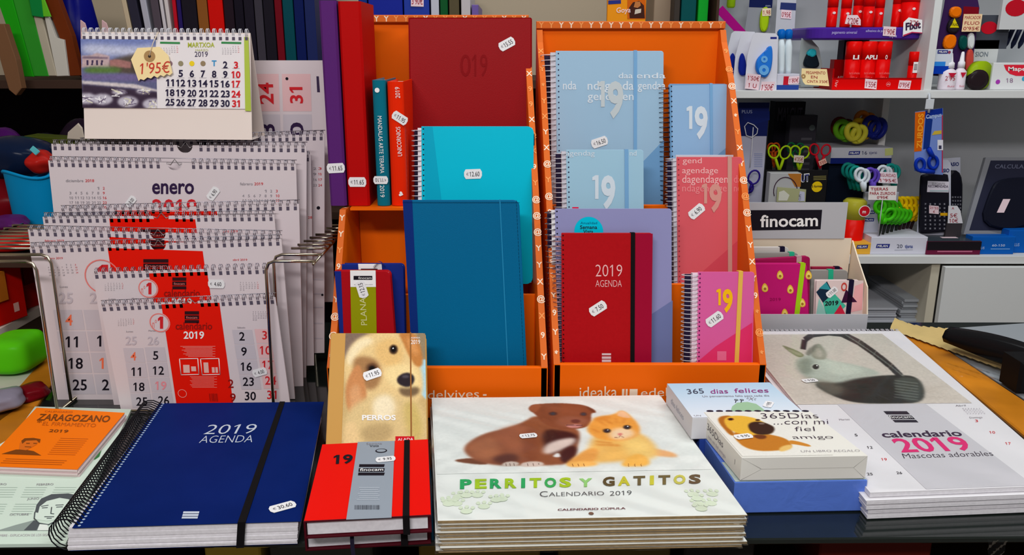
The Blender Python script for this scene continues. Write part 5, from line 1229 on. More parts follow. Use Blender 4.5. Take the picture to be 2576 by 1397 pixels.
# C3 large with big side numbers
def big_red(label, Y, BL, BR, TL, band, rings, t=0.005, hang=True, gap=(0.47, 0.55)):
    c = px_cal('wall_calendar', label, Y, BL, BR, TL, rings=rings, t=t, hang=hang, gap=gap, rr=0.0043); c.mb.polypx(c.fr, band, band_red, 0.0003); return c
c = big_red('large red banded month calendar with numbers 11 18 25 visible down its left side', 1.094, (141, 1022), (742, 1004), (74, 622), [(271, 624), (510, 632), (560, 1000), (330, 1008)], 33)
for r_ in range(4):
    y = 780 + r_ * 54; xx = 134 + r_ * 9
    for k in range(2):
        c.mb.polypx(c.fr, [(xx + k * 76 + 8, y + 50), (xx + k * 76 + 80, y + 50), (xx + k * 76 + 72, y), (xx + k * 76, y)], cal_cell, 0.0003)
for s, p, m in (('25', (166, 750), pale_num), ('4', (174, 805), orange_num), ('11', (181, 860), ink), ('18', (191, 914), ink), ('25', (201, 968), ink), ('1', (250, 858), ink), ('1', (256, 914), orange_num), ('2', (266, 968), ink), ('2', (235, 750), pale_num)): num(c, s, p, 27, m)
cc = c.fr.px(258, 696); c.mb.ring2d(c.fr, cc[0], cc[1], 0.0225, 0.0242, mat('pink_ring', (236, 130, 124), 0.6), z=0.0006); label_px(c, '1', 246, 720, 26, 54, ink_red, 0.05)
fino(c, 361, 652, 424, 684); mini(c, 120, 668, 80, 36, start=4, days=28, dx=1.0); label_px(c, 'febrero 2019', 112, 652, 46, 5, ink_red); label_px(c, 'abril 2019', 586, 656, 36, 5, ink_red); mini(c, 592, 664, 60, 20, start=0, days=14); label_px(c, 'Lunes', 151, 724, 20, 5, ink_grey)
c.part('sheet', c.mb)
c = big_red('large red banded month calendar hanging crooked, its wire sloping down to the right', 1.110, (134, 1000), (738, 1012), (70, 578), [(275, 596), (512, 612), (560, 900), (330, 890)], 33)
fino(c, 366, 604, 414, 626); label_px(c, 'febrero 2019', 113, 608, 48, 5, ink_red); c.part('sheet', c.mb)
c = big_red('large red banded month calendar with black logo showing above the crooked one', 1.128, (170, 990), (720, 985), (107, 546), [(275, 550), (491, 552), (540, 900), (320, 900)], 32)
fino(c, 355, 577, 416, 605); label_px(c, 'abril 2019', 560, 585, 38, 6, ink_red); mini(c, 566, 598, 72, 26, start=0, days=14); c.part('sheet', c.mb)
c = big_red('large red banded month calendar of which mostly the right top corner shows', 1.142, (196, 985), (763, 972), (150, 528), [(290, 530), (545, 530), (580, 800), (320, 800)], 32)
c.part('sheet', c.mb)
# enero
def white_cal(label, Y, BL, BR, TL, rings, gap=(0.47, 0.55), hang=True, rr=0.0043): return px_cal('wall_calendar', label, Y, BL, BR, TL, rings=rings, gap=gap, hang=hang, rr=rr)
c = white_cal('white wall calendar showing the page enero 2019 in the rack', 1.160, (180, 960), (760, 968), (121, 404), 35, gap=(0.455, 0.56))
label_px(c, 'enero', 383, 487, 105, 26, mat('plum_ink', (52, 34, 70), 0.6), 0.02); label_px(c, '2019', 383, 543, 112, 42, ink_red, 0.01); label_px(c, 'diciembre', 166, 458, 44, 7, ink_grey); label_px(c, '2018', 215, 458, 22, 7, ink_red)
label_px(c, 'febrero', 604, 466, 32, 7, ink_grey); label_px(c, '2019', 640, 466, 22, 7, ink_red); mini(c, 175, 477, 98, 66, start=5); mini(c, 610, 484, 98, 66, start=4, days=28)
c.part('sheet', c.mb); sticker(c, c.fr, (537, 487), 52, '6.90', size=0.021, z=0.0012); sticker(c, c.fr, (330, 507), 50, '8.00', size=0.018, z=0.0012)
c = white_cal('white wall calendar just behind the enero page with its wire sagging at the right', 1.176, (175, 950), (770, 955), (129, 362), 35, gap=(0.485, 0.56)); c.part('sheet', c.mb)
c = white_cal('white wall calendar peeking out narrowly to the right of the enero page', 1.190, (200, 930), (790, 920), (150, 402), 36, hang=False)
label_px(c, '28', 775, 550, 10, 6, ink_red); cc = c.fr.px(746, 582); c.mb.disc(c.fr, cc[0], cc[1], 0.002, ink, z=0.0006, n=12); c.part('sheet', c.mb)
c = white_cal('widest white wall calendar under the desk calendar, reaching the orange display', 1.206, (240, 905), (816, 888), (198, 357), 36, gap=(0.475, 0.535))
for r_ in range(4):
    for k in range(3): label_px(c, str(1 + k + r_ * 7), 775 + k * 13, 427 + r_ * 14, 8 if r_ < 2 else 9, 6, ink_red if k == 2 else ink_grey)
cc = c.fr.px(801, 523); c.mb.disc(c.fr, cc[0], cc[1], 0.0026, ink, z=0.0006, n=12); cc = c.fr.px(811, 742); c.mb.disc(c.fr, cc[0], cc[1], 0.0018, ink, z=0.0006, n=12)
for y in (702, 738, 772, 812, 850): c.mb.polypx(c.fr, [(760, y + 3), (812, y + 3), (812, y), (760, y)], cal_cell, 0.0004)
c.part('sheet', c.mb)
c = px_cal('wall_calendar', 'tall calendar turned sideways behind the desk calendar, numbers 24 and 31 in red', 1.262, (650, 760), (842, 760), (612, 152), rings=0, hang=False, t=0.006)
for s, a_, b_, c_, m in (('24', (688, 262), (686, 208), (652, 262), ink_red), ('31', (762, 260), (760, 219), (730, 260), ink_red), ('23', (692, 372), (690, 312), (657, 372), mat('plum_ink', (52, 34, 70), 0.6)), ('30', (764, 380), (762, 308), (732, 380), mat('plum_ink', (52, 34, 70), 0.6))):
    c.mb.textpx(c.fr, s, a_, b_, c_, m, 0.0008, 0.02)
for x0_, x1_ in ((644, 704), (712, 784)):
    c.mb.polypx(c.fr, [(x0_, 280), (x1_, 280), (x1_ - 3, 186), (x0_ - 3, 186)], cal_pinkc, 0.0003); c.mb.polypx(c.fr, [(x0_ + 2, 390), (x1_ + 4, 390), (x1_, 288), (x0_, 288)], cal_cell, 0.0003)
c.mb.polypx(c.fr, [(798, 232), (805, 232), (802, 192), (796, 192)], C(64, 50, 80), 0.0005); cc = c.fr.px(722, 198); c.mb.disc(c.fr, cc[0], cc[1], 0.0022, ink, z=0.0006, n=12)
c.part('sheet', c.mb)

# ================================================================ desk calendar standing on top of the stack
pl = PL(1.168, 0.3606, 12); fr = frp(pl, (213, 349), (634, 352), (205, 80)); w, h = fr.w, fr.h
th = Thing('desk_calendar', 'white tent shaped desk calendar for March with harbour photo, on top of the wall calendars', 'calendar', fr.P(w / 2, 0, -0.02))
card_m = mat('cream_card', (236, 222, 214), 0.6)
mb = MB(); mb.box(fr, 0, 0, w, h, -0.0015, 0, card_m)
tp = fr.P(0, h, -0.001); top_r = fr.P(w, h, -0.001); dz = tp.z - fr.o.z
bk = [Vector((fr.o.x, 1.168 + 0.062, fr.o.z)), Vector((fr.P(w, 0).x, 1.168 + 0.062, fr.P(w, 0).z))]
fbk = Fr(bk[0], bk[1] - bk[0], tp - bk[0]); mb.box(fbk, 0, 0, w, (tp - bk[0]).length, -0.0008, 0.0006, card_m)
mb.add([fr.P(0, 0, -0.001), fr.P(w, 0, -0.001), bk[1], bk[0]], [(0, 1, 2, 3)], card_m)
th.part('stand', mb)
pg = MB(); y0 = fr.px(400, 273)[1]; pg.box(fr, 0.002, y0, w - 0.006, h - 0.002, 0.0002, 0.0018, mat('page_white', (236, 230, 232), 0.5)); f = fr.up(0.0018)
lime2 = C(176, 196, 74); pg.polypx(f, [(617, 279), (632, 280), (625, 93), (614, 93)], lime2, 0.0003)
A, B, Tt = f.px(208, 271), f.px(396, 273), f.px(206, 98)
P = Pic(f, A[0], A[1], B[0], Tt[1], 150, (120, 120, 160)); P.vgrad((120, 134, 190), (90, 84, 110), 1.0)
P.poly([(206, 110), (260, 112), (340, 118), (396, 112), (396, 150), (300, 140), (206, 138)], (206, 210, 232), 5, 0.9)
P.hard([(206, 140), (230, 139), (244, 133), (276, 141), (276, 170), (206, 170)], (196, 170, 172), 1); P.hard([(208, 142), (272, 144), (272, 148), (208, 148)], (120, 100, 120), 1)
for x in (218, 230, 242, 254): P.hard([(x, 164), (x + 5, 164), (x + 5, 152), (x, 152)], (70, 56, 86), 0)
P.poly([(276, 150), (330, 138), (396, 124), (396, 190), (276, 185)], (90, 78, 70), 3); P.hard([(276, 150), (300, 150), (330, 156), (330, 172), (276, 168)], (166, 116, 112), 1)
P.poly([(210, 168), (305, 168), (306, 184), (212, 186)], (92, 124, 62), 3); P.hard([(207, 186), (396, 188), (396, 206), (207, 200)], (116, 104, 150), 2); P.hard([(207, 203), (340, 212), (396, 226), (396, 232), (330, 222), (207, 212)], (214, 204, 206), 1)
P.hard([(207, 212), (330, 224), (396, 232), (396, 275), (207, 275)], (62, 48, 66), 2)
rnd = random.Random(5)
for cx, cy in ((218, 248), (258, 250), (322, 256), (360, 230), (385, 262), (300, 232)):
    P.ell((cx, cy), 26 if cx not in (360, 300) else 18, 14 if cx not in (360, 300) else 6, (196, 190, 204), 2)
    for k in range(10): P.line([(cx - 20 + rnd.uniform(0, 30), cy - 10 + rnd.uniform(0, 20)), (cx - 8 + rnd.uniform(0, 30), cy - 8 + rnd.uniform(0, 20))], 2.4, rnd.choice([(250, 246, 250), (104, 90, 116), (226, 220, 190)]), 0, 0.9)
P.grain(0.08, 4, rad=1); P.put(pg, 0.0004)
th.fr = f; th.mb = pg
green = C(60, 140, 80); label_px(th, 'MARTXOA', 473, 119, 67, 12, C(176, 186, 60), 0.02); label_px(th, 'MARZO', 492, 129, 32, 5, C(190, 196, 110)); label_px(th, '2019', 490, 143, 33, 13, C(70, 60, 90))
for x in (403, 557): pg.polypx(f, [(x, 110), (x + 50, 111), (x + 50, 106), (x, 105)], green, 0.0004); mini(th, x + 2, 118, 46, 26, start=4, days=28, tilt=0.1)
num_ink = C(44, 38, 66)
cols_x = [428, 455, 483, 511, 539, 567, 594]
for r_, y in enumerate((160, 184, 208, 233, 257)):
    for k in range(7):
        d = r_ * 7 + k - 3
        if r_ == 0 and k < 5:
            cc = f.px(cols_x[k], y); 
            if k == 4: label_px(th, 'T', 533, 166, 12, 14, C(60, 150, 206), 0.03)
            else: pg.disc(f, cc[0], cc[1], 0.0036, (C(150, 120, 130), C(150, 140, 110), C(240, 210, 40), C(150, 130, 100))[k], 0.0005, 14)
            continue
        if d < 1 or (r_ == 1 and k == 0): continue
        num(th, str(d), (cols_x[k], y + k * 0.6), 17, ink_red if k == 6 else num_ink, 0.03)
        cc = f.px(cols_x[k], y + 12); pg.rect(f, cc[0] - 0.005, cc[1] - 0.0003, cc[0] + 0.005, cc[1] + 0.0003, ink_pale, 0.0005)
for k in range(26):
    s = (k + 0.5) / 26; pg.rect(fr, w * s - 0.002, h - 0.0105, w * s + 0.002, h - 0.006, mat('punched_hole', (92, 84, 100), 0.8), 0.0022)
th.part('month_page', pg)
rg = MB(); ring_row(rg, fr, (w, h), (0, h), 26, 0.005, white_wire, 0.0006, zc=-0.0005, out=-0.1, twin=0.0010); th.part('wire_binding', rg)
# swing tag with the handwritten price
tg = Thing('price_tag', 'cream swing tag with handwritten red price tied to the desk calendar', 'price tag'); f2 = fr.up(0.006)
pts = [(330, 150), (346, 121), (402, 118), (424, 140), (434, 184), (427, 190), (420, 186), (412, 193), (404, 189), (396, 196), (388, 191), (380, 198), (371, 195), (362, 202), (354, 199), (349, 204)]
mb = MB(); cream = mat('cream_tag_card', (250, 226, 168), 0.65); q = [f2.px(*p) for p in pts][::-1]; mb.prism(f2, q, 0, 0.0007, cream)
cc = f2.px(377, 142); mb.ring2d(f2, cc[0], cc[1], 0.0021, 0.0078, C(176, 140, 92), 0.0010, n=24); mb.disc(f2, cc[0], cc[1], 0.0021, C(50, 40, 34), 0.0011, 14)
mb.textpx(f2, "1'95€", (352, 187), (427, 183), (354, 158), C(206, 66, 52), 0.0012, 0.0); tg.loc = f2.P(*f2.px(380, 200)); tg.part('tag', mb)
mb = MB(); mb.tube([f2.P(cc[0], cc[1], 0.0016), f2.P(*f2.px(386, 110), 0.002), f2.P(*f2.px(396, 86), 0.001), fr.P(*fr.px(398, 80), 0.0)], 0.0006, C(230, 214, 190), 5); tg.part('string', mb)
# ================================================================ room shell
wallm = mat('shop_wall_paint', (214, 202, 182), 0.8, noise=0.03, nscale=3); floor_m = mat('shop_floor', (120, 112, 104), 0.5, noise=0.1, nscale=6)
def plane_box(name, a, b, m):
    mb = MB(); mb.abox(a, b, m); return struct(name, mb)
plane_box('floor', (-2.0, -1.2, -0.90), (2.9, 2.9, -0.85), floor_m)
plane_box('wall_back', (-2.0, 2.80, -0.85), (2.9, 2.90, 2.2), wallm)
plane_box('wall_left', (-2.1, -1.2, -0.85), (-2.0, 2.9, 2.2), wallm)
plane_box('wall_right', (2.9, -1.2, -0.85), (3.0, 2.9, 2.2), wallm)
plane_box('ceiling', (-2.0, -1.2, 2.2), (2.9, 2.9, 2.3), mat('ceiling_white', (230, 230, 226), 0.9))

# ================================================================ right hand shelving
SY = 2.05; ZU = hit((1990, 228), PY(SY)).z; ZM = hit((2300, 645), PY(SY)).z
shelf_w = mat('white_laminate', (222, 224, 224), 0.5); shelf_back = mat('laminate_back', (188, 192, 198), 0.6)
XL, XR = hit((1787, 20), PY(SY)).x, 2.2
th = Thing('shelving_unit', 'white laminate shelving unit on the back wall full of stationery', 'shelf', ((XL + XR) / 2, SY + 0.18, -0.85))
def P1(name, a, b, m=shelf_w): mb = MB(); mb.abox(a, b, m, 0.0008); return th.part(name, mb)
P1('shelf_board', (XL, SY, ZU - 0.018), (XR, 2.40, ZU)); P1('shelf_board', (XL, SY, ZM - 0.020), (XR, 2.42, ZM))
P1('shelf_board', (XL, SY - 0.01, 0.98), (XR, 2.40, 1.0))
P1('side_upright', (XL - 0.022, SY, -0.85), (XL, 2.42, 1.05))
xd = hit((2349, 120), PY(SY)).x; P1('divider', (xd - 0.009, SY + 0.22, ZM), (xd + 0.009, 2.40, ZU - 0.018)); P1('divider', (xd - 0.009, SY + 0.004, ZU), (xd + 0.009, 2.40, 0.98))
P1('back_panel', (XL, 2.42, -0.85), (XR, 2.43, 1.05), shelf_back)
xq = hit((2357, 740), PY(SY)).x; P1('lower_divider', (xq - 0.018, SY + 0.01, -0.85), (xq + 0.004, 2.42, ZM - 0.020), mat('beige_laminate', (206, 198, 178), 0.5))
P1('cabinet_door', (xq + 0.006, SY - 0.012, -0.84), (XR, SY + 0.006, ZM - 0.026)); 
zf = hit((2230, 826), PY(SY + 0.02)).z; P1('shelf_board', (XL, SY + 0.01, zf - 0.02), (xq - 0.018, 2.42, zf), mat('grey_laminate', (150, 156, 160), 0.5))
EPS = 0.0004
def shelf_items_z(z): return z + EPS
def bx(name, label, cat, r, Y, zb, depth, m, group=None, b=0.001, part=None):
    """box whose front face covers photo pixels r=(x0, ytop, x1) on the plane Y and stands on zb"""
    x0, yt, x1 = r; a = hit((x0, yt), PY(Y)); c = hit((x1, yt), PY(Y)); z1 = a.z
    f = Fr((a.x, Y, zb), (1, 0, 0), (0, 0, 1), c.x - a.x, z1 - zb); t = Thing(name, label, cat, ((a.x + c.x) / 2, Y + depth / 2, zb), group)
    mb = MB(); mb.box(f, 0, 0, f.w, f.h, -depth, 0, m, b); t.fr, t.mb = f, mb; return t
def fin(t, name='body'): return t.part(name, t.mb)
def stripe(t, x0, y0, x1, y1, m, z=0.0004): t.mb.rect(t.fr, t.fr.w * x0, t.fr.h * y0, t.fr.w * x1, t.fr.h * y1, m, z)
def wr(t, s, x, y, hfrac, m, w=None, bold=0.01, rot=0, z=0.0008, align='c'): t.mb.text(t.fr, s, t.fr.w * x, t.fr.h * y, t.fr.h * hfrac, m, z=z, bold=bold, w=None if w is None else t.fr.w * w, rot=rot, align=align)
milan = mat('navy_logo_print', (36, 44, 130), 0.5)
def milan_logo(mb, fr, A, B, Cc):
    """navy lozenge with white lettering: pixel lower left, lower right, upper left"""
    D = (Cc[0] + B[0] - A[0], Cc[1] + B[1] - A[1]); mb.polypx(fr, [A, B, D, Cc], milan, 0.0005)
    mb.textpx(fr, 'MILAN', (A[0] + (B[0] - A[0]) * 0.12, A[1] + (Cc[1] - A[1]) * 0.25), (A[0] + (B[0] - A[0]) * 0.9, B[1] + (Cc[1] - A[1]) * 0.25), (A[0] + (B[0] - A[0]) * 0.14, A[1] + (Cc[1] - A[1]) * 0.78), white_ink, 0.0009, 0.02)
U, M = ZU + EPS, ZM + EPS
cardw = mat('blister_card_white', (222, 222, 232), 0.4); blisterm = film_mat('blister_plastic', 0.10, 0.2, 20)
def pcard(name, label, cat, pts, Y, m, t=0.0008, group=None, lean=0.0, zb=None):
    """flat blister card: photo pixel outline on an upright plane"""
    y0 = max(p[1] for p in pts); base = zb if zb is not None else hit((pts[0][0], y0), PY(Y)).z
    pl = PL(Y, base, lean); xs = [p[0] for p in pts]
    fr = frp(pl, (min(xs), y0), (max(xs), y0), (min(xs), min(p[1] for p in pts)))
    t_ = Thing(name, label, cat, group=group); mb = MB(); q = [fr.px(*p) for p in pts]
    if sum(q[i][0] * q[(i + 1) % len(q)][1] - q[(i + 1) % len(q)][0] * q[i][1] for i in range(len(q))) < 0: q.reverse()
    mb.prism(fr, q, -t, 0, m); t_.fr, t_.mb = fr, mb; t_.loc = fr.P(fr.w / 2, 0); return t_
def blob(t, pts, d, m, name, b=0.003, z0=0.0002):
    """raised moulded piece on a card from a pixel outline"""
    mb = MB(); q = smooth_loop([t.fr.px(*p) for p in pts], 2)
    if sum(q[i][0] * q[(i + 1) % len(q)][1] - q[(i + 1) % len(q)][0] * q[i][1] for i in range(len(q))) < 0: q.reverse()
    mb.prism(t.fr, q, z0, d, m, b); return t.part(name, mb)

# ---- upper shelf, from the left: correction tapes
Yc = 2.075
for k, (dx, dy, Yk, lab) in enumerate(((-54, -4, Yc + 0.05, 'correction tape card at the back left of the three beside the orange display'), (-30, 0, Yc + 0.028, 'correction tape card in the middle of the three, half hidden'), (0, 0, Yc, 'correction tape card in front with blue dispenser and two price labels'))):
    P4_ = [(1872 + dx, 230), (1953 + dx, 230), (1958 + dx, 92 + dy), (1952 + dx, 84 + dy), (1902 + dx, 82 + dy), (1894 + dx, 88 + dy), (1880 + dx, 140)]
    t = pcard('correction_tape', lab, 'correction tape', P4_, Yk, cardw, group='correction tape blister cards', zb=U)
    t.mb.polypx(t.fr, [(1938 + dx, 98), (1954 + dx, 98), (1954 + dx, 93), (1938 + dx, 93)], milan, 0.0004)
    t.part('card', t.mb)
    if k == 2:
        o = [(1898, 178), (1900, 150), (1918, 132), (1930, 122), (1932, 116), (1940, 116), (1941, 150), (1936, 180), (1924, 196), (1912, 192)]
        blob(t, o, 0.012, mat('blue_dispenser', (40, 124, 226), 0.25), 'dispenser')
        mb = MB()
        for c_, r_ in (((1919, 149), 0.008), ((1918, 176), 0.012)): cc = t.fr.px(*c_); mb.ring2d(t.fr, cc[0], cc[1], r_ * 0.35, r_, mat('light_blue_reel', (110, 180, 240), 0.3), 0.0128)
        t.part('reel', mb, t.parts[-1])
        handnote(t, t.fr, (1870, 222), (1904, 226), (1876, 184), ["1'50€", '1 U'], z=0.013); handnote(t, t.fr, (1906, 232), (1940, 232), (1912, 205), ["1'50€"], z=0.013)
    else: blob(t, [(1855 + dx + 30, 190), (1858 + dx + 30, 140), (1870 + dx + 30, 130), (1880 + dx + 30, 190)], 0.010, C(20, 40, 150), 'dispenser')
# hanging cards at the top
t = pcard('highlighter_card', 'blister card with lime highlighter and 1.98 price label', 'highlighter', [(1872, 96), (1935, 96), (1946, 0), (1946, -30), (1890, -30), (1876, 60)], 2.30, C(150, 152, 160), zb=None)
t.mb.polypx(t.fr, [(1884, 18), (1942, 20), (1946, -30), (1888, -30)], C(22, 32, 84), 0.0004); wr(t, 'mm', 0.8, 0.63, 0.05, C(160, 170, 200)); t.part('card', t.mb)
blob(t, [(1908, 80), (1912, 20), (1934, 16), (1930, 80)], 0.012, C(170, 204, 20), 'highlighter'); handnote(t, t.fr, (1914, 41), (1936, 40), (1914, 22), ['1,98'], z=0.0125, m=C(246, 226, 190))
mb = MB(); a = hit((1838, 20), PY(2.3)); mb.lathe(a, (0.02, 0, 1), [(0.008, 0), (0.011, 0.004), (0.011, 0.10), (0.007, 0.105)], C(150, 190, 20)); solo('highlighter', mb, 'lime green highlighter at the top edge left of the 1.98 card', 'highlighter')
t = pcard('ruler_pack', 'magenta plastic ruler leaning behind the right edge of the orange display', 'ruler', [(1801, 30), (1818, 14), (1876, 78), (1866, 90), (1848, 80)], 2.22, C(176, 12, 130)); t.part('body', t.mb)
t = pcard('pen_card', 'clear hanging pocket with 0.95 price label above the white pens', 'pen', [(1950, 84), (1998, 90), (2003, 0), (2003, -40), (1958, -40)], 2.26, C(196, 198, 206)); 
t.mb.polypx(t.fr, [(1962, 24), (2002, 26), (2003, 8), (1964, 6)], C(44, 56, 110), 0.0004); t.part('card', t.mb); handnote(t, t.fr, (1964, 46), (1990, 48), (1965, 24), ["0'95€"], z=0.001)
for k, x in enumerate((1965, 1983)):
    a = hit((x, 186), PY(2.11)); mb = MB(); b0 = hit((x + 1, 74), PY(2.12)); ax = b0 - a; L = ax.length
    t = Thing('correction_pen', 'white correction pen with blue cap, %s of two behind the 1.80 box' % ('left' if k == 0 else 'right'), 'pen', a, 'white correction pens')
    mb.lathe(a, ax, [(0.006, 0), (0.007, 0.01), (0.0085, L * 0.45), (0.009, L * 0.6), (0.006, L * 0.78)], C(214, 226, 232, 0.3)); t.part('barrel', mb)
    mb = MB(); mb.lathe(a, ax, [(0.0062, L * 0.781), (0.009, L * 0.8), (0.010, L * 0.95), (0.006, L)], C(10, 100, 190, 0.3)); t.part('cap', mb)
t = bx('pen_box', 'small red white and blue carton with 1.80 price label', 'box', (1955, 186, 2012), 2.085, U, 0.05, C(206, 206, 220)); stripe(t, 0, 0, 1, 0.3, C(40, 70, 150)); stripe(t, 0.3, 0.3, 0.55, 0.85, C(196, 30, 50)); fin(t); handnote(t, t.fr, (1982, 212), (2009, 210), (1984, 193), ["1'80€"])
t = pcard('glue_tape_card', 'grey blister card with black and teal glue roller', 'glue tape', [(2014, 218), (2068, 218), (2068, 160), (2060, 120), (2040, 98), (2016, 96), (2010, 150)], 2.16, C(160, 168, 168), zb=U); t.part('card', t.mb)
blob(t, [(2016, 170), (2024, 140), (2040, 120), (2052, 140), (2060, 172)], 0.014, C(20, 32, 42), 'roller'); blob(t, [(2024, 138), (2034, 122), (2048, 124), (2050, 138), (2040, 146)], 0.016, C(40, 180, 196), 'roller_cap')
t = pcard('price_tag', 'cream string tag handwritten in red about glue tape', 'price tag', [(2020, 206), (2016, 190), (2017, 172), (2080, 174), (2086, 217), (2026, 213)], 2.08, mat('cream_tag_card', (250, 226, 168), 0.65), zb=U)
for k, s in enumerate(('PEGAMENTO', 'EN', "CINTA 3'50€")): t.mb.textpx(t.fr, s, ((2028, 2040, 2030)[k], 186 + k * 11), ((2076, 2056, 2082)[k], 187 + k * 11), ((2028, 2040, 2030)[k], 179 + k * 11), red_pen, 0.0006)
cc = t.fr.px(2021, 192); t.mb.ring2d(t.fr, cc[0], cc[1], 0.002, 0.0055, C(176, 140, 92), 0.0005, n=16); t.part('tag', t.mb)

# ---- glue sticks: red carton display with tray, and the purple tray above
redp = mat('glue_red', (226, 8, 8), 0.3); redd = mat('glue_dark_red', (170, 4, 8), 0.4)
def stick(x, Y, zb, yt, wpx, lab, grp, logo=True, rgbm=None):
    a = hit((x, yt), PY(Y)); r = wpx / 2 * 0.93 * Y / FPX; h = a.z - zb
    t = Thing('glue_stick', lab, 'glue stick', (a.x, Y, zb), grp); m = rgbm or redp
    mb = MB(); mb.lathe((a.x, Y, zb), (0, 0, 1), [(r * 0.96, 0), (r, 0.003), (r, h * 0.62)], m, 18)
    f = Fr((a.x - r, Y - r - 0.0006, zb), (1, 0, 0), (0, 0, 1), 2 * r, h)
    t.part('tube', mb); mb = MB(); mb.lathe((a.x, Y, zb), (0, 0, 1), [(r * 1.03, h * 0.62 + 0.0004), (r * 1.03, h - 0.002), (r * 0.94, h)], mat('glue_cap_red', (238, 16, 12), 0.25), 18); t.part('cap', mb); return t, f
t = bx('glue_stick_tray', 'red counter tray on the upper shelf with two price labels', 'tray', (2096, 196, 2336), 2.07, U, 0.006, redp); stripe(t, 0.0, 0.9, 1, 1, redd)
cc = (t.fr.w * 0.585, t.fr.h * 0.48); t.mb.ring2d(t.fr, cc[0], cc[1], 0.0045, 0.0054, C(240, 120, 130), 0.0006, n=20); t.mb.text(t.fr, 'APLI', cc[0], cc[1] - 0.0014, 0.003, white_ink, z=0.0008, w=0.007)
t.mb.text(t.fr, 'APLI', t.fr.w * 0.05, t.fr.h * 0.5, 0.006, C(246, 190, 190), z=0.0008, rot=80)
fin(t, 'front_wall'); mb = MB(); mb.abox((t.fr.o.x, 2.0765, U), (t.fr.o.x + t.fr.w, 2.20, U + 0.003), redd); mb.abox((t.fr.o.x, 2.0765, U + 0.003), (t.fr.o.x + 0.004, 2.20, U + 0.05), redd); t.part('tray_base', mb)
handnote(t, t.fr, (2174, 222), (2204, 225), (2176, 198), ["1'55€"]); handnote(t, t.fr, (2258, 223), (2288, 224), (2262, 202), ["0'95€"])
UT = U + 0.0034
for k, (x, lab) in enumerate(((2150, 'big red glue stick, left one standing in the red tray'), (2188, 'big red glue stick with white lettering, middle of the red tray'), (2226, 'big red glue stick beside the middle one in the red tray'))):
    t, f = stick(x, 2.115, UT, 104, 39, lab, 'large red glue sticks in the tray'); mb = MB(); mb.text(f, ('LI', 'APLI', 'O')[k], f.w * 0.5, f.h * 0.62, f.h * 0.09, white_ink, bold=0.03, w=f.w * (0.4, 0.8, 0.14)[k]); mb.text(f, 'barra adhesiva', f.w * 0.5, f.h * 0.3, f.h * 0.05, C(244, 120, 120), w=f.w * 0.7); mb.text(f, '40 g', f.w * 0.5, f.h * 0.2, f.h * 0.05, C(244, 120, 120), w=f.w * 0.4); t.part('print', mb)
t, f = stick(2302, 2.11, UT, 130, 26, 'slim red glue stick with barcode at the right end of the tray', 'slim red glue sticks'); mb = MB(); mb.rect(f, f.w * 0.25, f.h * 0.42, f.w * 0.72, f.h * 0.72, white_ink, 0.0003)
for k in range(5): mb.rect(f, f.w * 0.32, f.h * (0.5 + k * 0.035), f.w * 0.66, f.h * (0.515 + k * 0.035), ink, 0.0006)
t.part('barcode', mb)
t = bx('glue_carton', 'dark red open carton standing behind the large glue sticks', 'box', (2100, 150, 2140), 2.17, UT, 0.03, redd); wr(t, 'APLI', 0.5, 0.3, 0.1, C(240, 200, 200), w=0.5); fin(t)
# purple tray held above on small feet
purp = mat('purple_tray', (76, 40, 150), 0.3); za = hit((2200, 100), PY(2.10)).z; zt_ = hit((2200, 62), PY(2.10)).z
xa, xb = hit((2042, 80), PY(2.10)).x, hit((2336, 80), PY(2.10)).x
t = Thing('glue_stick_tray', 'purple rounded tray raised above the red sticks with handwritten prices', 'tray', ((xa + xb) / 2, 2.16, U)); mb = MB(); f = Fr((xa, 2.10, za), (1, 0, 0), (0, 1, 0)); W = xb - xa
mb.prism(f, rrect(0, 0, W, 0.16, 0.045, 'ab', 8), 0, zt_ - za - 0.006, purp, 0.004); t.part('tray_body', mb)
mb = MB(); mb.abox((xa + 0.12, 2.20, U), (xb - 0.10, 2.24, za - 0.0004), mat('tray_support_dark', (40, 14, 40), 0.5)); t.part('support', mb)
ff = Fr((xa, 2.10, za), (1, 0, 0), (0, 0, 1)); mb = MB(); mb.text(ff, 'pegamento universal', W * 0.28, 0.014, 0.007, C(200, 190, 240), w=0.06); mb.text(ff, 'adhesivos de papel', W * 0.55, 0.018, 0.006, C(200, 190, 240), w=0.05); mb.text(ff, 'aqua', W * 0.70, 0.006, 0.007, C(220, 210, 250)); t.part('print', mb)
ft = Fr((xa, 2.0995, za), (1, 0, 0), (0, 0, 1)); handnote(t, ft, (2220, 90), (2252, 92), (2222, 66), ["1'90€"], z=0.001)
mb = MB(); mb.polypx(ft, [(2124, 60), (2130, 38), (2156, 38), (2164, 50), (2164, 64)], pink_tag, 0.003); mb.textpx(ft, "2'20€", (2130, 60), (2158, 61), (2131, 44), red_pen, 0.0036); t.part('price_label', mb)
mb = MB(); mb.polypx(ft, [(2269, 92), (2271, 56), (2284, 44), (2318, 50), (2318, 82), (2292, 82)], white_ink, 0.004); mb.textpx(ft, 'Fixit', (2276, 76), (2314, 70), (2276, 58), C(60, 40, 70), 0.0046, 0.04); mb.textpx(ft, "3'25", (2286, 64), (2308, 66), (2287, 50), red_pen, 0.0052); mb.polypx(ft, [(2270, 92), (2292, 83), (2318, 84), (2318, 82), (2292, 80), (2270, 88)], C(200, 50, 90), 0.0048); t.part('arrow_sign', mb)
zz_ = zt_ - 0.0056
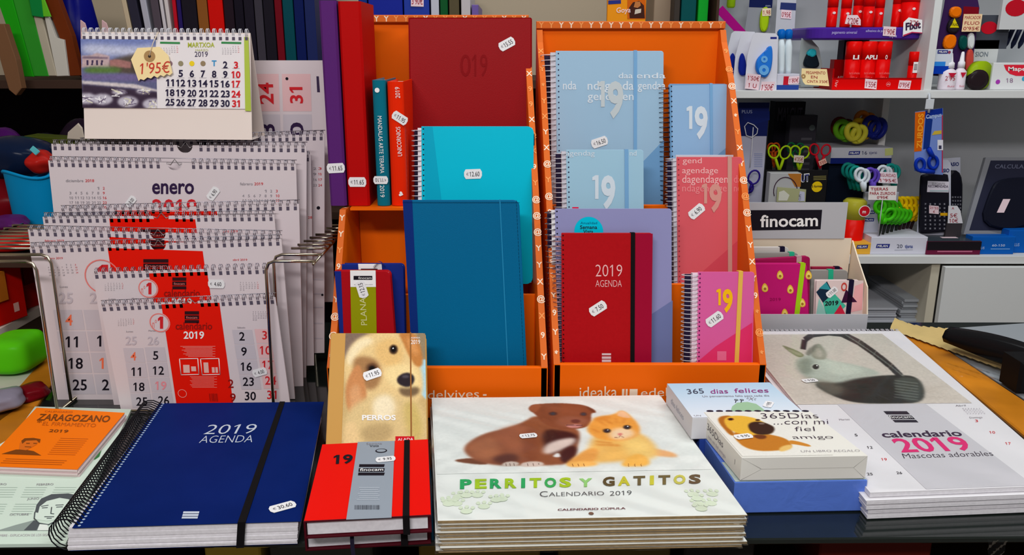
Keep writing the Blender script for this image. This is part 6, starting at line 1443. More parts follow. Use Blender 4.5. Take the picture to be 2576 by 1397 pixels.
for k, (x, yt, wp, d) in enumerate(((2098, -12, 26, 0), (2132, -8, 26, 0), (2164, -20, 26, 0.03), (2190, -16, 28, 0), (2216, -10, 24, 0.04), (2264, -26, 26, 0.02), (2296, -34, 44, 0.0))):
    t, f = stick(x, 2.14 + d, zz_, yt, wp, 'red glue stick standing in the purple tray, %s from the left' % (('first', 'second', 'third', 'fourth', 'fifth', 'sixth', 'seventh wide one')[k]), 'red glue sticks in the purple tray'); mb = MB(); mb.disc(f, f.w / 2, f.h * 0.45, 0.004, C(244, 220, 220), 0.0003, 14, 0.003); t.part('print', mb)

# ---- right of the divider: bottles, blister pack, eraser, felt pen box
for k, (x, yt, wpx, lab) in enumerate(((2392, 132, 44, 'white correction fluid bottle with 2.95 price, left of two'), (2423, 130, 30, 'white correction fluid bottle with red label, right of two'))):
    Y = 2.085; a = hit((x, yt), PY(Y)); r = wpx / 2 * 0.93 * Y / FPX; h = a.z - U; t = Thing('correction_bottle', lab, 'bottle', (a.x, Y, U), 'white correction fluid bottles')
    mb = MB(); mb.lathe((a.x, Y, U), (0, 0, 1), [(r * 0.95, 0), (r, 0.004), (r, h * 0.48), (r * 0.55, h * 0.56), (r * 0.5, h * 0.58)], C(232, 222, 232, 0.3)); t.part('bottle', mb)
    mb = MB(); mb.lathe((a.x, Y, U), (0, 0, 1), [(r * 0.6, h * 0.582), (r * 0.58, h * 0.72), (r * 0.4, h * 0.76), (r * 0.26, h * 0.97), (r * 0.15, h)], C(240, 238, 246, 0.3)); t.part('nozzle', mb)
    f = Fr((a.x - r, Y - r - 0.0008, U), (1, 0, 0), (0, 0, 1), 2 * r, h); mb = MB(); mb.text(f, "2'95" if k == 0 else '', f.w * 0.4, h * 0.26, h * 0.12, red_pen, w=f.w * 0.6); mb.text(f, 'fluid', f.w * 0.5, h * 0.08, h * 0.05, C(190, 60, 90), w=f.w * 0.4)
    mb.poly(f, [(f.w * 0.5, h * 0.32), (f.w * 0.75, h * 0.46), (f.w * 0.25, h * 0.46)], C(200, 30, 60), 0.0003); t.part('print', mb)
t = pcard('marker_pack', 'clear blister pack of orange highlighters with cream price note and green ink', 'marker', [(2340, 190), (2442, 196), (2464, 20), (2460, 0), (2440, -40), (2384, -40), (2374, 20)], 2.12, C(60, 34, 84), zb=None)
t.mb.polypx(t.fr, [(2420, 60), (2462, 60), (2462, 18), (2424, 16)], C(130, 12, 30), 0.0004); t.part('card', t.mb)
og = mat('amber_marker', (246, 120, 8), 0.25)
for pts_ in ([(2383, 44), (2388, 16), (2416, 18), (2412, 46)], [(2366, 124), (2374, 86), (2404, 88), (2398, 124)]): blob(t, pts_, 0.012, og, 'marker')
blob(t, [(2376, 82), (2384, 46), (2414, 46), (2406, 84)], 0.0135, C(40, 34, 40), 'marker_band'); mb = MB(); mb.polypx(t.fr, [(2382, 70), (2394, 46), (2405, 70)], C(230, 210, 20), 0.0142); mb.textpx(t.fr, 'fluo', (2385, 65), (2403, 65), (2385, 56), ink, 0.0148); t.part('print', mb)
blob(t, [(2408, 124), (2410, 88), (2430, 90), (2428, 126)], 0.012, C(8, 74, 70), 'ink_bottle'); blob(t, [(2428, 122), (2432, 82), (2448, 84), (2446, 124)], 0.012, C(220, 224, 226), 'pen'); blob(t, [(2424, 186), (2428, 124), (2446, 124), (2442, 186)], 0.012, C(206, 74, 64), 'pen')
handnote(t, t.fr, (2410, 80), (2456, 80), (2416, 36), ['MARCADOR', 'FLUO', "0'95€"], m=C(246, 214, 170), z=0.016)
t = bx('eraser_pack', 'white and blue eraser pack hanging over the shelf corner', 'eraser', (2348, 124, 2398), 2.075, hit((2348, 186), PY(2.075)).z, 0.02, C(214, 222, 234)); stripe(t, 0, 0, 1, 0.32, C(10, 60, 180)); stripe(t, 0.05, 0.32, 0.7, 0.5, C(50, 140, 230)); milan_logo(t.mb, t.fr, (2358, 135), (2384, 135), (2359, 126)); cc = (t.fr.w * 0.82, t.fr.h * 0.88); t.mb.disc(t.fr, cc[0], cc[1], 0.0035, C(150, 60, 90), 0.0006, 12); fin(t)
t = bx('felt_pen_box', 'white box with coloured dots behind the green tape, at the right shelf', 'box', (2452, 100, 2516), 2.14, U, 0.10, C(206, 210, 210)); wr(t, 'SION', 0.35, 0.66, 0.1, C(120, 130, 140), w=0.5)
for x, y, r_, cl in ((0.3, 0.48, 0.006, (190, 180, 120)), (0.72, 0.42, 0.006, (160, 60, 170)), (0.6, 0.3, 0.007, (140, 140, 150)), (0.76, 0.28, 0.007, (150, 150, 156))): t.mb.disc(t.fr, t.fr.w * x, t.fr.h * y, r_, C(*cl), 0.0005, 16)
fin(t)
t = bx('felt_pen_box', 'white box front with red half round logo at the right shelf edge', 'box', (2500, 158, 2620), 2.085, U, 0.04, C(226, 228, 230))
pts_ = [(2525, 163), (2530, 176), (2540, 186), (2556, 191), (2580, 191), (2600, 182), (2610, 163)]; t.mb.polypx(t.fr, pts_, C(232, 40, 62), 0.0005); t.mb.textpx(t.fr, 'Maped', (2536, 178), (2590, 178), (2536, 168), white_ink, 0.0009, 0.02)
t.mb.textpx(t.fr, '18', (2531, 208), (2548, 208), (2531, 197), C(150, 120, 150), 0.0006)
for x, y, cl in ((2510, 206, (170, 60, 180)), (2576, 198, (60, 170, 210))): cc = t.fr.px(x, y); t.mb.disc(t.fr, cc[0], cc[1], 0.0055, C(*cl), 0.0006, 16)
fin(t)
for k in range(5):
    a = hit((2490 + k * 18, 122), PY(2.16 + k * 0.012)); b_ = hit((2522 + k * 18, 50), PY(2.16 + k * 0.012)); mb = MB(); mb.lathe(a, b_ - a, [(0.002, 0), (0.006, 0.012), (0.006, (b_ - a).length)], C(28, 34, 60, 0.3), 12)
    solo('felt_pen', mb, 'dark slanted felt pen rising from the pen box, %s from the left' % ('first', 'second', 'third', 'fourth', 'last')[k], 'pen', 'slanted felt pens at the upper right')
for k, (x, y, Y, r_, lab) in enumerate(((2488, 70, 2.14, 0.020, 'small red oval badge on the felt pen packs'), (2556, 20, 2.12, 0.026, 'red round badge on a white pack at the top right corner'))):
    a = hit((x, y), PY(Y)); f = Fr(a, (1, 0, 0), (0, 0, 1)); t = Thing('pen_pack', lab, 'pen pack', a - Vector((0, 0, 0.05))); mb = MB(); mb.box(f, -0.034, -0.05, 0.05, 0.03, -0.01, 0, C(206, 208, 210) if k else C(70, 74, 84)); mb.disc(f, 0, 0, r_, C(196, 20, 40), 0.0006, 20, r_ * 0.75); t.part('pack', mb)
t = Thing('tape_roll', 'lime and black tape dispenser roll on the right upper shelf', 'tape'); a = hit((2452, 212), PY(2.10)); r = 0.034
mb = MB(); mb.lathe(a + Vector((0, 0, 0)) - Vector((0, 0, a.z - U - r)), (0.35, -1, 0), [(r, 0), (r, 0.018)], C(150, 180, 20, 0.3), 28); t.loc = Vector((a.x, 2.10, U)); t.part('roll', mb)
mb = MB(); mb.lathe(Vector((a.x - 0.008, 2.085, U + 0.024)), (0, -1, 0), [(0.024, 0), (0.024, 0.016), (0.012, 0.017)], C(40, 30, 34, 0.25), 24); t.part('core', mb)
# ================================================================ middle shelf
def scissors(name, label, ca, cb, rpx, tip, Y, m, group=None, blade=True, tube=0.0024, tilt=0.0, blade_m=None):
    """two finger loops (pixel centres ca, cb), pivot between them and blades to the pixel tip"""
    pl = PY(Y); A, B, T = hit(ca, pl), hit(cb, pl), hit(tip, pl); r = rpx * Y * 1.0 / FPX
    t = Thing(name, label, 'scissors', (T.x, Y, T.z), group); M_ = (A + B) / 2; pv = M_ + (T - M_) * 0.5
    for c_, sg in ((A, -1), (B, 1)):
        mb = MB(); pts = []
        d = (pv - c_).normalized(); n_ = Vector((d.z, 0, -d.x))
        for k in range(18):
            a = 2 * math.pi * k / 18; pts.append(c_ + d * (r * 1.25 * math.cos(a)) + n_ * (r * math.sin(a)) + Vector((0, sg * 0.0015, 0)))
        mb.tube(pts, tube, m, 7, closed=True)
        mb.tube([c_ + d * r * 1.15, c_ + d * r * 1.15 + (pv - c_ - d * r * 1.15) * 0.5, pv], [tube * 1.4, tube * 1.6, tube * 1.3], m, 7)
        t.part('handle', mb)
    if blade:
        for sg in (-1, 1):
            mb = MB(); d = (T - pv); n_ = Vector((d.z, 0, -d.x)).normalized()
            f = Fr(pv + Vector((0, sg * 0.0009, 0)), n_, d); L = d.length
            mb.prism(f, [(-0.004, -0.004), (0.004, -0.004), (0.0035, L * 0.6), (sg * 0.001 + 0.0006, L), (-0.0006 + sg * 0.001, L), (-0.0035, L * 0.6)], -0.0005, 0.0005, blade_m or steel); t.part('blade', mb)
    return t
t = bx('scissor_pack', 'white and navy scissor pack standing at the far left of the middle shelf', 'scissor pack', (1858, 258, 1936), 2.12, M, 0.004, C(172, 172, 192))
stripe(t, 0, 0.78, 1, 1, C(20, 30, 88)); t.mb.polypx(t.fr, [(1900, 312), (1936, 302), (1936, 280), (1870, 280), (1870, 300)], C(22, 34, 98), 0.0005); t.mb.textpx(t.fr, 'PLUS', (1866, 285), (1892, 285), (1866, 277), C(150, 160, 190), 0.0009)
for k in range(8): t.mb.polypx(t.fr, [(1897, 388 + k * 4.5), (1918, 388 + k * 4.5), (1918, 386.5 + k * 4.5), (1897, 386.5 + k * 4.5)], C(130, 140, 180), 0.0005)
stripe(t, 0.3, 0.0, 1, 0.09, C(40, 100, 190)); fin(t, 'card')
mb = MB(); loop = [(1872, 318), (1880, 308), (1895, 314), (1905, 324), (1903, 336), (1890, 346), (1876, 340)]
mb.tube([t.fr.P(*t.fr.px(*p), 0.004) for p in loop], 0.0012, white_wire, 6, closed=True); mb.tube([t.fr.P(*t.fr.px(*p), 0.003) for p in ((1894, 320), (1890, 380), (1886, 420))], 0.0012, white_wire, 6); t.part('inner_scissors', mb)
sc_ = scissors('scissors', 'indigo handled scissors pressed against the right side of the orange display', (1896, 446), (1880, 470), 14, (1884, 500), 2.10, C(40, 24, 120, 0.3), blade=False)
t = bx('boxed_cutter', 'dark box with unreadable lettering at the back of the middle shelf', 'box', (1952, 256, 2028), 2.32, M, 0.05, C(24, 22, 30)); wr(t, 'MALCUT', 0.5, 0.86, 0.1, C(70, 66, 80), w=0.8); fin(t)
t = bx('boxed_cutter', 'dark grey box with round badge in the shade, right of the lettered dark box', 'box', (1990, 290, 2058), 2.28, M, 0.035, C(54, 52, 60)); t.mb.disc(t.fr, t.fr.w * 0.25, t.fr.h * 0.75, 0.012, C(36, 40, 48), 0.0005, 18)
for k in range(6): stripe(t, 0.45, 0.55 + k * 0.05, 0.85, 0.57 + k * 0.05, C(86, 84, 92))
t.mb.disc(t.fr, t.fr.w * 0.82, t.fr.h * 0.9, 0.008, C(100, 110, 110), 0.0006, 14); fin(t)
# black open tray with craft scissors
blk = mat('black_carton', (26, 25, 27), 0.5)
t = bx('scissor_tray', 'black carton tray with yellow round emblem holding craft scissors', 'tray', (1926, 428, 2084), 2.13, M, 0.003, blk)
t.mb.textpx(t.fr, 'FANCY CUT', (1930, 430.5), (1990, 430.5), (1930, 425), white_ink, 0.0008) if False else None
t.mb.textpx(t.fr, 'UT', (2014, 458), (2036, 456), (2014, 438), white_ink, 0.0008, 0.05); t.mb.textpx(t.fr, 'UT', (2016, 457), (2035, 455), (2016, 440), C(40, 44, 110), 0.0012, 0.02)
cc = t.fr.px(2055, 470); t.mb.disc(t.fr, cc[0], cc[1], 0.0138, C(226, 190, 20), 0.0006, 28); t.mb.textpx(t.fr, '5 formas', (2042, 472), (2069, 471), (2042, 466), ink, 0.001, 0.02)
for k in range(3): t.mb.polypx(t.fr, [(2046, 445 + k * 4), (2078, 444 + k * 4), (2078, 442.5 + k * 4), (2046, 443.5 + k * 4)], C(150, 140, 80), 0.0006)
fin(t, 'front_wall'); mb = MB(); a = t.fr.o; mb.abox((a.x, 2.1334, M), (a.x + t.fr.w, 2.20, M + 0.003), blk); mb.abox((a.x, 2.197, M + 0.0034), (a.x + t.fr.w, 2.20, M + 0.055), blk); t.part('tray_base', mb)
lime_s = C(176, 214, 20, 0.3)
for k, (a_, b_, r_, tip, Y, m, lab) in enumerate((((1946, 382), (1976, 384), 13, (1960, 478), 2.15, lime_s, 'lime craft scissors, left pair in the black tray'), ((2000, 382), (2024, 384), 12, (2009, 478), 2.155, lime_s, 'lime craft scissors carrying the 4.35 label'), ((1990, 372), (2012, 374), 10, (2000, 470), 2.175, C(16, 96, 56, 0.3), 'dark green craft scissors behind the lime pair'), ((2048, 376), (2078, 378), 11, (2062, 470), 2.155, C(206, 20, 40, 0.3), 'red craft scissors at the right of the black tray'), ((1940, 372), (1952, 372), 9, (1948, 470), 2.178, C(180, 70, 16, 0.3), 'brown orange craft scissors behind the left lime pair'))):
    t = scissors('craft_scissors', lab, a_, b_, r_, tip, Y, m, 'craft scissors in the black tray')
    if k == 1: f = Fr(hit((2000, 410), PY(2.148)), (1, 0, 0), (0, 0, 1)); handnote(t, f, (1996, 408), (2021, 410), (1997, 390), ["4'35€"], m=C(226, 216, 200))
    if k == 3: f = Fr(hit((2060, 410), PY(2.148)), (1, 0, 0), (0, 0, 1)); handnote(t, f, (2062, 418), (2080, 410), (2058, 406), ["3'05"], m=C(240, 190, 170))
t = bx('tape_pack', 'brown carton with ring picture and clear pouch in front of the black tray', 'tape', (1938, 436, 2016), 2.085, M, 0.03, C(176, 176, 178)); t.mb.polypx(t.fr, [(1982, 437), (2016, 437), (2014, 470), (2000, 470)], C(176, 112, 44), 0.0004)
c0 = t.fr.px(1976, 490); t.mb.ring2d(t.fr, c0[0], c0[1], 0.0265, 0.0285, C(50, 26, 44), 0.0006, 40, 1.1) if False else None
arc = [t.fr.P(*t.fr.px(1976 + 30 * math.cos(a_), 482 - 36 * math.sin(a_)), 0.0006) for a_ in [math.pi * (1.1 - 1.2 * k / 16) for k in range(17)]]; t.mb.tube(arc, 0.0011, C(56, 28, 50), 5)
fin(t, 'box'); mb = MB(); mb.prism(t.fr, [t.fr.px(*p) for p in ((1952, 507), (2024, 507), (2026, 476), (1954, 470))], 0.003, 0.006, C(170, 172, 130, 0.3)); mb.polypx(t.fr, [(1956, 504), (1978, 504), (1984, 490), (1970, 478), (1958, 482)], C(214, 214, 200), 0.0066); mb.polypx(t.fr, [(2006, 505), (2022, 505), (2022, 482), (2010, 480)], C(190, 192, 214), 0.0066); mb.textpx(t.fr, 'CLIPS', (2012, 503), (2013, 488), (2007, 503), C(60, 60, 90), 0.007) ; t.part('clear_pouch', mb)
# box with ring handled scissors on its top
t = bx('scissor_box', 'white and navy counter box numbered 16 with ring handled scissors above', 'box', (2092, 372, 2246), 2.20, hit((2160, 412), PY(2.20)).z, 0.12, C(196, 196, 206)); stripe(t, 0, 0, 1, 0.36, C(22, 36, 110)); milan_logo(t.mb, t.fr, (2134, 390), (2162, 389), (2136, 381)); t.mb.textpx(t.fr, '16', (2168, 389), (2181, 389), (2168, 380), C(50, 56, 90), 0.0006); t.mb.textpx(t.fr, 'tijeras', (2186, 388), (2206, 387), (2186, 381), C(60, 66, 120), 0.0006); t.mb.polypx(t.fr, [(2226, 392), (2246, 390), (2246, 372), (2226, 374)], C(200, 206, 130), 0.0006); fin(t)
mb = MB(); zz = t.fr.o.z; mb.abox((t.fr.o.x + 0.004, 2.215, M), (t.fr.o.x + t.fr.w - 0.004, 2.315, zz - 0.0004), C(16, 24, 40)); t.part('dark_base', mb)
for k, (c_, r_, Y, cl, lab) in enumerate((((2112, 320), 20, 2.27, (92, 28, 24), 'dark brown ring scissors handle at the back left of the 16 box'), ((2118, 326), 20, 2.245, (96, 160, 30), 'green ring scissors handle lying over the 16 box'), ((2145, 332), 19, 2.23, (206, 200, 60), 'pale yellow ring scissors handle at the front of the green one'), ((2160, 322), 19, 2.25, (230, 180, 20), 'amber ring scissors handle right of the pale yellow one'), ((2168, 302), 18, 2.27, (190, 110, 30), 'brown orange ring scissors handle behind the amber one'), ((2192, 318), 22, 2.24, (24, 34, 120), 'navy ring scissors handle with white hole at the right'))):
    t = scissors('ring_scissors', lab, c_, (c_[0] + 16, c_[1] + 6), r_ * 0.8, (c_[0] + 4, 371), Y, C(*cl, 0.3), 'ring handled scissors on the 16 box', blade=False, tube=0.0075)
# safety scissors display
tealm = C(24, 140, 130, 0.3); wht = C(214, 222, 230, 0.3)
t = bx('scissor_stand', 'white counter stand with navy logos behind the green and yellow scissors', 'stand', (2176, 484, 2262), 2.14, M, 0.01, C(196, 198, 214)); milan_logo(t.mb, t.fr, (2177, 538), (2200, 538), (2178, 530)); milan_logo(t.mb, t.fr, (2172, 557), (2198, 557), (2173, 549)); t.mb.textpx(t.fr, '8', (2182, 524), (2189, 524), (2182, 514), C(90, 96, 120), 0.0006); fin(t, 'panel')
mb = MB(); a = t.fr.o; mb.abox((a.x, 2.1504, M), (a.x + t.fr.w, 2.23, M + 0.09), C(180, 190, 205)); t.part('box', mb)
for k, (x, y, Y, m, lab) in enumerate(((2164, 440, 2.10, wht, 'white safety scissors in front of the teal row'), (2152, 436, 2.12, tealm, 'teal safety scissors, first behind the white pair'), (2142, 432, 2.145, tealm, 'teal safety scissors, second behind the white pair'), (2132, 428, 2.17, tealm, 'teal safety scissors at the very back of the row'), (2188, 440, 2.11, C(96, 70, 180, 0.3), 'violet safety scissors right of the white pair'), (2220, 434, 2.13, wht, 'white safety scissors behind the safety price note'), (2240, 430, 2.135, tealm, 'teal safety scissors at the right end of the row'))):
    t = scissors('safety_scissors', lab, (x, y), (x + 10, y + 4), 13, (x + 14, 520), Y, m, 'safety scissors on the stand', blade=False, tube=0.0042)
    if k == 5: f = Fr(hit((2220, 430), PY(2.112)), (1, 0, 0), (0, 0, 1)); handnote(t, f, (2209, 460), (2258, 462), (2206, 432), ['SEGURIDAD', "1'95€"], m=C(238, 224, 234))
# green and yellow left handed scissors hanging on a base box
t = bx('scissor_box', 'white base box numbered 20 carrying the green and yellow scissors', 'box', (2193, 597, 2335), 2.07, M, 0.13, C(216, 216, 230)); milan_logo(t.mb, t.fr, (2203, 624), (2236, 624), (2206, 614)); t.mb.textpx(t.fr, '20', (2256, 624), (2270, 624), (2256, 615), C(60, 66, 90), 0.0006); t.mb.textpx(t.fr, 'tijeras', (2276, 624), (2296, 624), (2276, 616), C(60, 80, 150), 0.0006, 0.02); t.mb.polypx(t.fr, [(2250, 630), (2296, 629), (2296, 628), (2250, 629)], C(160, 164, 180), 0.0006); fin(t)
zb_ = t.fr.o.z + t.fr.h
lg = mat('vivid_green_plastic', (66, 190, 24), 0.25); yw = mat('vivid_yellow_plastic', (250, 206, 10), 0.25)
for k in range(5):
    dx = k * 10; scissors('left_handed_scissors', 'vivid green left handed scissors, %s in the row from the front' % ('first', 'second', 'third', 'fourth', 'fifth')[k], (2213 + dx, 520 + k * 1), (2238 + dx, 540 + k * 1), 12.5, (2210 + dx, 594 - k * 0.6), 2.085 + k * 0.016, lg, 'green left handed scissors', tube=0.0052, blade_m=C(40, 44, 40, 0.3))
for k in range(5):
    dx = k * 12; scissors('left_handed_scissors', 'bright yellow left handed scissors, %s from the left behind the green row' % ('first', 'second', 'third', 'fourth', 'fifth')[k], (2256 + dx, 512), (2270 + dx, 532), 11.5, (2252 + dx * 0.7, 588), 2.150 + k * 0.008, yw, 'yellow left handed scissors', tube=0.0052, blade_m=C(50, 36, 40, 0.3))
t = pcard('price_card', 'white handwritten card for left handed scissors at 0.95', 'price card', [(2184, 503), (2254, 504), (2257, 468), (2186, 468)], 2.076, C(240, 234, 232)); 
for s, x0, x1, y in (('TIJERAS', 2190, 2234, 479), ('PARA ZURDOS', 2188, 2252, 490), ("0'95€", 2206, 2234, 500)): t.mb.textpx(t.fr, s, (x0, y), (x1, y), (x0, y - 7), red_pen, 0.0006, 0.01)
t.part('card', t.mb); mb = MB(); a = hit((2220, 503), PY(2.0775)); mb.tube([a, Vector((a.x, 2.0775, zb_ + 0.0004))], 0.0012, C(190, 190, 200), 6); t.part('support_wire', mb)
t = bx('eraser_box', 'small yellow eraser box at the shelf edge beside the white base box', 'box', (2142, 612, 2192), 2.07, M, 0.06, C(234, 176, 60)); milan_logo(t.mb, t.fr, (2154, 626), (2182, 625), (2156, 617)); fin(t)
t = bx('eraser_box', 'white small carton with navy edge above the yellow eraser box', 'box', (2152, 584, 2194), 2.14, M, 0.04, C(196, 190, 206)); stripe(t, 0, 0.8, 1, 1, milan); fin(t)
a = hit((2152, 500), PY(2.12)); r = 0.027; mb = MB(); t = Thing('pencil_jar', 'red jar with yellow top and red round badge behind the grey agenda box', 'jar', (a.x, 2.12, M)); h = a.z - M
mb.lathe((a.x, 2.12, M), (0, 0, 1), [(r * 0.95, 0), (r, 0.004), (r * 1.05, h * 0.62)], C(232, 20, 10, 0.3), 20); t.part('jar', mb); mb = MB(); mb.lathe((a.x, 2.12, M), (0, 0, 1), [(r * 1.05, h * 0.6205), (r * 1.08, h * 0.95), (r * 0.8, h)], C(176, 170, 50, 0.3), 20); t.part('lid', mb)
f = Fr(Vector((a.x + 0.006, 2.12 - r * 1.12, M + h * 0.8)), (1, 0, 0), (0, 0, 1)); mb = MB(); mb.disc(f, 0.008, 0, 0.015, white_ink, 0, 20); mb.disc(f, 0.008, 0, 0.013, C(206, 24, 40), 0.0006, 20); mb.text(f, 'm', 0.007, -0.005, 0.009, white_ink, 0.001, 0.02); t.part('badge', mb)
# hanging left-handed scissors pack
Yz = 2.04
t = pcard('scissor_pack', 'blue and orange hanging scissor pack for left handers', 'scissor pack', [(2300, 398), (2302, 282), (2372, 272), (2372, 440), (2340, 438), (2300, 430)], Yz, C(116, 140, 206))
t.mb.polypx(t.fr, [(2299.5, 382), (2318, 380), (2328, 280), (2302, 283)], C(216, 98, 10), 0.0004); t.mb.textpx(t.fr, 'ZURDOS', (2318, 374), (2323, 286), (2305, 374), C(246, 160, 40), 0.0008, 0.03)
t.mb.polypx(t.fr, [(2326, 296), (2371, 288), (2371, 272), (2328, 279)], C(16, 44, 140), 0.0004); t.mb.polypx(t.fr, [(2322, 376), (2328, 296), (2346, 300), (2338, 372)], C(20, 50, 130), 0.0004); t.mb.textpx(t.fr, 'Campus', (2329, 299), (2368, 293), (2329, 289), C(190, 210, 240), 0.0009, 0.01)
t.mb.polypx(t.fr, [(2344, 340), (2368, 337), (2368, 328), (2350, 330)], C(206, 176, 60), 0.0006); t.mb.polypx(t.fr, [(2369, 434), (2371.5, 434), (2371.5, 290), (2369, 290)], C(180, 40, 70), 0.0006)
t.mb.polypx(t.fr, [(2358, 378), (2372, 378), (2372, 352), (2358, 352)], C(226, 226, 236), 0.0007); t.mb.polypx(t.fr, [(2361, 375), (2368, 375), (2368, 366), (2361, 366)], C(60, 60, 90), 0.001)
t.part('card', t.mb); 
mb = MB()
for c_ in ((2311, 414), (2344, 408)):
    p = [t.fr.P(*t.fr.px(c_[0] + 11 * math.cos(a_), c_[1] + 15 * math.sin(a_)), 0.007) for a_ in [2 * math.pi * k / 16 for k in range(16)]]; mb.tube(p, 0.0042, C(14, 50, 170, 0.3), 8, closed=True)
mb.tube([t.fr.P(*t.fr.px(2344, 396), 0.007), t.fr.P(*t.fr.px(2332, 372), 0.007)], 0.006, C(14, 50, 170, 0.3), 8); mb.tube([t.fr.P(*t.fr.px(2312, 428), 0.007), t.fr.P(*t.fr.px(2346, 432), 0.007)], 0.006, C(14, 50, 170, 0.3), 8); t.part('scissor_handles', mb)
mb = MB(); q = [hit(p, PY(Yz - 0.001)) for p in ((2336, 284), (2338, 262), (2338, 240), (2346, 236))]; q[-1].y = 2.055; mb.tube(q, 0.003, C(200, 206, 214, 0.25), 6); mb.abox((q[1].x - 0.010, Yz - 0.004, q[1].z - 0.012), (q[1].x + 0.010, Yz - 0.0015, q[1].z + 0.012), C(206, 210, 216, 0.25), 0.001); t.part('hanging_clip', mb)
# calculators
def calc(label, card_px, body_px, Y, with_note):
    t = pcard('calculator', label, 'calculator', card_px, Y, C(196, 198, 214), group=None, zb=None); t.mb.textpx(t.fr, 'CASIO', (card_px[2][0] - 34, card_px[2][1] + 22), (card_px[2][0] - 4, card_px[2][1] + 21), (card_px[2][0] - 34, card_px[2][1] + 13), C(30, 44, 110), 0.0008, 0.03); t.part('card', t.mb)
    body = mat('calculator_black', (26, 26, 36), 0.3); blob(t, body_px, 0.014, body, 'body', 0.003); x0, x1 = min(p[0] for p in body_px), max(p[0] for p in body_px); y0, y1 = min(p[1] for p in body_px), max(p[1] for p in body_px)
    f = t.fr; mb = MB()
    for r_ in range(7):
        for k in range(5):
            cx, cy = x0 + (x1 - x0) * (0.18 + 0.16 * k), y0 + (y1 - y0) * (0.5 + 0.068 * r_)
            mb.polypx(f, [(cx - 3.4, cy + 3), (cx + 3.4, cy + 3), (cx + 3.4, cy - 3), (cx - 3.4, cy - 3)], C(48, 48, 60), 0.0146); mb.textpx(f, '7894561230'[(r_ * 5 + k) % 10], (cx - 1.6, cy + 2), (cx + 1.6, cy + 2), (cx - 1.6, cy - 2), C(190, 190, 200), 0.0150)
    t.part('keypad', mb); return t, f
t, f = calc('second calculator on its card half hidden behind the front calculator', [(2385, 600), (2416, 600), (2416, 396), (2352, 400), (2352, 600)], [(2376, 560), (2410, 560), (2416, 520), (2416, 428), (2376, 428)], 2.22, False)
t, f = calc('black scientific calculator on a white card with school label', [(2306, 592), (2392, 592), (2392, 412), (2384, 402), (2320, 404)], [(2308, 580), (2312, 586), (2378, 580), (2382, 570), (2382, 440), (2374, 436), (2316, 436), (2312, 450)], 2.13, True)
mb = MB(); mb.polypx(f, [(2325, 481), (2379, 482), (2381, 455), (2327, 453)], C(222, 216, 230), 0.0146); mb.textpx(f, 'ELEGANTE', (2338, 463), (2370, 464), (2338, 457), ink_grey, 0.015); mb.textpx(f, 'RECOMENDADA', (2328, 469), (2378, 470), (2328, 463), C(90, 80, 100), 0.015, 0.02); mb.polypx(f, [(2332, 479), (2378, 479), (2378, 477), (2332, 477)], C(150, 190, 190), 0.015); t.part('label', mb); mb = MB(); mb.polypx(f, [(2358, 540), (2376, 540), (2376, 533), (2358, 533)], C(226, 170, 20), 0.0154); t.part('yellow_keys', mb)
handnote(t, f, (2330, 534), (2354, 536), (2330, 514), ["21'55", '€'], z=0.0152)
t = pcard('price_card', 'white handwritten price card with two euro prices beside the calculators', 'price card', [(2384, 562), (2422, 562), (2416, 530), (2408, 518), (2386, 518)], 2.11, C(226, 224, 230)); 
for s, x0, x1, y, h_ in (('A', 2394, 2400, 527, 6), ('5€', 2390, 2408, 547, 10), ('10€', 2388, 2410, 560, 10)): t.mb.textpx(t.fr, s, (x0, y), (x1, y), (x0, y - h_), red_pen, 0.0006)
t.part('card', t.mb); mb = MB(); a = hit((2402, 562), PY(2.11)); mb.abox((a.x - 0.02, 2.1108, M), (a.x + 0.02, 2.118, a.z + 0.003), C(60, 56, 60)); t.part('stand', mb)
t = bx('calculator_case', 'flat dark red and black box lying in front of the calculator', 'box', (2334, 608, 2470), 2.065, M, 0.10, C(110, 30, 62)); stripe(t, 0, 0.35, 1, 1, C(30, 26, 32)); stripe(t, 0.2, 0.2, 0.85, 0.3, C(196, 110, 140)); fin(t)
mb = MB(); f = Fr(t.fr.P(0, t.fr.h, 0), (1, 0, 0), (0, 1, 0)); mb.box(f, 0.002, 0.002, t.fr.w - 0.002, 0.098, 0.0003, 0.0016, C(56, 66, 74, 0.25)); mb.rect(f, t.fr.w * 0.38, 0.03, t.fr.w * 0.68, 0.045, pink_tag, 0.0022); t.part('lid', mb)
f = Fr(hit((2440, 560), PY(2.20)), (1, 0, 0), (0, 0, 1))
pl = (hit((2440, 590), PY(2.12)), Vector((0, -math.cos(0.25), math.sin(0.25)))); fr = frp(pl, (2424, 590), (2640, 590), (2480, 396)); t = Thing('calculator_box', 'big grey backlit blister of a desk calculator leaning at the right edge', 'calculator', fr.o + fr.u * fr.w / 2); mb = MB(); mb.box(fr, 0, 0, fr.w, fr.h, -0.012, 0, C(140, 142, 150)); mb.polypx(fr, [(2438, 580), (2640, 580), (2640, 404), (2492, 404)], C(44, 46, 66), 0.0004); mb.textpx(fr, 'CALCULADORA', (2502, 424), (2620, 424), (2504, 414), C(120, 124, 150), 0.0008); t.part('card', mb)
mb = MB(); q = smooth_loop([fr.px(*p) for p in ((2456, 576), (2600, 576), (2610, 450), (2560, 446), (2510, 452), (2490, 470))]); mb.prism(fr, q[::1] if sum(q[i][0] * q[(i + 1) % len(q)][1] - q[(i + 1) % len(q)][0] * q[i][1] for i in range(len(q))) > 0 else q[::-1], 0.0006, 0.012, C(24, 26, 40, 0.3), 0.003); t.part('body', mb)
handnote(t, fr, (2500, 536), (2518, 536), (2516, 502), [' '], z=0.013)
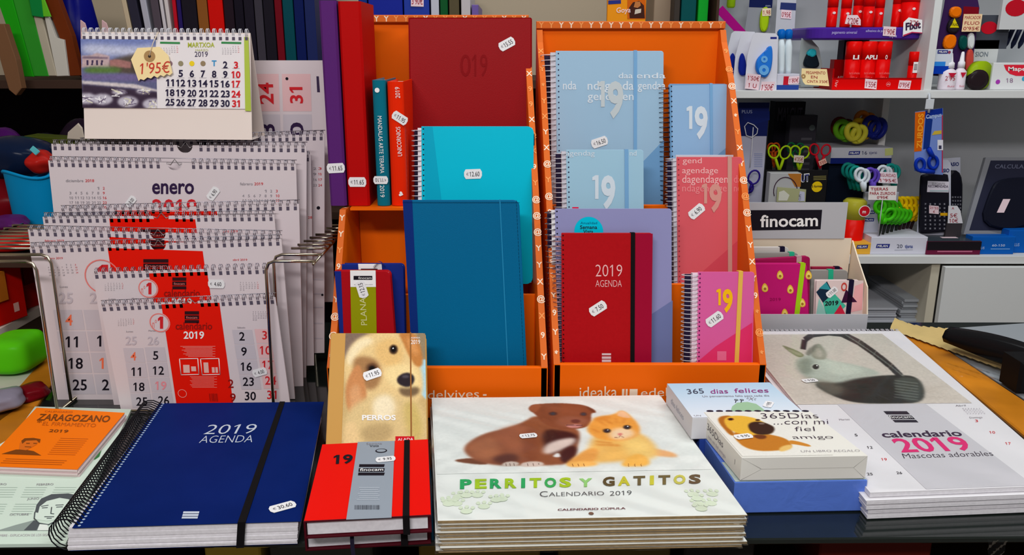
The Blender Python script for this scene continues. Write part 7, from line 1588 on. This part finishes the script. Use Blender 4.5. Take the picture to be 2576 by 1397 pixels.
for k, (r_, Y, lab, s) in enumerate((((2456, 552, 2580), 2.13, 'blue adhesive label box, upper one at the right shelf edge', '60-240'), ((2448, 596, 2556), 2.07, 'blue adhesive label box lying in front with white lettering', '60-150'), ((2540, 580, 2640), 2.085, 'blue adhesive label box cut by the right picture edge', 'BSPLUS'))):
    t = bx('label_box', lab, 'box', r_, Y, M, 0.035, C(16, 96, 190, 0.3)); wr(t, 'PLUS', 0.22, 0.3, 0.14, C(170, 200, 240), w=0.16); wr(t, s, 0.62, 0.45, 0.13, C(200, 220, 250), w=0.3); stripe(t, 0.45, 0.28, 0.9, 0.33, C(120, 170, 230)); fin(t)
# paper stacks in the low compartment
for k, (x0, x1, yt, Yp, lab) in enumerate(((2168, 2262, 736, 2.10, 'white paper ream in the low compartment, left pile'), (2262, 2332, 748, 2.10, 'grey paper pile in the low compartment beside the white ream'))):
    a, b_ = hit((x0, 800), PY(Yp)), hit((x1, 800), PY(Yp)); z1 = hit((x0, 770 if k == 0 else 748), PY(Yp + 0.02)).z; mb = MB(); n_ = 9; r = random.Random(k + 3)
    t = Thing('paper_pile', lab, 'paper', ((a.x + b_.x) / 2, Yp + 0.12, zf + EPS))
    for q in range(n_): mb.abox((a.x + r.uniform(0, 0.01), Yp + r.uniform(0, 0.012), zf + EPS + (z1 - zf) * q / n_), (b_.x - r.uniform(0, 0.008), Yp + 0.24, zf + EPS + (z1 - zf) * (q + 0.9) / n_), C(190, 192, 200) if k == 0 else C(168, 172, 178))
    t.part('sheets', mb)

# ================================================================ grey agenda counter display behind the pet calendars
gbox = mat('grey_display_card', (188, 190, 196), 0.5); cream_in = mat('cream_card_inside', (236, 222, 200), 0.6)
YG = 1.325; za, zb2 = 0.0004, hit((2170, 792), PY(YG)).z; xa, xb = hit((1880, 800), PY(YG)).x, hit((2183, 800), PY(YG)).x; YGB = 1.415
th = Thing('agenda_display_box', 'grey card counter display with black and white header sign behind the pet calendars', 'display box', ((xa + xb) / 2, 1.37, 0.0))
mb = MB(); f = Fr((xa, YG, za), (1, 0, 0), (0, 0, 1)); mb.box(f, 0, 0, xb - xa, zb2, -0.002, 0, gbox); th.part('front_wall', mb)
zh0, zh1 = hit((2128, 600), PY(YGB)).z, hit((2128, 509), PY(YGB)).z; xh = hit((2128, 550), PY(YGB)).x
mb = MB(); mb.abox((xa, YGB, za), (xb - 0.004, YGB + 0.002, zh0), cream_in); mb.abox((xa, YG + 0.0024, za), (xb - 0.0025, YGB - 0.0004, za + 0.002), cream_in); th.part('back_wall', mb)
mb = MB(); xs = xb; P0 = [(YG + 0.0002, za), (YGB + 0.002, za), (YGB + 0.002, zh0 - 0.004), (YGB - 0.03, zh0 - 0.03), (YG + 0.012, zb2 + 0.045), (YG + 0.0002, zb2)]
for d, m in ((0.0, cream_in), (0.002, gbox)): mb.add([(xs - 0.0022 + d, y, z) for y, z in P0], [tuple(range(6)) if d else tuple(range(6))[::-1]], m)
n = 6; mb.add([(xs - 0.0022, y, z) for y, z in P0] + [(xs - 0.0002, y, z) for y, z in P0], [(i, (i + 1) % n, n + (i + 1) % n, n + i) for i in range(n)], cream_in); th.part('side_wall', mb)
mb = MB(); f = Fr((xa, YGB - 0.0025, zh0), (1, 0, 0), (0, 0, 1)); mb.box(f, 0, 0, xh - xa, zh1 - zh0, -0.0024, 0, gbox)
mb.polypx(f, [(1890, 580), (2064, 577), (2068, 528), (1888, 529)], ink, 0.0005); mb.textpx(f, 'finocam', (1912, 571), (2057, 568), (1912, 541), white_ink, 0.001, 0.02); th.part('header_sign', mb)
def notebook(label, BL, BR, TL, Y, t, m, bandm, band_x, z0=0.0028, deco=None, lean=6):
    fr = frp(PL(Y, z0, lean), BL, BR, TL); th = Thing('elastic_notebook', label, 'notebook', group='notebooks in the grey counter display'); w, h = fr.w, fr.h
    mb = MB(); mb.prism(fr, rrect(0, 0, w, h, 0.006, 'bc'), -0.0018, 0, m, 0.0006); mb.prism(fr, rrect(0, 0, w, h, 0.006, 'bc'), -t, -t + 0.0018, m, 0.0006); th.loc = fr.P(w / 2, 0, -t / 2)
    if deco: deco(mb, fr)
    th.part('cover', mb); pg = MB(); pg.box(fr, 0.002, 0.003, w - 0.003, h - 0.002, -t + 0.002, -0.002, pages_m); th.part('pages', pg)
    x1, x2 = fr.px(*band_x[0])[0], fr.px(*band_x[1])[0]; band(th, fr, x1, 0.0085, bandm, t, x2=x2); return th
mint_e = C(40, 176, 136, 0.6); nv = C(26, 20, 48, 0.6)
def avo(mb, fr):
    rnd = random.Random(3)
    for x, y in ((1962, 692), (2034, 692), (1988, 728), (2018, 762), (1924, 724), (1974, 788)):
        c = fr.px(x, y); pts = [(0.0052 * math.cos(a) * (1 - 0.28 * math.sin(a)), 0.0066 * math.sin(a) + 0.001 * math.sin(a)) for a in [2 * math.pi * k / 20 for k in range(20)]]
        mb.poly(fr, [(c[0] + p, c[1] + q) for p, q in pts], C(236, 190, 60), 0.0004); mb.poly(fr, [(c[0] + p * 0.7, c[1] + q * 0.7 - 0.0004) for p, q in pts], C(246, 226, 120), 0.0007); mb.disc(fr, c[0], c[1] - 0.002, 0.0024, C(170, 120, 40), 0.001, 12)
    mb.textpx(fr, '2019', (1936, 757), (1964, 757), (1936, 750), C(150, 10, 80), 0.0006)
def tropic(mb, fr):
    mb.polypx(fr, [(2052, 800), (2170, 800), (2172, 706), (2062, 706)], C(226, 206, 204), 0.0002); mb.polypx(fr, [(2053, 735), (2080, 708), (2096, 738), (2070, 762)], C(24, 44, 66), 0.0005); mb.polypx(fr, [(2060, 726), (2078, 710), (2090, 730)], C(50, 150, 160), 0.0007)
    mb.polypx(fr, [(2070, 762), (2096, 736), (2128, 770), (2096, 800), (2080, 800)], C(70, 190, 160), 0.0005); mb.polypx(fr, [(2092, 798), (2114, 766), (2126, 790)], C(214, 40, 70), 0.0007); mb.polypx(fr, [(2128, 728), (2156, 760), (2116, 762)], C(60, 20, 54), 0.0006)
    mb.polypx(fr, [(2140, 786), (2168, 780), (2172, 712), (2150, 720)], C(236, 172, 176), 0.0004); mb.polypx(fr, [(2052, 796), (2060, 750), (2080, 790)], C(150, 200, 190), 0.0005)
    c = fr.px(2123, 722); mb.ring2d(fr, c[0], c[1], 0.003, 0.005, C(200, 70, 60), 0.0008, 16, 1.5); mb.textpx(fr, '2019', (2074, 769), (2108, 767), (2075, 758), ink, 0.001, 0.03)
notebook('pink notebook with printed avocados and lime elastic band', (1900, 830), (2036, 830), (1892, 664), 1.334, 0.013, C(198, 26, 116), C(166, 210, 24, 0.6), ((2014, 664), (1992, 800)), deco=avo)
notebook('magenta notebook edge directly behind the avocado one', (1900, 830), (2036, 822), (1900, 653), 1.350, 0.012, C(160, 20, 80), C(190, 150, 160, 0.6), ((2004, 656), (1996, 800)))
notebook('grey notebook with mint elastic at the left of the grey display', (1890, 815), (2012, 815), (1884, 636), 1.365, 0.010, C(150, 146, 142), mint_e, ((1986, 640), (1980, 800)))
notebook('pale notebook with navy elastic behind the left grey one', (1885, 810), (1988, 810), (1880, 622), 1.379, 0.009, C(206, 200, 196), nv, ((1962, 626), (1960, 800)))
t = notebook('pastel tropical notebook with navy elastic and 11.00 price sticker', (2050, 830), (2163, 830), (2054, 706), 1.338, 0.011, C(226, 206, 204), nv, ((2136, 706), (2124, 800)), deco=tropic); sticker(t, frp(PL(1.338, 0.0028, 6), (2050, 830), (2163, 830), (2054, 706)), (2092, 735), 42, '11.00', size=0.021, z=0.0014)
notebook('grey notebook with mint elastic at the right behind the tropical one', (2040, 820), (2132, 820), (2040, 680), 1.362, 0.010, C(150, 146, 142), mint_e, ((2084, 684), (2080, 800)))
notebook('crimson notebook edge at the very back right of the grey display', (2040, 815), (2118, 815), (2042, 672), 1.380, 0.008, C(150, 30, 60), nv, ((2100, 676), (2098, 800)))

# ================================================================ right edge of the counter: tape, stapler, scraps
kraftp = mat('translucent_kraft_tape', (206, 180, 120), 0.5, noise=0.06, nscale=30)
g0 = Fr((0, 0, 0), (1, 0, 0), (0, 1, 0))
mb = MB(); N = 60; A_, B_, C_, D_ = [hit(p, PZ(0.012)) for p in ((2238, 822), (2520, 922), (2541, 884), (2252, 803))]
vs = []; fs = []
for k in range(N + 1):
    u = k / N; zg = 0.0026 * (1 if k % 4 < 2 else -1) * 1.0; a = A_.lerp(B_, u); d = D_.lerp(C_, u); hz_ = 0.010 + 0.008 * math.sin(u * 3.1)
    for w_ in range(5):
        v = w_ / 4; p = a.lerp(d, v); e = zg * (1 if w_ in (0, 4) else 0) * (1 if w_ == 4 else -1); vs.append((p.x, p.y + e, hz_ * v * 0.55 + 0.0075 + 0.004 * math.sin(u * 9 + v * 3) * v))
for k in range(N):
    for w_ in range(4): fs.append((k * 5 + w_, (k + 1) * 5 + w_, (k + 1) * 5 + w_ + 1, k * 5 + w_ + 1))
mb.add(vs, fs, kraftp, True); solo('kraft_tape_strip', mb, 'crinkled beige paper strip with zigzag edges along the right counter rail', 'paper strip')
blkp = mat('black_gloss_plastic', (22, 22, 24), 0.22)
def onp(px, py, z): return hit((px, py), PZ(z))
t = Thing('tape_cutter', 'black plastic cutter lever at the right edge of the counter', 'tape dispenser'); a, b_ = onp(2388, 842, 0.035), onp(2600, 905, 0.035); t.loc = Vector((b_.x, b_.y, 0.005))
mb = MB(); d = (b_ - a).normalized(); n_ = Vector((-d.y, d.x, 0)); prof = []
for k in range(13):
    u = k / 12; p = a.lerp(b_, u); hgt = 0.018 + 0.012 * math.sin(u * 2.2); prof.append((p, 0.026 - 0.006 * u, hgt))
vs = []; fs = []
for p, w_, hgt in prof:
    for q in range(8):
        an = 2 * math.pi * q / 8; vs.append((p.x + n_.x * w_ * math.cos(an) * 0.75, p.y + n_.y * w_ * math.cos(an) * 0.75, p.z + hgt * 0.75 * math.sin(an)))
for k in range(12):
    for q in range(8): fs.append((k * 8 + q, k * 8 + (q + 1) % 8, (k + 1) * 8 + (q + 1) % 8, (k + 1) * 8 + q))
fs += [tuple(range(8))[::-1], tuple(12 * 8 + q for q in range(8))]; mb.add(vs, fs, blkp, True); t.part('lever', mb)
mb = MB(); c0 = onp(2580, 990, 0.006); f = Fr(c0 - Vector((0.012, 0.0, 0)), (1, 0, 0), (0, 0, 1)); mb.box(f, 0, 0, 0.20, 0.046, -0.05, 0, mat('black_matt_plastic', (18, 18, 20), 0.5), 0.004); t.part('base', mb)
mb = MB(); c0 = onp(2376, 838, 0.012); mb.lathe(c0, (1, -0.3, 0.1), [(0.004, 0), (0.0085, 0.004), (0.0085, 0.012), (0.005, 0.016)], C(236, 232, 226, 0.3), 14); mb.lathe(c0 - Vector((0.006, 0, 0.0)), (1, -0.3, 0.1), [(0.003, 0), (0.0055, 0.003), (0.004, 0.0055)], C(150, 40, 40, 0.4), 12); solo('push_pin_cap', mb, 'small white cap with red end beside the black cutter lever', 'cap')
mb = MB(); p0 = onp(2470, 930, 0.0075); 
mb.sheet(lambda u, v: Vector((p0.x - 0.05 + 0.10 * u, p0.y - 0.03 + 0.05 * v - 0.05 * u, 0.008 + 0.006 * math.sin(u * 11 + v * 5) ** 2)), 24, 8, film_mat('loose_film', 0.14, 0.45, 12)); solo('plastic_scrap', mb, 'crumpled clear plastic scrap lying on the wooden rail at the right', 'plastic wrap')
mb = MB(); p0 = hit((2522, 1330), PY(0.742)); mb.sheet(lambda u, v: Vector((p0.x + 0.020 * (u - 0.5) * (1 - 0.4 * v), edgeY(p0.x) - 0.002 - 0.003 * math.sin(u * 5 + v * 7) ** 2, -0.002 - 0.028 * v)), 8, 8, film_mat('loose_film', 0.14, 0.45, 12)); solo('tape_scrap', mb, 'clear tape scrap hanging over the counter front edge at the right', 'adhesive tape')
# ================================================================ centre and left shelves behind the displays
dkshelf = mat('dark_brown_shelf', (66, 48, 40), 0.6)
YBK = 1.86; ZB = 0.412
xs0, xs1 = -1.60, XL - 0.030
th = Thing('back_bookcase', 'brown bookcase along the back wall behind the displays', 'bookcase', ((xs0 + xs1) / 2, 2.0, -0.85))
def P2(name, a, b, m): mb = MB(); mb.abox(a, b, m, 0.0006); return th.part(name, mb)
beige_b = mat('beige_shelf_back', (176, 162, 140), 0.7)
P2('shelf_board', (xs0, YBK, ZB - 0.018), (xs1, 2.20, ZB), dkshelf); P2('shelf_board', (xs0, YBK + 0.02, 0.10), (xs1, 2.20, 0.118), dkshelf)
P2('back_panel', (xs0, 2.20, ZB), (xs1, 2.21, 1.05), beige_b); P2('lower_back_panel', (xs0, 2.20, -0.85), (xs1, 2.21, ZB - 0.018), mat('black_back_panel', (28, 22, 30), 0.8))
P2('side_panel', (xs0 - 0.02, YBK, -0.85), (xs0, 2.21, 1.05), dkshelf); P2('side_panel', (xs1, YBK, -0.85), (xs1 + 0.006, 2.21, 1.05), dkshelf)
ZS = ZB + EPS
def folder(x0, x1, rgb, lab, Y=1.885, depth=0.24, top=-60, rough=0.35, x0t=None, tilt=0.0, grp='folders on the back bookcase', cat='folder', extra=None):
    a, b_ = hit((x0, 140), PY(Y)), hit((x1, 140), PY(Y)); zt = hit((x0, top), PY(Y)).z; w = max(0.004, b_.x - a.x - 0.0012); ti = tilt
    th = Thing('folder', lab, cat, (a.x + w / 2, Y + depth / 2, ZS), grp); m = C(*rgb, rough); mb = MB(); h = zt - ZS
    f = Fr((a.x, Y, ZS), (1, 0, 0), (ti, 0, 1)); pts = [(0, 0.0), (w, 0), (w, h), (0, h)]; mb.prism(f, pts, -depth, 0, m, 0.0012); th.part('body', mb)
    if w > 0.012:
        mb = MB(); mb.box(f, w * 0.12, h * 0.015, w * 0.88, h * 0.035, 0.0003, 0.001, C(*[max(0, int(c * 0.7)) for c in rgb])); th.part('spine_fold', mb)
    if extra: extra(th, f, w, h)
    return th
F = [(446, 456, (190, 20, 40), 'thin crimson folder left of the navy one'), (457, 468, (40, 28, 96), 'thin indigo folder beside the crimson one'), (469, 506, (30, 26, 36), 'wide black folder left of the brown one'), (507, 533, (140, 84, 36), 'brown folder left of the bright red one'),
     (534, 572, (214, 16, 10), 'bright red folder spine standing over the desk calendar'), (573, 598, (36, 24, 34), 'dark plum folder right of the bright red one'), (599, 622, (24, 20, 32), 'first black folder right of the plum one'), (623, 648, (30, 26, 38), 'second black folder right of the plum one'), (649, 670, (60, 56, 66), 'shiny plastic wrapped dark folder in the middle of the black ones'), (671, 698, (28, 24, 34), 'last black folder before the wine red one'),
     (699, 718, (110, 10, 26), 'wine red folder left of the teal one'), (719, 746, (4, 70, 80), 'dark teal folder behind the purple agenda'), (747, 772, (12, 26, 84), 'navy folder right of the dark teal one'), (773, 800, (30, 40, 90), 'slate blue folder half hidden by the purple agenda')]
for x0, x1, c_, lab in F: folder(x0, x1, c_, lab)
folder(354, 378, (46, 44, 60), 'dark slanted folder at the left end of the bookcase row', tilt=-0.10, x0t=None); folder(340, 353, (196, 178, 150), 'cream slanted folder edge beside the pale wall', tilt=-0.10)
folder(382, 398, (176, 176, 190), 'pale lilac slanted folder left of the white brochures', tilt=-0.08); folder(402, 422, (84, 74, 84), 'grey brown folder right of the lilac one', tilt=-0.05); folder(424, 433, (206, 200, 206), 'thin white brochure, left of two', tilt=-0.05); folder(434, 444, (214, 206, 206), 'thin white brochure, right of two', tilt=-0.04)
# middle: blue boxes, pockets, small books
def note(th, f, w, h): handnote(th, Fr(f.P(0, 0, 0.0), f.u, Vector((0, 0, 1))), (1034, 16), (1066, 17), (1034, -14), ["3'90€"], z=0.0015)
folder(908, 930, (16, 50, 130), 'blue plastic file behind the left orange display, narrow one', top=-60, grp='blue files and pockets in the middle')
folder(932, 1018, (24, 40, 150), 'wide royal blue file box behind the left orange display', top=-60, grp='blue files and pockets in the middle')
folder(1020, 1084, (36, 60, 160), 'royal blue file with 3.90 price label', top=-60, grp='blue files and pockets in the middle', extra=note)
folder(1087, 1108, (190, 192, 206), 'pale grey plastic pocket between the blue and green files', grp='blue files and pockets in the middle')
folder(1110, 1130, (10, 84, 40), 'dark green file right of the pale pocket', grp='blue files and pockets in the middle'); folder(1132, 1158, (86, 78, 56), 'olive brown file right of the dark green one', grp='blue files and pockets in the middle'); folder(1162, 1186, (190, 186, 190), 'clear wrapped white pack with purple corner', top=-40, grp='blue files and pockets in the middle'); folder(1188, 1206, (110, 90, 160), 'small lilac pack beside the clear wrapped one', top=12, grp='blue files and pockets in the middle')
folder(1690, 1706, (60, 54, 50), 'dark narrow book left of the green file', top=-50, grp='blue files and pockets in the middle'); folder(1640, 1688, (150, 132, 112), 'brownish wrapped pack right of the orange drawing pad', top=-30, grp='blue files and pockets in the middle', Y=1.93); folder(1708, 1746, (10, 76, 78), 'dark teal file left of the bright green one', top=-60, grp='blue files and pockets in the middle'); folder(1750, 1776, (20, 160, 44), 'bright green file against the white upright', top=-60, grp='blue files and pockets in the middle')
a, b_ = hit((1527, 45), PY(1.88)), hit((1624, 45), PY(1.88)); f = Fr((a.x, 1.88, ZS), (1, 0, 0), (0, 0, 1)); zt = hit((1527, -70), PY(1.88)).z
t = Thing('drawing_pad', 'orange drawing pad with a dark portrait picture above the right display', 'drawing pad', ((a.x + b_.x) / 2, 1.885, ZS)); mb = MB(); mb.box(f, 0, 0, b_.x - a.x, zt - ZS, -0.012, 0, C(236, 148, 24), 0.0008)
mb.polypx(f, [(1578, 48), (1624, 48), (1624, -70), (1578, -70)], C(206, 96, 16), 0.0004); mb.textpx(f, 'Goya', (1550, 32), (1586, 31), (1551, 19), C(240, 214, 220), 0.0009, 0.01); mb.polypx(f, [(1530, 11), (1562, 9), (1562, 0), (1530, 1)], C(40, 50, 130), 0.0006)
mb.polypx(f, [(1584, 46), (1622, 46), (1620, 14), (1608, 2), (1592, 6), (1582, 20)], C(66, 34, 26), 0.0006); mb.polypx(f, [(1594, 18), (1604, 20), (1612, 14), (1610, 4), (1598, 4)], C(186, 118, 66), 0.0008); mb.polypx(f, [(1596, 36), (1612, 32), (1613, 22), (1598, 24)], C(206, 196, 180), 0.0009); t.part('cover', mb)

# ---- left: leaning green folders, blue bag, orange brown file
def leaning(pts, Y, rgb, lab, t=0.02, rough=0.35, nm='folder', cat='folder', grp='leaning folders at the upper left', base=None, m=None):
    pl = PY(Y); q = [hit(p, pl) for p in pts]; zmin = min(p.z for p in q); mb = MB(); f = Fr((0, Y, 0), (1, 0, 0), (0, 0, 1)); L = [(p.x, max(p.z, base) if base is not None else p.z) for p in q]
    if sum(L[i][0] * L[(i + 1) % len(L)][1] - L[(i + 1) % len(L)][0] * L[i][1] for i in range(len(L))) < 0: L.reverse()
    mb.prism(f, L, -t, 0, m or C(*rgb, rough), 0.001); return solo(nm, mb, lab, cat, grp)
leaning([(62, 193), (84, 193), (20, -40), (-20, -40), (0, 20)], 1.865, (30, 160, 20), 'bright green folder with dark edge leaning at the upper left corner', base=ZS)
leaning([(85, 192), (122, 192), (62, -40), (22, -40)], 1.868, (50, 150, 44), 'mid green folder leaning right of the brightest green one', base=ZS)
leaning([(123, 191), (142, 191), (92, -10), (84, 40), (70, 20), (64, -40)], 1.87, (186, 176, 156), 'beige page stack leaning between the green folders', base=ZS)
leaning([(143, 192), (172, 191), (160, 100), (140, 95), (120, 40), (94, -40)], 1.873, (206, 202, 192), 'white page stack leaning right of the beige one', base=ZS)
leaning([(176, 191), (204, 190), (180, 90), (130, -40), (96, -40), (150, 96)], 1.88, (110, 46, 16), 'rust brown folder leaning against the white pages', base=ZS)
leaning([(80, 40), (108, 44), (98, -40), (66, -40)], 1.862, (14, 130, 60), 'small emerald folder tab at the top of the leaning folders', t=0.004)
leaning([(104, 42), (128, 42), (112, 0), (96, -40)], 1.8645, (100, 190, 40), 'small lime folder tab beside the emerald one', t=0.004)
leaning([(22, 226), (40, 240), (54, 222), (40, 150), (10, 60), (-10, 60), (0, 150)], 1.80, (120, 84, 58), 'brown blurred leather strap hanging at the left edge', t=0.02, nm='leather_strap', cat='strap', grp=None)
def lump(name, label, cat, c, rx_, ry_, rz_, m, Y, seed, zb=None, grp=None, bump_=0.18, power=1.0):
    """soft bag: a squashed ball with folds"""
    a = hit(c, PY(Y)); cz = a.z if zb is None else zb + rz_; mb = MB(); r = random.Random(seed); ph = [r.uniform(0, 6) for _ in range(6)]
    def S(u, v):
        th_ = u * 2 * math.pi; p_ = (v - 0.5) * math.pi; x = math.copysign(abs(math.cos(p_) * math.cos(th_)) ** power, math.cos(th_)); y = math.copysign(abs(math.cos(p_) * math.sin(th_)) ** power, math.sin(th_)); z = math.copysign(abs(math.sin(p_)) ** power, math.sin(p_))
        k = 1 + bump_ * (0.5 * math.sin(3 * th_ + ph[0] + 2 * p_) * math.cos(p_) + 0.35 * math.sin(5 * p_ + ph[1]) * math.cos(p_) + 0.2 * math.sin(7 * th_ + ph[2]) * math.cos(p_) ** 2)
        return Vector((a.x + x * rx_ * k, Y + y * ry_ * k, max(cz - rz_, cz + z * rz_ * (1 + (k - 1) * 0.5))))
    mb.sheet(S, 40, 22, m); return solo(name, mb, label, cat, grp)
def gl(n_, rgb, rough=0.3): return mat(n_, rgb, rough)
lump('plastic_bag', 'royal blue plastic bag hanging behind the desk calendar', 'bag', (196, 40), 0.040, 0.04, 0.11, gl('blue_bag', (14, 18, 120)), 1.97, 3, zb=ZS)
lump('plastic_bag', 'small blue crumpled bag lower down beside the white tag cards', 'bag', (262, 52), 0.055, 0.04, 0.028, gl('blue_bag', (18, 24, 150)), 1.92, 5, zb=ZS)
for k, (x, lab) in enumerate(((212, 'pale pink paper tag above the left corner of the desk calendar'), (266, 'pale pink paper tag right of the first one behind the desk calendar'))): leaning([(x - 8, 190), (x + 8, 190), (x + 8, 76), (x + 2, 58), (x - 9, 50)], 1.866, (214, 176, 180), lab, t=0.002, nm='paper_tag', cat='tag', grp=None, base=ZS)
t_ = leaning([(331, 76), (345, 76), (343, 60), (332, 60)], 1.93, (40, 36, 40), 'small black clip on the pale back panel', t=0.006, nm='binder_clip', cat='clip', grp=None, base=ZS)
# side bench and the dark goods on it
ZBn = 0.142
th = Thing('side_bench', 'dark bench left behind the wire rack carrying bags and red goods', 'bench', (-0.98, 1.58, -0.85)); mb = MB(); mb.abox((-1.5, 1.36, ZBn - 0.02), (-0.42, 1.80, ZBn), dkshelf, 0.001); th.part('bench_top', mb)
mb = MB(); mb.abox((-1.5, 1.74, -0.85), (-0.42, 1.76, ZBn - 0.021), dkshelf); th.part('back_board', mb); ZN = ZBn + EPS
dkm = gl('black_bag', (22, 18, 30), 0.35)
lump('black_bag', 'shiny black bag filling the dark shelf under the green folders', 'bag', (104, 300), 0.085, 0.06, 0.085, dkm, 1.72, 1, zb=ZN + 0.0)
lump('black_bag', 'second dark bag beside the left edge of the desk calendar', 'bag', (200, 300), 0.06, 0.05, 0.10, gl('black_bag_two', (26, 14, 30), 0.35), 1.71, 2, zb=ZN)
lump('purple_bag', 'dark purple bag at the left edge under the leather strap', 'bag', (4, 320), 0.06, 0.05, 0.095, gl('purple_bag', (66, 14, 84), 0.35), 1.62, 4, zb=ZN)
leaning([(48, 390), (210, 395), (212, 352), (60, 342)], 1.60, (66, 74, 22), 'olive green flat folder lying behind the wall calendars', t=0.05, nm='folder', grp=None)
leaning([(168, 350), (212, 352), (206, 322), (196, 310), (170, 334)], 1.585, (196, 184, 170), 'pale cream paper corner beside the desk calendar base', t=0.004, nm='paper_corner', cat='paper', grp=None)
leaning([(74, 376), (90, 391), (100, 382), (82, 367)], 1.47, (96, 196, 206), 'small cyan paper tag on the dark pouch', t=0.002, nm='paper_tag', cat='tag', grp=None)
lump('pouch', 'glossy dark navy pouch at the left edge above the blue tub', 'pouch', (40, 420), 0.075, 0.05, 0.040, gl('navy_pouch', (16, 28, 54), 0.2), 1.52, 6, bump_=0.12, zb=hit((40, 452), PY(1.52)).z)
lump('red_cloth', 'small red crumpled pack between the pouch and the calendars', 'pack', (105, 408), 0.022, 0.03, 0.022, gl('red_pack', (176, 30, 24)), 1.50, 7)
lump('dark_red_bag', 'dark red crumpled bag at the left edge beside the blue tub', 'bag', (10, 500), 0.055, 0.06, 0.055, gl('dark_red_bag', (110, 8, 20), 0.3), 1.50, 8, zb=ZN)
# blue tub
a = hit((92, 560), PY(1.47)); t = Thing('blue_tub', 'bright blue soft tub standing left of the enero calendar', 'tub', (a.x, 1.47, ZN)); h = hit((92, 436), PY(1.47)).z - ZN; mb = MB(); bm = mat('cyan_blue_rubber', (4, 132, 186), 0.45)
def tub(u, v):
    th_ = u * 2 * math.pi; k = 0.86 + 0.16 * v + 0.03 * math.sin(2 * th_ + 1) * v; return Vector((a.x + 0.040 * k * math.cos(th_), 1.47 + 0.030 * k * math.sin(th_), ZN + h * v * (1 + 0.05 * math.sin(th_ * 2))))
mb.sheet(tub, 36, 10, bm); mb.sheet(lambda u, v: Vector((a.x + 0.0345 * (1 - v) * math.cos(u * 6.2832), 1.47 + 0.0258 * (1 - v) * math.sin(u * 6.2832), ZN + 0.0005)), 36, 3, bm); t.part('body', mb)
mb = MB(); mb.tube([tub(k / 36, 1.0) for k in range(36)], 0.003, bm, 6, closed=True); t.part('rim', mb)
lump('red_dish', 'red and white plastic dish above the wire arms at the left', 'dish', (36, 580), 0.048, 0.05, 0.016, gl('red_plastic', (214, 14, 14), 0.3), 1.405, 9, bump_=0.05, zb=ZN)
lump('yellow_purple_pack', 'small purple pack with yellow edge on the red dish', 'pack', (24, 545), 0.030, 0.03, 0.014, gl('purple_pack', (80, 26, 90), 0.3), 1.405, 10, zb=ZN + 0.034)
# left side shelf with red packs, green pack and clear pouch
th = Thing('side_shelf', 'white edged side shelf at the far left below the wire arms', 'shelf', (-1.0, 1.35, -0.85)); ZL1 = 0.018; ZL2 = -0.075
wsh = mat('white_shelf_edge', (224, 208, 196), 0.5)
for z in (ZL1, ZL2): mb = MB(); mb.abox((-1.30, 1.06, z - 0.016), (-0.872, 1.72, z), wsh, 0.001); th.part('shelf_board', mb)
mb = MB(); mb.abox((-1.31, 1.06, -0.85), (-1.302, 1.72, 0.13), wsh); th.part('back_board', mb); mb = MB(); mb.abox((-1.30, 1.70, -0.85), (-0.872, 1.71, ZL2 - 0.017), dkshelf); th.part('foot_board', mb)
def sidepack(name, label, c0, size, rgb, zb, cat='pack', win=None, txt=None):
    a = hit(c0, PZ(zb)); t = Thing(name, label, cat, (a.x, a.y, zb)); mb = MB(); f = Fr((a.x, a.y, zb), (0.25, 1, 0), (0, 0, 1)); mb.box(f, 0, 0, size[0], size[1], -size[2], 0, C(*rgb, 0.3), 0.002); t.part('box', mb)
    if win: mb = MB(); mb.box(f, size[0] * 0.1, size[1] * 0.4, size[0] * 0.6, size[1] * 0.9, 0.0004, 0.004, C(*win, 0.2), 0.001); t.part('window', mb)
    mb = MB(); mb.rect(f, size[0] * 0.7, size[1] * 0.15, size[0] * 0.82, size[1] * 0.3, C(240, 180, 170), 0.0006); t.part('print', mb); return t
sidepack('toy_pack', 'red pack with amber window under the wire arms at the left edge', (-40, 838), (0.095, 0.105, 0.10), (206, 18, 8), ZL1 + EPS, win=(200, 110, 30))
sidepack('toy_pack', 'darker red pack behind the amber window pack', (52, 786), (0.16, 0.115, 0.10), (170, 14, 10), ZL1 + EPS, win=(120, 16, 16))
lump('green_pack', 'vivid green foam pack in clear wrap at the left edge under the white shelf', 'pack', (42, 880), 0.034, 0.045, 0.028, gl('green_foam', (90, 206, 20), 0.35), 1.20, 11, bump_=0.06, power=0.6, zb=0.0042)
mb = MB(); p0 = hit((40, 925), PY(1.17)); mb.abox((p0.x - 0.03, 1.13, EPS), (p0.x + 0.05, 1.26, 0.0036), C(206, 206, 190)); solo('card_backing', mb, 'pale card backing lying under the vivid green pack', 'card')
lump('clear_pouch', 'grey clear plastic pouch at the left edge above the wooden rail', 'pouch', (8, 985), 0.024, 0.03, 0.014, gl('grey_pouch', (130, 124, 140), 0.2), 1.05, 12, zb=0.0045)
lump('dark_red_pouch', 'dark red pouch beside the clear one near the wooden rail', 'pouch', (74, 955), 0.022, 0.024, 0.012, gl('dark_red_bag', (110, 8, 20), 0.3), 1.09, 13, zb=0.0005)
